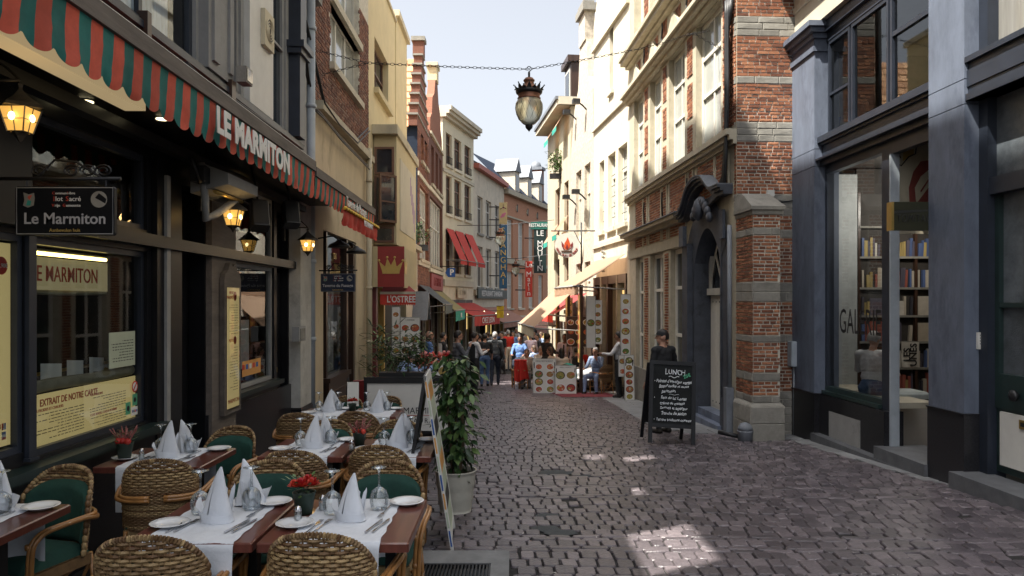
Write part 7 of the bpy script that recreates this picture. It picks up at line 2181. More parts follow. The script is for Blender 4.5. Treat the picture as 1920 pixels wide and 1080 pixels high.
def person(label, x, y, rz, top=WSH, sleeve=None, fore=None, legs=DNM, shoes=SHOE, skin=SKIN, hair='black', h=1.75, pose='stand', arms=((.05,.12,.15,0), (.05,.12,.15,0)), lean=0.0, head=(0.0, 0.0), z=None, group=None, vox=.016, cap=None, belly=0.0, stride=0.0, vest=None, seat=.46, fem=False, legside=0.0):
    """arms: (forward, outward, elbow bend, inward) for left (-x) and right (+x); the figure faces +y"""
    S = h/1.75
    parts_ = []            # (kind, p, q, r0, r1, tag) capsules and ellipsoids
    sleeve = sleeve or top; fore = fore or sleeve
    sit = pose == 'sit'
    hipz = seat+.09 if sit else .93-abs(stride)*.05
    hip = Vector((0, 0, hipz))
    up = Vector((0, math.sin(lean), math.cos(lean)))
    P_ = lambda d, yy=0.0: hip + up*d + Vector((0, math.cos(lean)*yy, -math.sin(lean)*yy))
    sw = .165 if fem else .185
    def E(c, r, tg): parts_.append(('e', Vector(c), r, None, None, tg))
    def C(p, q, r0, r1, tg): parts_.append(('c', Vector(p), Vector(q), r0, r1, tg))
    E(P_(.02), (.165, .118, .13), 'legs' if not sit else 'legs'); E(P_(.16, .01+belly*.5), (.148+belly*.3, .105+belly, .15), 'top'); E(P_(.34, .0), (.172, .115, .20), 'top'); E(P_(.44, -.012), (.165, .095, .10), 'top')
    sh = [P_(.485, -.01)+Vector((s*sw, 0, 0)) for s in (-1, 1)]
    C(sh[0], sh[1], .062, .062, 'top'); C(P_(.50), P_(.60, .01), .062, .052, 'skin')
    hy, hp = head
    hc = P_(.70, .025)
    Rh = Matrix.Rotation(hy, 3, 'Z') @ Matrix.Rotation(hp-lean*.3, 3, 'X')
    H = lambda a, b, c: hc + Rh @ Vector((a, b, c))
    E(H(0, -.008, .02), (.078, .098, .108), 'skin'); E(H(0, .028, -.055), (.055, .062, .062), 'skin'); C(H(0, .088, .015), H(0, .112, -.018), .011, .016, 'skin')
    for s in (-1, 1): E(H(s*.079, -.005, -.005), (.012, .022, .032), 'skin')
    C(H(-.03, .085, .035), H(.03, .085, .035), .014, .014, 'skin'); C(H(-.018, .082, -.052), H(.018, .082, -.052), .012, .012, 'skin')
    for i, s in enumerate((-1, 1)):
        f, o, b, inn = arms[i]
        ud = Vector((s*math.sin(o), math.sin(f)*math.cos(o), -math.cos(f)*math.cos(o)))
        el = sh[i] + Vector((s*.02, 0, -.015)) + ud*.285
        fd = Vector((s*(math.sin(o)*(1-b/2)-inn), math.sin(f+b), -math.cos(f+b))).normalized()
        wr = el + fd*.25
        C(sh[i], el, .060, .046, 'sleeve'); C(el, wr, .044, .031, 'fore')
        side = Vector((s, 0, 0)); side = (side - fd*side.dot(fd)).normalized(); nrm = fd.cross(side)
        E(wr+fd*.05, (.034, .034, .040), 'skin'); C(wr, wr+fd*.085, .027, .030, 'skin')
        for k in range(4):
            base = wr + fd*.085 + side*(k-1.5)*.0185
            ln = (.062, .074, .070, .054)[k]
            mid_ = base + fd*ln*.55 + nrm*.006; tip = mid_ + fd*ln*.4 + nrm*(-.022)
            C(base, mid_, .0105, .0098, 'skin'); C(mid_, tip, .0098, .0085, 'skin')
        th = wr + fd*.03 - side*.022
        C(th, th+fd*.035-side*.032, .012, .011, 'skin'); C(th+fd*.035-side*.032, th+fd*.065-side*.034, .011, .009, 'skin')
    for s in (-1, 1):
        hj = hip + Vector((s*.092, 0, -.03))
        if sit:
            kn = Vector((s*(.12+legside), .44, seat+.06)); an = Vector((s*(.12+legside), .44+.05*s, .09))
        else:
            kn = Vector((s*.10, .03+s*stride*.22, .50)); an = Vector((s*.105, -.01+s*stride*.36, .09))
        C(hj, kn, .094, .062, 'legs'); C(kn, kn.lerp(an, .35), .060, .058, 'legs'); C(kn.lerp(an, .35), an, .058, .043, 'legs')
        C(an+Vector((0, -.035, -.045)), an+Vector((0, .14, -.058)), .042, .034, 'shoes'); C(an, an+Vector((0, 0, -.04)), .042, .044, 'shoes')
    b = MB(BLK)
    for q in parts_:
        if q[0] == 'e': b.ball(q[1], q[2], 16)
        else:
            _, p, e, r0, r1, tg = q
            ax = (e-p); L = ax.length
            if L < 1e-4: b.ball(p, r0, 12); continue
            M = ax.to_track_quat('Z', 'Y').to_matrix().to_4x4(); M.translation = p
            b.M = M
            prof = [(r0*math.cos(a), r0*math.sin(a)) for a in [-PI/2+PI/2*i/4 for i in range(5)]] + [(r1*math.cos(a), L+r1*math.sin(a)) for a in [PI/2*i/4 for i in range(5)]]
            prof[0] = (1e-5, prof[0][1]); prof[-1] = (1e-5, prof[-1][1])
            b.lathe(prof, n=12); b.M = None
    me = b.mesh('body')
    o = bpy.data.objects.new('tmp_body', me); TMP.collection.objects.link(o)
    md = o.modifiers.new('r', 'REMESH'); md.mode = 'VOXEL'; md.voxel_size = vox; md.use_smooth_shade = True
    m2 = o.modifiers.new('s', 'SMOOTH'); m2.factor = .5; m2.iterations = 2
    vl = TMP.view_layers[0]; vl.update()
    nm = bpy.data.meshes.new_from_object(o.evaluated_get(vl.depsgraph), depsgraph=vl.depsgraph)
    bpy.data.objects.remove(o)
    nm.name = 'body'
    # clothes by nearest limb
    n = len(nm.polygons)
    c = np.empty(n*3); nm.polygons.foreach_get('center', c); c = c.reshape(-1, 3)
    best = np.full(n, 1e9); lab = np.zeros(n, int)
    order = ['top', 'sleeve', 'fore', 'legs', 'shoes', 'skin']
    for q in parts_:
        if q[0] == 'e':
            d = (np.linalg.norm((c-np.array(q[1]))/np.array(q[2]), axis=1)-1)*min(q[2])
        else:
            p, e = np.array(q[1]), np.array(q[2]); v = e-p; L = v@v+1e-9
            t = np.clip(((c-p)@v)/L, 0, 1); d = np.linalg.norm(c-(p+t[:, None]*v), axis=1)-(q[3]+(q[4]-q[3])*t)
        m = d < best; best[m] = d[m]; lab[m] = order.index(q[5])
    nm.materials.clear()
    for m in (top, sleeve, fore, legs, shoes, skin): nm.materials.append(m)
    nm.polygons.foreach_set('material_index', lab.astype(np.int32)); nm.polygons.foreach_set('use_smooth', np.ones(n, bool)); nm.update()
    vl_ = np.full(len(nm.vertices), 5)
    for p in nm.polygons:
        for v in p.vertices: vl_[v] = min(vl_[v], lab[p.index])
    sd = R.uniform(0, 99)
    nrm_ = [v.normal.copy() for v in nm.vertices]
    for v, L_, nn in zip(nm.vertices, vl_, nrm_):       # folds in the clothes; shirts hang a little outside the trousers
        if L_ < 4:
            q = v.co
            f = noise.noise(Vector((q.x*9, q.y*9, q.z*16+sd)))*.010 + noise.noise(Vector((q.x*22, q.y*22, q.z*30+sd)))*.004
            v.co += nn*(f + (.010 if L_ == 0 else (.006 if L_ in (1, 3) else .002)))
    nm.update()
    gz = zg(x, y) if z is None else z
    t = thing('person', label, 'person', (x, y, gz), rz, group)
    t.scale = (S, S, S)
    obj('body', nm, t)
    if HAIRM.get(hair):
        hm = MB(HAIRM[hair])
        rows, cols = 8, 20
        def hf(s, q):
            az = 2*PI*s - PI/2
            fr_ = max(0, math.cos(az-PI/2))              # 1 at the face
            lim = (.66-.34*fr_**.45) if not fem else (.70-.40*fr_**.45)
            th = PI*lim*(1-q)+.001
            r_ = 1.10+.06*noise.noise(Vector((math.cos(az)*4, math.sin(az)*4, q*6)))-.05*(1-q if q > .5 else .5)*0
            if hair == 'grey' and q > .80: r_ = 1.05
            low = max(0, -math.cos(th))
            return H(.080*r_*math.sin(th)*math.cos(az)*(1-.15*low), -.012+.102*r_*math.sin(th)*math.sin(az), .022+.113*r_*math.cos(th))
        hm.grid(hf, cols, rows)
        if fem: 
            hm.ball(H(0, -.07, -.10), (.085, .055, .16), 10)
        hm.build('hair', t)
    if cap:
        cm = MB(cap)
        cm.grid(lambda s, q: H(.088*math.sin(PI*.46*(1-q)+.001)*math.cos(2*PI*s), -.006+.108*math.sin(PI*.46*(1-q)+.001)*math.sin(2*PI*s), .04+.095*math.cos(PI*.46*(1-q))), 20, 6)
        cm.grid(lambda s, q: H(.080*math.cos(PI*s), .075*math.sin(PI*s)*1.0+.085*q*math.sin(PI*s), .05-.012*q), 12, 4); cm.build('cap', t)
    ey = MB(BLK)
    for s in (-1, 1):
        ey.ball(H(s*.031, .083, .018), (.012, .008, .007), 6); ey.tube([H(s*.015, .094, .043), H(s*.048, .082, .044)], .004, 4)
    ey.build('eyes', t)
    if vest is not None:
        vm = MB(vest)
        for sd in (-1, 1):
            vm.grid(lambda s, q, sd=sd: P_(.06+.40*q, 0)+Vector((sd*(.03+.15*s+.012*math.sin(PI*q)), (.128+.01*math.sin(PI*q))*math.cos(s*1.15)+.004, 0)), 6, 6)
            vm.grid(lambda s, q, sd=sd: P_(.04+.46*q, 0)+Vector((sd*.175*s, -(.126)*math.cos(s*1.1)-.008, 0)), 6, 6)
        vm.build('waistcoat', t)
    return t
A0_ = (.05, .13, .15, 0)
def at(px, d): return ((px-960)/FPX*d, d)
x, y = at(1243, 12.65)
person('person in black with a black cap standing behind the chalkboard', x, y, .55, BLK, legs=BLK, cap=BLK, h=1.74, arms=((.1,.12,.3,0), (.35,.55,.35,-.2)), head=(.75, 0), vox=.012)
x, y = at(928, 25.6)
p1 = person('person in grey hoodie and dark jeans walking away with a black bag', x, y, .0, GRH, legs=DNM, hair='grey', h=1.84, arms=((.1,.2,.35,.1), (.0,.22,.25,0)), stride=.35, belly=.03)
m_ = MB(BLK); m_.ball((.26, -.02, .72), (.09, .16, .20), 12); m_.tube([(.24,-.02,.9), (.15,-.1,1.3), (.0,-.06,1.5)], .016, 5); m_.tube([(.24,.1,.88), (.2,.15,1.2), (.1,.1,1.45)], .014, 5)
bg = m_.build('shoulder_bag', None, (x, y, zg(x, y))); tag(bg, 'black shoulder bag hanging at the side of the grey hoodie walker', 'bag')
m_ = MB(GRH); m_.grid(lambda s, q: (.11*math.cos(PI*s)*(1-.3*q), -.075-.05*math.sin(PI*s)*(1-q*.4), 1.42+.09*q), 10, 4); m_.build('hood', p1)
x, y = at(858, 18.2)
person('person in black and white checked shirt with a hand at the mouth', x, y, -1.25, CHK, legs=DNM, h=1.78, arms=((.2,.1,.3,.2), (.55,.1,2.1,.35)), head=(-.1, .0), vox=.013)
x, y = at(889, 21.5)
person('waiter in white shirt and black waistcoat standing with folded arms', x, y, -1.0, WSH, legs=BLK, h=1.78, arms=((.4,.15,1.5,.5), (.4,.2,1.5,.5)), vest=BLK)
x, y = at(909, 25.0)
person('person in black top and jeans beyond the white shirted waiter', x, y, .2, BLK, fore=SKIN, legs=JEAN, h=1.76, arms=(A0_, (.2,.15,.6,0)))
x, y = at(899, 27.5)
person('person in dark clothes between the waiter and the hoodie walker', x, y, .4, BLK, legs=BLK, h=1.75)
x, y = at(804, 20.5)
person('bald person in blue shirt standing at the left shopfronts', x, y, -1.3, BSH, legs=DNM, h=1.80, hair='bald', arms=(A0_, (.2,.1,.7,0)))
x, y = at(830, 24.0)
person('person in dark suit and white shirt outside the left shops', x, y, -1.2, DSU, legs=DSU, h=1.78, arms=(A0_, (.3,.1,.9,.2)), vest=WSH)
x, y = at(975, 26.5)
person('seated dark haired person in bright blue shirt at the terrace edge', x, y, PI-.2, BSH, legs=DNM, skin=SKIN2, h=1.80, pose='sit', seat=.75, arms=((.5,.2,.9,.3), (.5,.2,.9,.3)))
x, y = at(996, 29)
person('person in pale pink shirt seen from behind among the tables', x, y, .3, PNK, legs=KHK, hair='grey', h=1.74, lean=.12)
x, y = at(1023, 23.6)
person('waiter in dark jacket leaning over the tables at right', x, y, -.9, DSU, legs=BLK, skin=SKIN, h=1.74, lean=.1, arms=((.4,.1,.8,.1), (.6,.1,.9,.1)))
x, y = at(1059, 24.2)
w2 = person('person in pale shirt and black tie standing by the menu posts', x, y, PI-.35, PNK, legs=BLK, skin=SKIN2, h=1.74, arms=((.2,.15,.6,.2), (.2,.15,.6,.2)))
m_ = MB(BLK); m_.poly([(-.02,.125,1.42), (.02,.125,1.42), (.03,.135,1.05), (0,.135,1.0), (-.03,.135,1.05)]); m_.build('tie', w2)
x, y = at(1053, 22.3)
person('dark haired seated person seen from behind at a right terrace table', x, y, .1, CRM, legs=DNM, h=1.66, pose='sit', fem=True, arms=((.5,.2,.8,.2), (.6,.25,1.2,.0)))
x, y = at(1119, 21.9)
person('grey haired seated person in light blue shirt with hand at chin', x, y, PI-.55, LBS, legs=LBS, hair='grey', h=1.72, pose='sit', arms=((.7,.15,1.9,.3), (.5,.2,1.0,.3)), lean=.12, legside=.05)
x, y = at(1161, 20.3)
person('waiter in white shirt and apron half hidden by the tall menu board', x, y, 1.2, WSH, legs=BLK, skin=SKIN2, h=1.78, arms=((.6,.15,1.0,.2), (.5,.15,1.0,.2)), vest=BLK)
x, y = at(988, 24.2)
person('seated person in cream top beside the red coat', x, y, PI-.1, CRM, legs=KHK, hair='brown', h=1.64, pose='sit', fem=True, lean=.2)
x, y = at(738, 12.6)
person('seated person in light blue shirt bent over behind the planter shrubs', x, y, -1.1, LBS, legs=DNM, hair='grey', h=1.75, pose='sit', seat=.62, lean=.55, arms=((.9,.2,1.3,.2), (.9,.3,1.6,.2)))
for px, d, rz, tp, hr, sx, lab in ((1036, 23.2, 1.2, CRM, 'brown', True, 'seated person in cream top facing the menu posts'), (1078, 22.9, -1.3, BLK, 'black', False, 'seated person in black beside the turquoise cushion chair'), (1012, 25.6, PI+.4, WSH, 'grey', False, 'seated person in white shirt under the low awning'), (1090, 24.8, PI, REDC, 'brown', True, 'seated person in red top deep under the orange awning'), (1004, 27.4, .8, LBS, 'brown', True, 'seated person in light blue at the far awning table')):
    x, y = at(px, d)
    person(lab, x, y, rz, tp, legs=DNM, fore=SKIN if tp is not WSH else None, hair=hr, h=1.70, pose='sit', fem=sx, arms=((.5,.2,1.0,.3), (.6,.25,1.1,.2)), vox=.02, lean=.1)
crowd = [(941, 31, BLK, SKIN, 'person in black far down the lane left of the blue shirt'), (953, 33, REDC, CRM, 'person in red among the far crowd'), (962, 34, BSH, DNM, 'person in blue far down the lane'), (1008, 30, DSU, BLK, 'person in dark jacket behind the pink shirt'), (985, 33, KHK, DNM, 'person in grey far behind the terrace'), (947, 36, CRM, JEAN, 'person in cream top far in the crowd'), (925, 37, WSH, BLK, 'person in white shirt far down the lane'), (1015, 33, LBS, DNM, 'person in light blue behind the low awning'), (915, 34, DSU, BLK, 'person in dark suit at the far left shops'), (1000, 36, BLK, BLK, 'person in black at the end of the lane'), (970, 39, WSH, JEAN, 'person in white near the end houses'), (935, 40, BSH, BLK, 'small blue figure near the end houses')]
for px, d, tp, lg, lab in crowd:
    x, y = at(px, d)
    person(lab, x, y, R.uniform(0, 6.28), tp, legs=lg if lg is not SKIN else BLK, fore=SKIN, hair=R.choice(('black', 'brown', 'grey')), h=R.uniform(1.62, 1.82), vox=.022, stride=R.uniform(-.3, .3), group='people far down the lane')
# person reading in the bookshop
person('grey haired person in pale shirt and jeans sitting on the bookshop bench', px3(1634, 0, 10.95).x, 10.95, -.75, LBS if False else WSH, fore=SKIN, legs=JEAN, hair='grey', h=1.74, pose='sit', seat=.76, z=-.30, lean=.12, arms=((.6,.2,1.0,.3), (.5,.25,.9,.3)), head=(-.3, -.3), vox=.012)
bpy.data.scenes.remove(TMP)
# ------------------------------------------------------------------ hanging street lanterns and chains
GLOBE = mat('amber tinted lantern glass', (.86,.84,.66), rough=.30, var=.08, scale=4, spec=.5, trans=.8)
COPPER = mat('weathered copper', (.20,.09,.055), rough=.45, metal=.5, var=.35, scale=10)
def street_lamp(label, c, s):
    t = thing('street_lantern', label, 'street lamp', c, 0, 'crowned street lanterns')
    m_ = MB(GLOBE); m_.lathe([(.06,-.36), (.12,-.325), (.185,-.25), (.232,-.15), (.248,-.05), (.24,.04), (.20,.12)], n=28); m_.build('globe', t)
    m_ = MB(IRON)
    for i in range(12):
        for sg in (1, -1):
            m_.tube([(r_*math.cos(2*PI*i/12+sg*k*.16), r_*math.sin(2*PI*i/12+sg*k*.16), z) for k, (r_, z) in enumerate([(.07,-.352), (.188,-.25), (.235,-.15), (.251,-.05), (.242,.04)])], .0025, 3)
    m_.build('glass_leads', t)
    m_ = MB(COPPER); m_.lathe([(.205,.10), (.215,.13), (.19,.16), (.205,.19), (.20,.22)], n=24); m_.build('ring', t)
    m_ = MB(IRON)
    n = 16
    m_.lathe([(.20,.20), (.235,.22), (.245,.26), (.235,.27), (.19,.28)], n=24)
    for i in range(n):
        a = 2*PI*i/n; d_ = Vector((math.cos(a), math.sin(a), 0)); s_ = Vector((-d_.y, d_.x, 0)); big = i % 2 == 0
        b0 = d_*.226+Vector((0,0,.24)); hgt = .13 if big else .08
        pr = [b0-s_*.04, b0+s_*.04, b0+s_*.035+d_*.02+Vector((0,0,hgt*.55)), b0+d_*.05+Vector((0,0,hgt)), b0-s_*.035+d_*.02+Vector((0,0,hgt*.55))]
        m_.poly(pr); m_.poly([p-d_*.012 for p in reversed(pr)])
        m_.ball(tuple(b0+d_*.05+Vector((0,0,hgt))), .014, 5)
    m_.build('crown', t)
    m_ = MB(COPPER); m_.lathe([(.19,.27), (.15,.34), (.10,.38), (.085,.42), (.10,.44), (.105,.46), (.085,.48), (.07,.50), (.03,.51)], n=20); m_.build('dome', t)
    m_ = MB(IRON); m_.lathe([(.02,.50), (.02,.60), (.012,.62)], n=8); m_.tube([(.04*math.sin(a), 0, .665-.045*math.cos(a)) for a in [i*2*PI/12 for i in range(11)]], .008, 5); m_.build('hook', t)
    m_ = MB(IRON); m_.lathe([(.065,-.345), (.07,-.37), (.06,-.41), (.03,-.44), (.012,-.46), (0,-.48)], n=14); m_.build('finial', t)
    t.scale = (s, s, s)
    return t
dl = 12.4
k = FPX/dl
lam = px3(992, 198, dl)
sL = 122/k/1.18
street_lamp('large crowned glass street lantern hanging from the chain across the lane', lam, sL)
def chain(label, pts, r=.019, wire=.0042, name='chain', sag=.0):
    c = MB(IRON)
    P_ = [Vector(p) for p in pts]
    for a, b in zip(P_[:-1], P_[1:]):
        L = (b-a).length; n = max(2, int(L/.062))
        d_ = (b-a).normalized(); s1 = d_.cross(Vector((0,0,1))).normalized(); s2 = d_.cross(s1)
        for i in range(n):
            q = (i+.5)/n; cc = a.lerp(b, q) - Vector((0,0,sag*L*4*q*(1-q)))
            s_ = s1 if i % 2 else s2
            c.tube([cc+d_*(.040*math.cos(w))+s_*(r*math.sin(w)) for w in [2*PI*j/8 for j in range(8)]], wire, 4, closed=True)
    o = c.build(name); tag(o, label, 'chain'); return o
top = Vector((lam.x, dl, lam.z+.66*sL))
jl = Vector((F2.xy(F2.L-.6)[0]+1.0, 12.35, EYE+(HOR-118)/FPX*12.35)); jl.x = (690-960)/FPX*12.35
chain('chain carrying the big lantern, running left to the brick house', [Vector((-3.1, 11.95, EYE+(HOR-97)/FPX*12.0)), jl, top], sag=.004)
chain('short lower chain stay by the left drain pipe', [Vector((-3.1, 12.2, EYE+(HOR-140)/FPX*12.2)), jl])
jr = px3(1215, 88, 12.9)
rw = F10.world(F10.u(1362), .05, F10.z(1362, 88, .05)); rw2 = F10.world(F10.u(1335), .05, F10.z(1335, 52, .05))
chain('chain carrying the big lantern, running right to the brick house', [top, jr, px3(1300, 62, 13.3), rw], sag=.006)
chain('thin upper chain stay on the right brick house', [px3(1290, 66, 13.3), rw2])
for px, py, d, s, lab in ((938, 447, 33, .88, 'crowned street lantern before the blue vertical sign'), (967, 505, 37, .80, 'farthest crowned street lantern before the end brick house')):
    c = px3(px, py, d); street_lamp(lab, c, s)
    o = MB(IRON); zt = c.z+.66*s
    o.tube([(-2.6 if px == 938 else -1.6, d+2.5, zt+.25), (c.x, d, zt), (2.0, d-.5, zt+.2)], .014, 4)
    q = o.build('span_wire'); tag(q, 'thin span wire carrying the ' + lab.split(' before')[0], 'wire')
# loose cables on the left facades
for k_, (pts, lab) in enumerate((
  ([(566, 60), (575, 140), (588, 200), (604, 215), (640, 260), (690, 312)], 'black cable drooping along the ledge of the tan house'),
  ([(570, 30), (590, 120), (605, 185), (632, 225), (668, 262), (690, 240)], 'black cable hanging across the brown brick wall'),
  ([(350, 118), (380, 150), (410, 168), (440, 188), (520, 245), (560, 300)], 'grey cable run along the window ledge above the awning'))):
    m_ = MB(CABLE); ps = []
    for (px, py) in pts:
        w = .12; F = F2 if px > 590 else F1; ps.append(F.world(F.u(px, w), w, F.z(px, py, w)))
    m_.tube(ps, .018, 5); m_.tube([p+Vector((.03, .02, -.06)) for p in ps], .014, 5)
    o = m_.build('cable'); tag(o, lab, 'cable')

# ------------------------------------------------------------------ menu boards, plants and tables further down
FOOD2 = mat('printed red food', (.36,.04,.025), rough=.5, c2=(.55,.16,.05), var=.5, scale=22, tint=.4)
FOOD3 = mat('printed green food', (.10,.16,.03), rough=.5, c2=(.40,.30,.06), var=.5, scale=22, tint=.4)
def food_board(label, c, w, h, cols, rows, rz=0.0, tilt=.0, title=None, gz=True, name='menu_board', cat='menu board', wide=1.0, thick=.03, paper=None):
    t = thing(name, label, cat, c, rz)
    b = MB(paper or WHITEP); b.M = Matrix.Rotation(tilt, 4, 'X'); b.box(-w/2, w/2, 0, thick, 0, h); b.build('panel', t)
    f = MB(OLDGREY); f.M = b.M; e = .012
    f.box(-w/2-e, -w/2, -.004, thick+.004, 0, h); f.box(w/2, w/2+e, -.004, thick+.004, 0, h); f.box(-w/2-e, w/2+e, -.004, thick+.004, h, h+e); f.build('frame', t)
    d = MB(FOOD, CHINA, FOOD2, FOOD3, DARKWOOD, CREAM); d.M = b.M
    th = .12*h if title else .03*h
    for i in range(rows):
        for j in range(cols):
            cx = -w/2 + w*(j+.5)/cols; cz = h-th-(h-th)*(i+.5)/rows
            r_ = min(w/cols, (h-th)/rows*1.15)*.46*R.uniform(.88, 1.06)
            disc(d, (cx, cz), r_, -.002, 16, R.choice((1, 1, 4)), .86); disc(d, (cx+R.uniform(-.06, .06)*r_, cz), r_*.86, -.0035, 11, R.choice((0, 2, 3)), .82, R.random())
            for q in range(5): disc(d, (cx+R.uniform(-.5, .5)*r_, cz+R.uniform(-.4, .4)*r_), r_*R.uniform(.18, .36), -.005-.001*q, 6, R.choice((0, 2, 3, 5)), R.uniform(.5, 1), R.random())
    d.build('food_print', t)
    if title:
        o = text(title, h*.055, BLKLT, t, (0, 0, 0), ex=.001); o.matrix_local = b.M @ Matrix.Translation((0, -.003, h-th*.55)) @ Matrix.Rotation(PI/2, 4, 'X')
    l = MB(IRON); l.tube([(-w/2+.03, .03, h*.9), (-w/2+.03, .35, 0)], .012, 4) if tilt else None
    if l.f: l.tube([(w/2-.03, .03, h*.9), (w/2-.03, .35, 0)], .012, 4); l.build('rear_leg', t)
    return t
def gp(px, py): 
    x, d = gpos(px, py); return (x, d, zg(x, d))
food_board('white standing menu board with eight printed dishes', gp(1021, 737), .66, 1.0, 2, 4, 0, -.12, 'MENU RESTAURANT')
food_board('white standing menu board with four printed dishes', gp(1061, 739), .60, .82, 2, 2, .05, -.12, 'MENU TOURISTE')
food_board('white menu board of printed dishes below the red lobster awning', (*((769-960)/FPX*16.6, 16.6)[:2], EYE+(HOR-668)/FPX*16.6) if False else ((769-960)/FPX*16.6, 16.6, EYE+(HOR-668)/FPX*16.6), .42, .86, 2, 3, 0, 0, 'L\'OSTREE')
food_board('narrow vertical strip of printed dishes beside the dark shop entrance', ((742.5-960)/FPX*17.0, 17.0, EYE+(HOR-668)/FPX*17.0), .17, 1.12, 1, 4)
food_board('tall white menu banner with dishes at the corner of the brick house', ((1173-960)/FPX*19.6, 19.6, EYE+(HOR-668)/FPX*19.6), .24, 1.62, 1, 6, .1, 0)
food_board('lower food banner under the tall white menu banner', ((1167-960)/FPX*19.5, 19.5, EYE+(HOR-706)/FPX*19.5), .19, .55, 1, 2, .1, 0)
food_board('white leaning board with blue print and small dishes', ((1181-960)/FPX*19.4, 19.4, zg(0, 19.4)), .24, 1.16, 1, 6, .1, -.08)
food_board('hanging white panel with printed dishes under the orange awning', ((1121-960)/FPX*21.2, 21.2, EYE+(HOR-645)/FPX*21.2), .22, 1.24, 1, 5)
food_board('plain white hanging panel beside the printed dish panel', ((1108-960)/FPX*21.1, 21.1, EYE+(HOR-652)/FPX*21.1), .26, 1.45, 1, 1, .3)
food_board('dark panel wall of dish photographs inside the right restaurant', ((1085-960)/FPX*23.6, 23.6, EYE+(HOR-650)/FPX*23.6), .75, .95, 3, 3, 0, 0, None, paper=DARKWOOD)
food_board('orange menu column inside the right restaurant', ((1067-960)/FPX*24.6, 24.6, EYE+(HOR-655)/FPX*24.6), .22, 1.7, 1, 6, 0, 0, None, paper=ORANGEA)
cp_ = thing('red_carpet', 'dark red carpet at the edge of the right restaurant terrace', 'carpet', (2.1, 21.2, zg(0, 21.2)))
m_ = MB(mat('crimson carpet', (.17,.03,.04), rough=.95, var=.25, scale=12, bump=.3)); m_.grid(lambda s, q: (-.75+1.6*s-.2*q, -.85+1.7*q, zg(0, 20.35+1.7*q)-zg(0, 21.2)+.012), 6, 6); m_.build('pile', cp_)
def cloth_table(label, x, y, w=.8):
    t = thing('terrace_table', label, 'table', (x, y, zg(x, y)), R.uniform(-.2, .2), 'white clothed tables on the right terrace')
    m_ = MB(TABLEW); m_.box(-w/2, w/2, -w/2, w/2, .70, .735); m_.build('table_top', t)
    for sx_ in (-1, 1):
        for sy_ in (-1, 1): m_ = MB(IRON); m_.tube([(sx_*w*.4, sy_*w*.4, 0), (sx_*w*.4, sy_*w*.4, .7)], .018, 5); m_.build('leg', t)
    c = MB(LINEN); c.M = Matrix.Translation((0, 0, 0))
    def fn(s, q):
        a, b = (s*2-1)*1.75, (q*2-1)*1.75
        ex_ = max(abs(a), abs(b)); 
        ca, cb_ = max(-1, min(1, a)), max(-1, min(1, b))
        over = max(abs(a)-1, 0) + max(abs(b)-1, 0)
        fl = 1+.12*min(over, .75)*(1+.5*math.sin(6*(a+b)))
        return (ca*w/2*1.02*fl, cb_*w/2*1.02*fl, .738-.48*min(over, .75)-.02*max(0, over-.75))
    c.grid(fn, 22, 22)
    o = c.build('table_cloth', None, (x, y, zg(x, y)), (0, 0, t.rotation_euler.z)); tag(o, 'white cloth draped over the ' + label.split('table ')[1] + ' table' if False else 'white draped cloth of the ' + label, 'table cloth', 'white cloths on the right terrace')
    for k_ in range(3):
        m_ = MB(LINEN); m_.grid(lambda s, q: (.06*(1-q)*math.cos(2*PI*s), .06*(1-q)*math.sin(2*PI*s), .24*q), 10, 4)
        n_ = m_.build('napkin', None, (x+R.uniform(-.25, .25), y+R.uniform(-.3, .3), zg(x, y)+.742)); tag(n_, 'small pointed white napkin on the ' + label, 'napkin', 'napkins on the right terrace')
cloth_table('table beside the seated blue shirted guest', 2.15, 22.75); cloth_table('table behind the two standing menu boards', 1.25, 23.0); cloth_table('table next to the red coat', .75, 25.0); cloth_table('table under the far end of the low awning', 1.0, 27.0); cloth_table('table deep inside the right restaurant', 1.9, 24.6)
# cane chairs further down, one red coat
for x, y, rz, lab in ((2.62, 21.75, .55, 'cane chair seen from behind under the seated blue shirted guest'), (1.50, 22.0, .1, 'cane chair of the dark haired guest'), (1.95, 23.6, -1.2, 'cane chair inside the right restaurant'), (.48, 24.1, PI, 'cane chair under the guest in cream')):
    dup(CH, (x, y, zg(x, y)), rz, lab, 'cane chairs on the right terrace')
tq = thing('green_chair', 'pale chair with turquoise cushion beside the four dish board', 'chair', (1.78, 22.2, zg(0, 22.2)), -.4)
m_ = MB(WHITEP); m_.cbox(-.25,.25,-.25,.25,.40,.45,.02); m_.build('seat', tq)
m_ = MB(GREENA); m_.grid(lambda s, q: (-.25+.5*s, -.24-.05*math.sin(PI*s)-.08*q, .45+.45*q*(1-.25*(2*s-1)**2)), 10, 6); m_.build('back_cushion', tq)
for sx_ in (-1, 1):
    for sy_ in (-1, 1): m_ = MB(RATT); m_.tube([(sx_*.22, sy_*.22, 0), (sx_*.22, sy_*.22, .42)], .018, 6); m_.build('leg', tq)
rc = thing('red_coat', 'bright red coat hung over a chair back at the terrace edge', 'coat', (.27, 23.6, zg(0, 23.6)))
m_ = MB(REDC)
m_.grid(lambda s, q: (-.20+.40*s*(1.15-.2*q)+.05*(1-q)*math.sin(s*9), -.06-.06*math.sin(s*13+1)*(1-.5*q)-.03*q, .28+.64*q-.10*abs(s-.5)*q-.05*math.sin(s*6)*(1-q)), 24, 10); m_.grid(lambda s, q: (-.2+.4*s, .06+.03*math.sin(s*8), .50+.42*q), 14, 5)
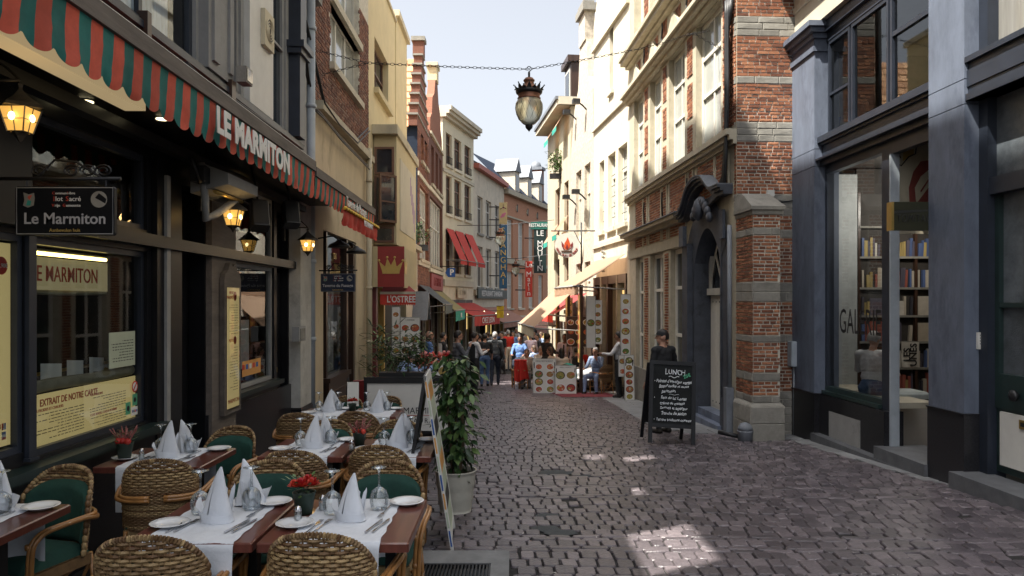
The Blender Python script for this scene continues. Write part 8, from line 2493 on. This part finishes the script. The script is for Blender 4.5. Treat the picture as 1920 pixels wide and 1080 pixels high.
m_.grid(lambda s, q: (-.2+.4*s, -.08+.14*q, .92+.02*math.sin(PI*q)), 10, 3); m_.build('cloth', rc)
dup(CH, (.27, 23.85, zg(0, 23.85)), .05, 'cane chair carrying the red coat', 'cane chairs on the right terrace')
# big plants
bushy('palm_plant', 'tall palm like plant in the dark entrance of the yellow house', 'potted plant', ((717-960)/FPX*15.6, 15.6, zg(0, 15.6)), .35, 1.55, 260, (.3, .3, .3), .26, .02, 4, boxm=ROOFT)
bushy('window_plant', 'hanging green plant on the window ledge above the low grey shop', 'plant', px3(789, 470, 25.6), .5, .7, 300, (.5, .25, .2), .12, .03, 5)
bushy('window_plant', 'bright green plant on the upper window of the cream eaves house', 'plant', px3(1042, 335, 31.0), .5, .9, 300, (.5, .25, .2), .16, .04, 6, mats=[LEAFM[1], LEAFM[1]])
bushy('potted_shrub', 'small dark shrub outside the far left shops', 'potted plant', ((880-960)/FPX*27, 27, zg(0, 27)), .4, .8, 250, (.4, .4, .4), .1, .02, 5)
rch = thing('red_chair', 'folded red canvas chair left of the planter box', 'chair', (-2.35, 11.6, zg(0, 11.6)), .5)
m_ = MB(CRIMSON); m_.M = Matrix.Rotation(.35, 4, 'X'); m_.box(-.22,.22,0,.03,.55,1.05); m_.build('backrest', rch)
m_ = MB(CRIMSON); m_.box(-.22,.22,.0,.42,.42,.46); m_.build('seat', rch)
for sx_ in (-1, 1): m_ = MB(IRON); m_.tube([(sx_*.2, 0, 1.0), (sx_*.2, .3, 0)], .015, 5); m_.build('leg', rch); m_ = MB(IRON); m_.tube([(sx_*.2, .4, .45), (sx_*.2, -.05, 0)], .015, 5); m_.build('leg', rch)
hl_ = thing('coach_light', 'string of warm bulbs under the far awnings', 'lamp', px3(900, 585, 35), 0)
for i in range(5):
    m_ = MB(SPOT); m_.ball((-.9+i*.55, R.uniform(-.3, .3), R.uniform(-.12, .06)), .026, 6); m_.build('bulb', hl_)
m_ = MB(IRON); m_.tube([(-1.0, 0, .1), (0, 0, .06), (1.7, 0, .1)], .01, 4); m_.build('wire', hl_)
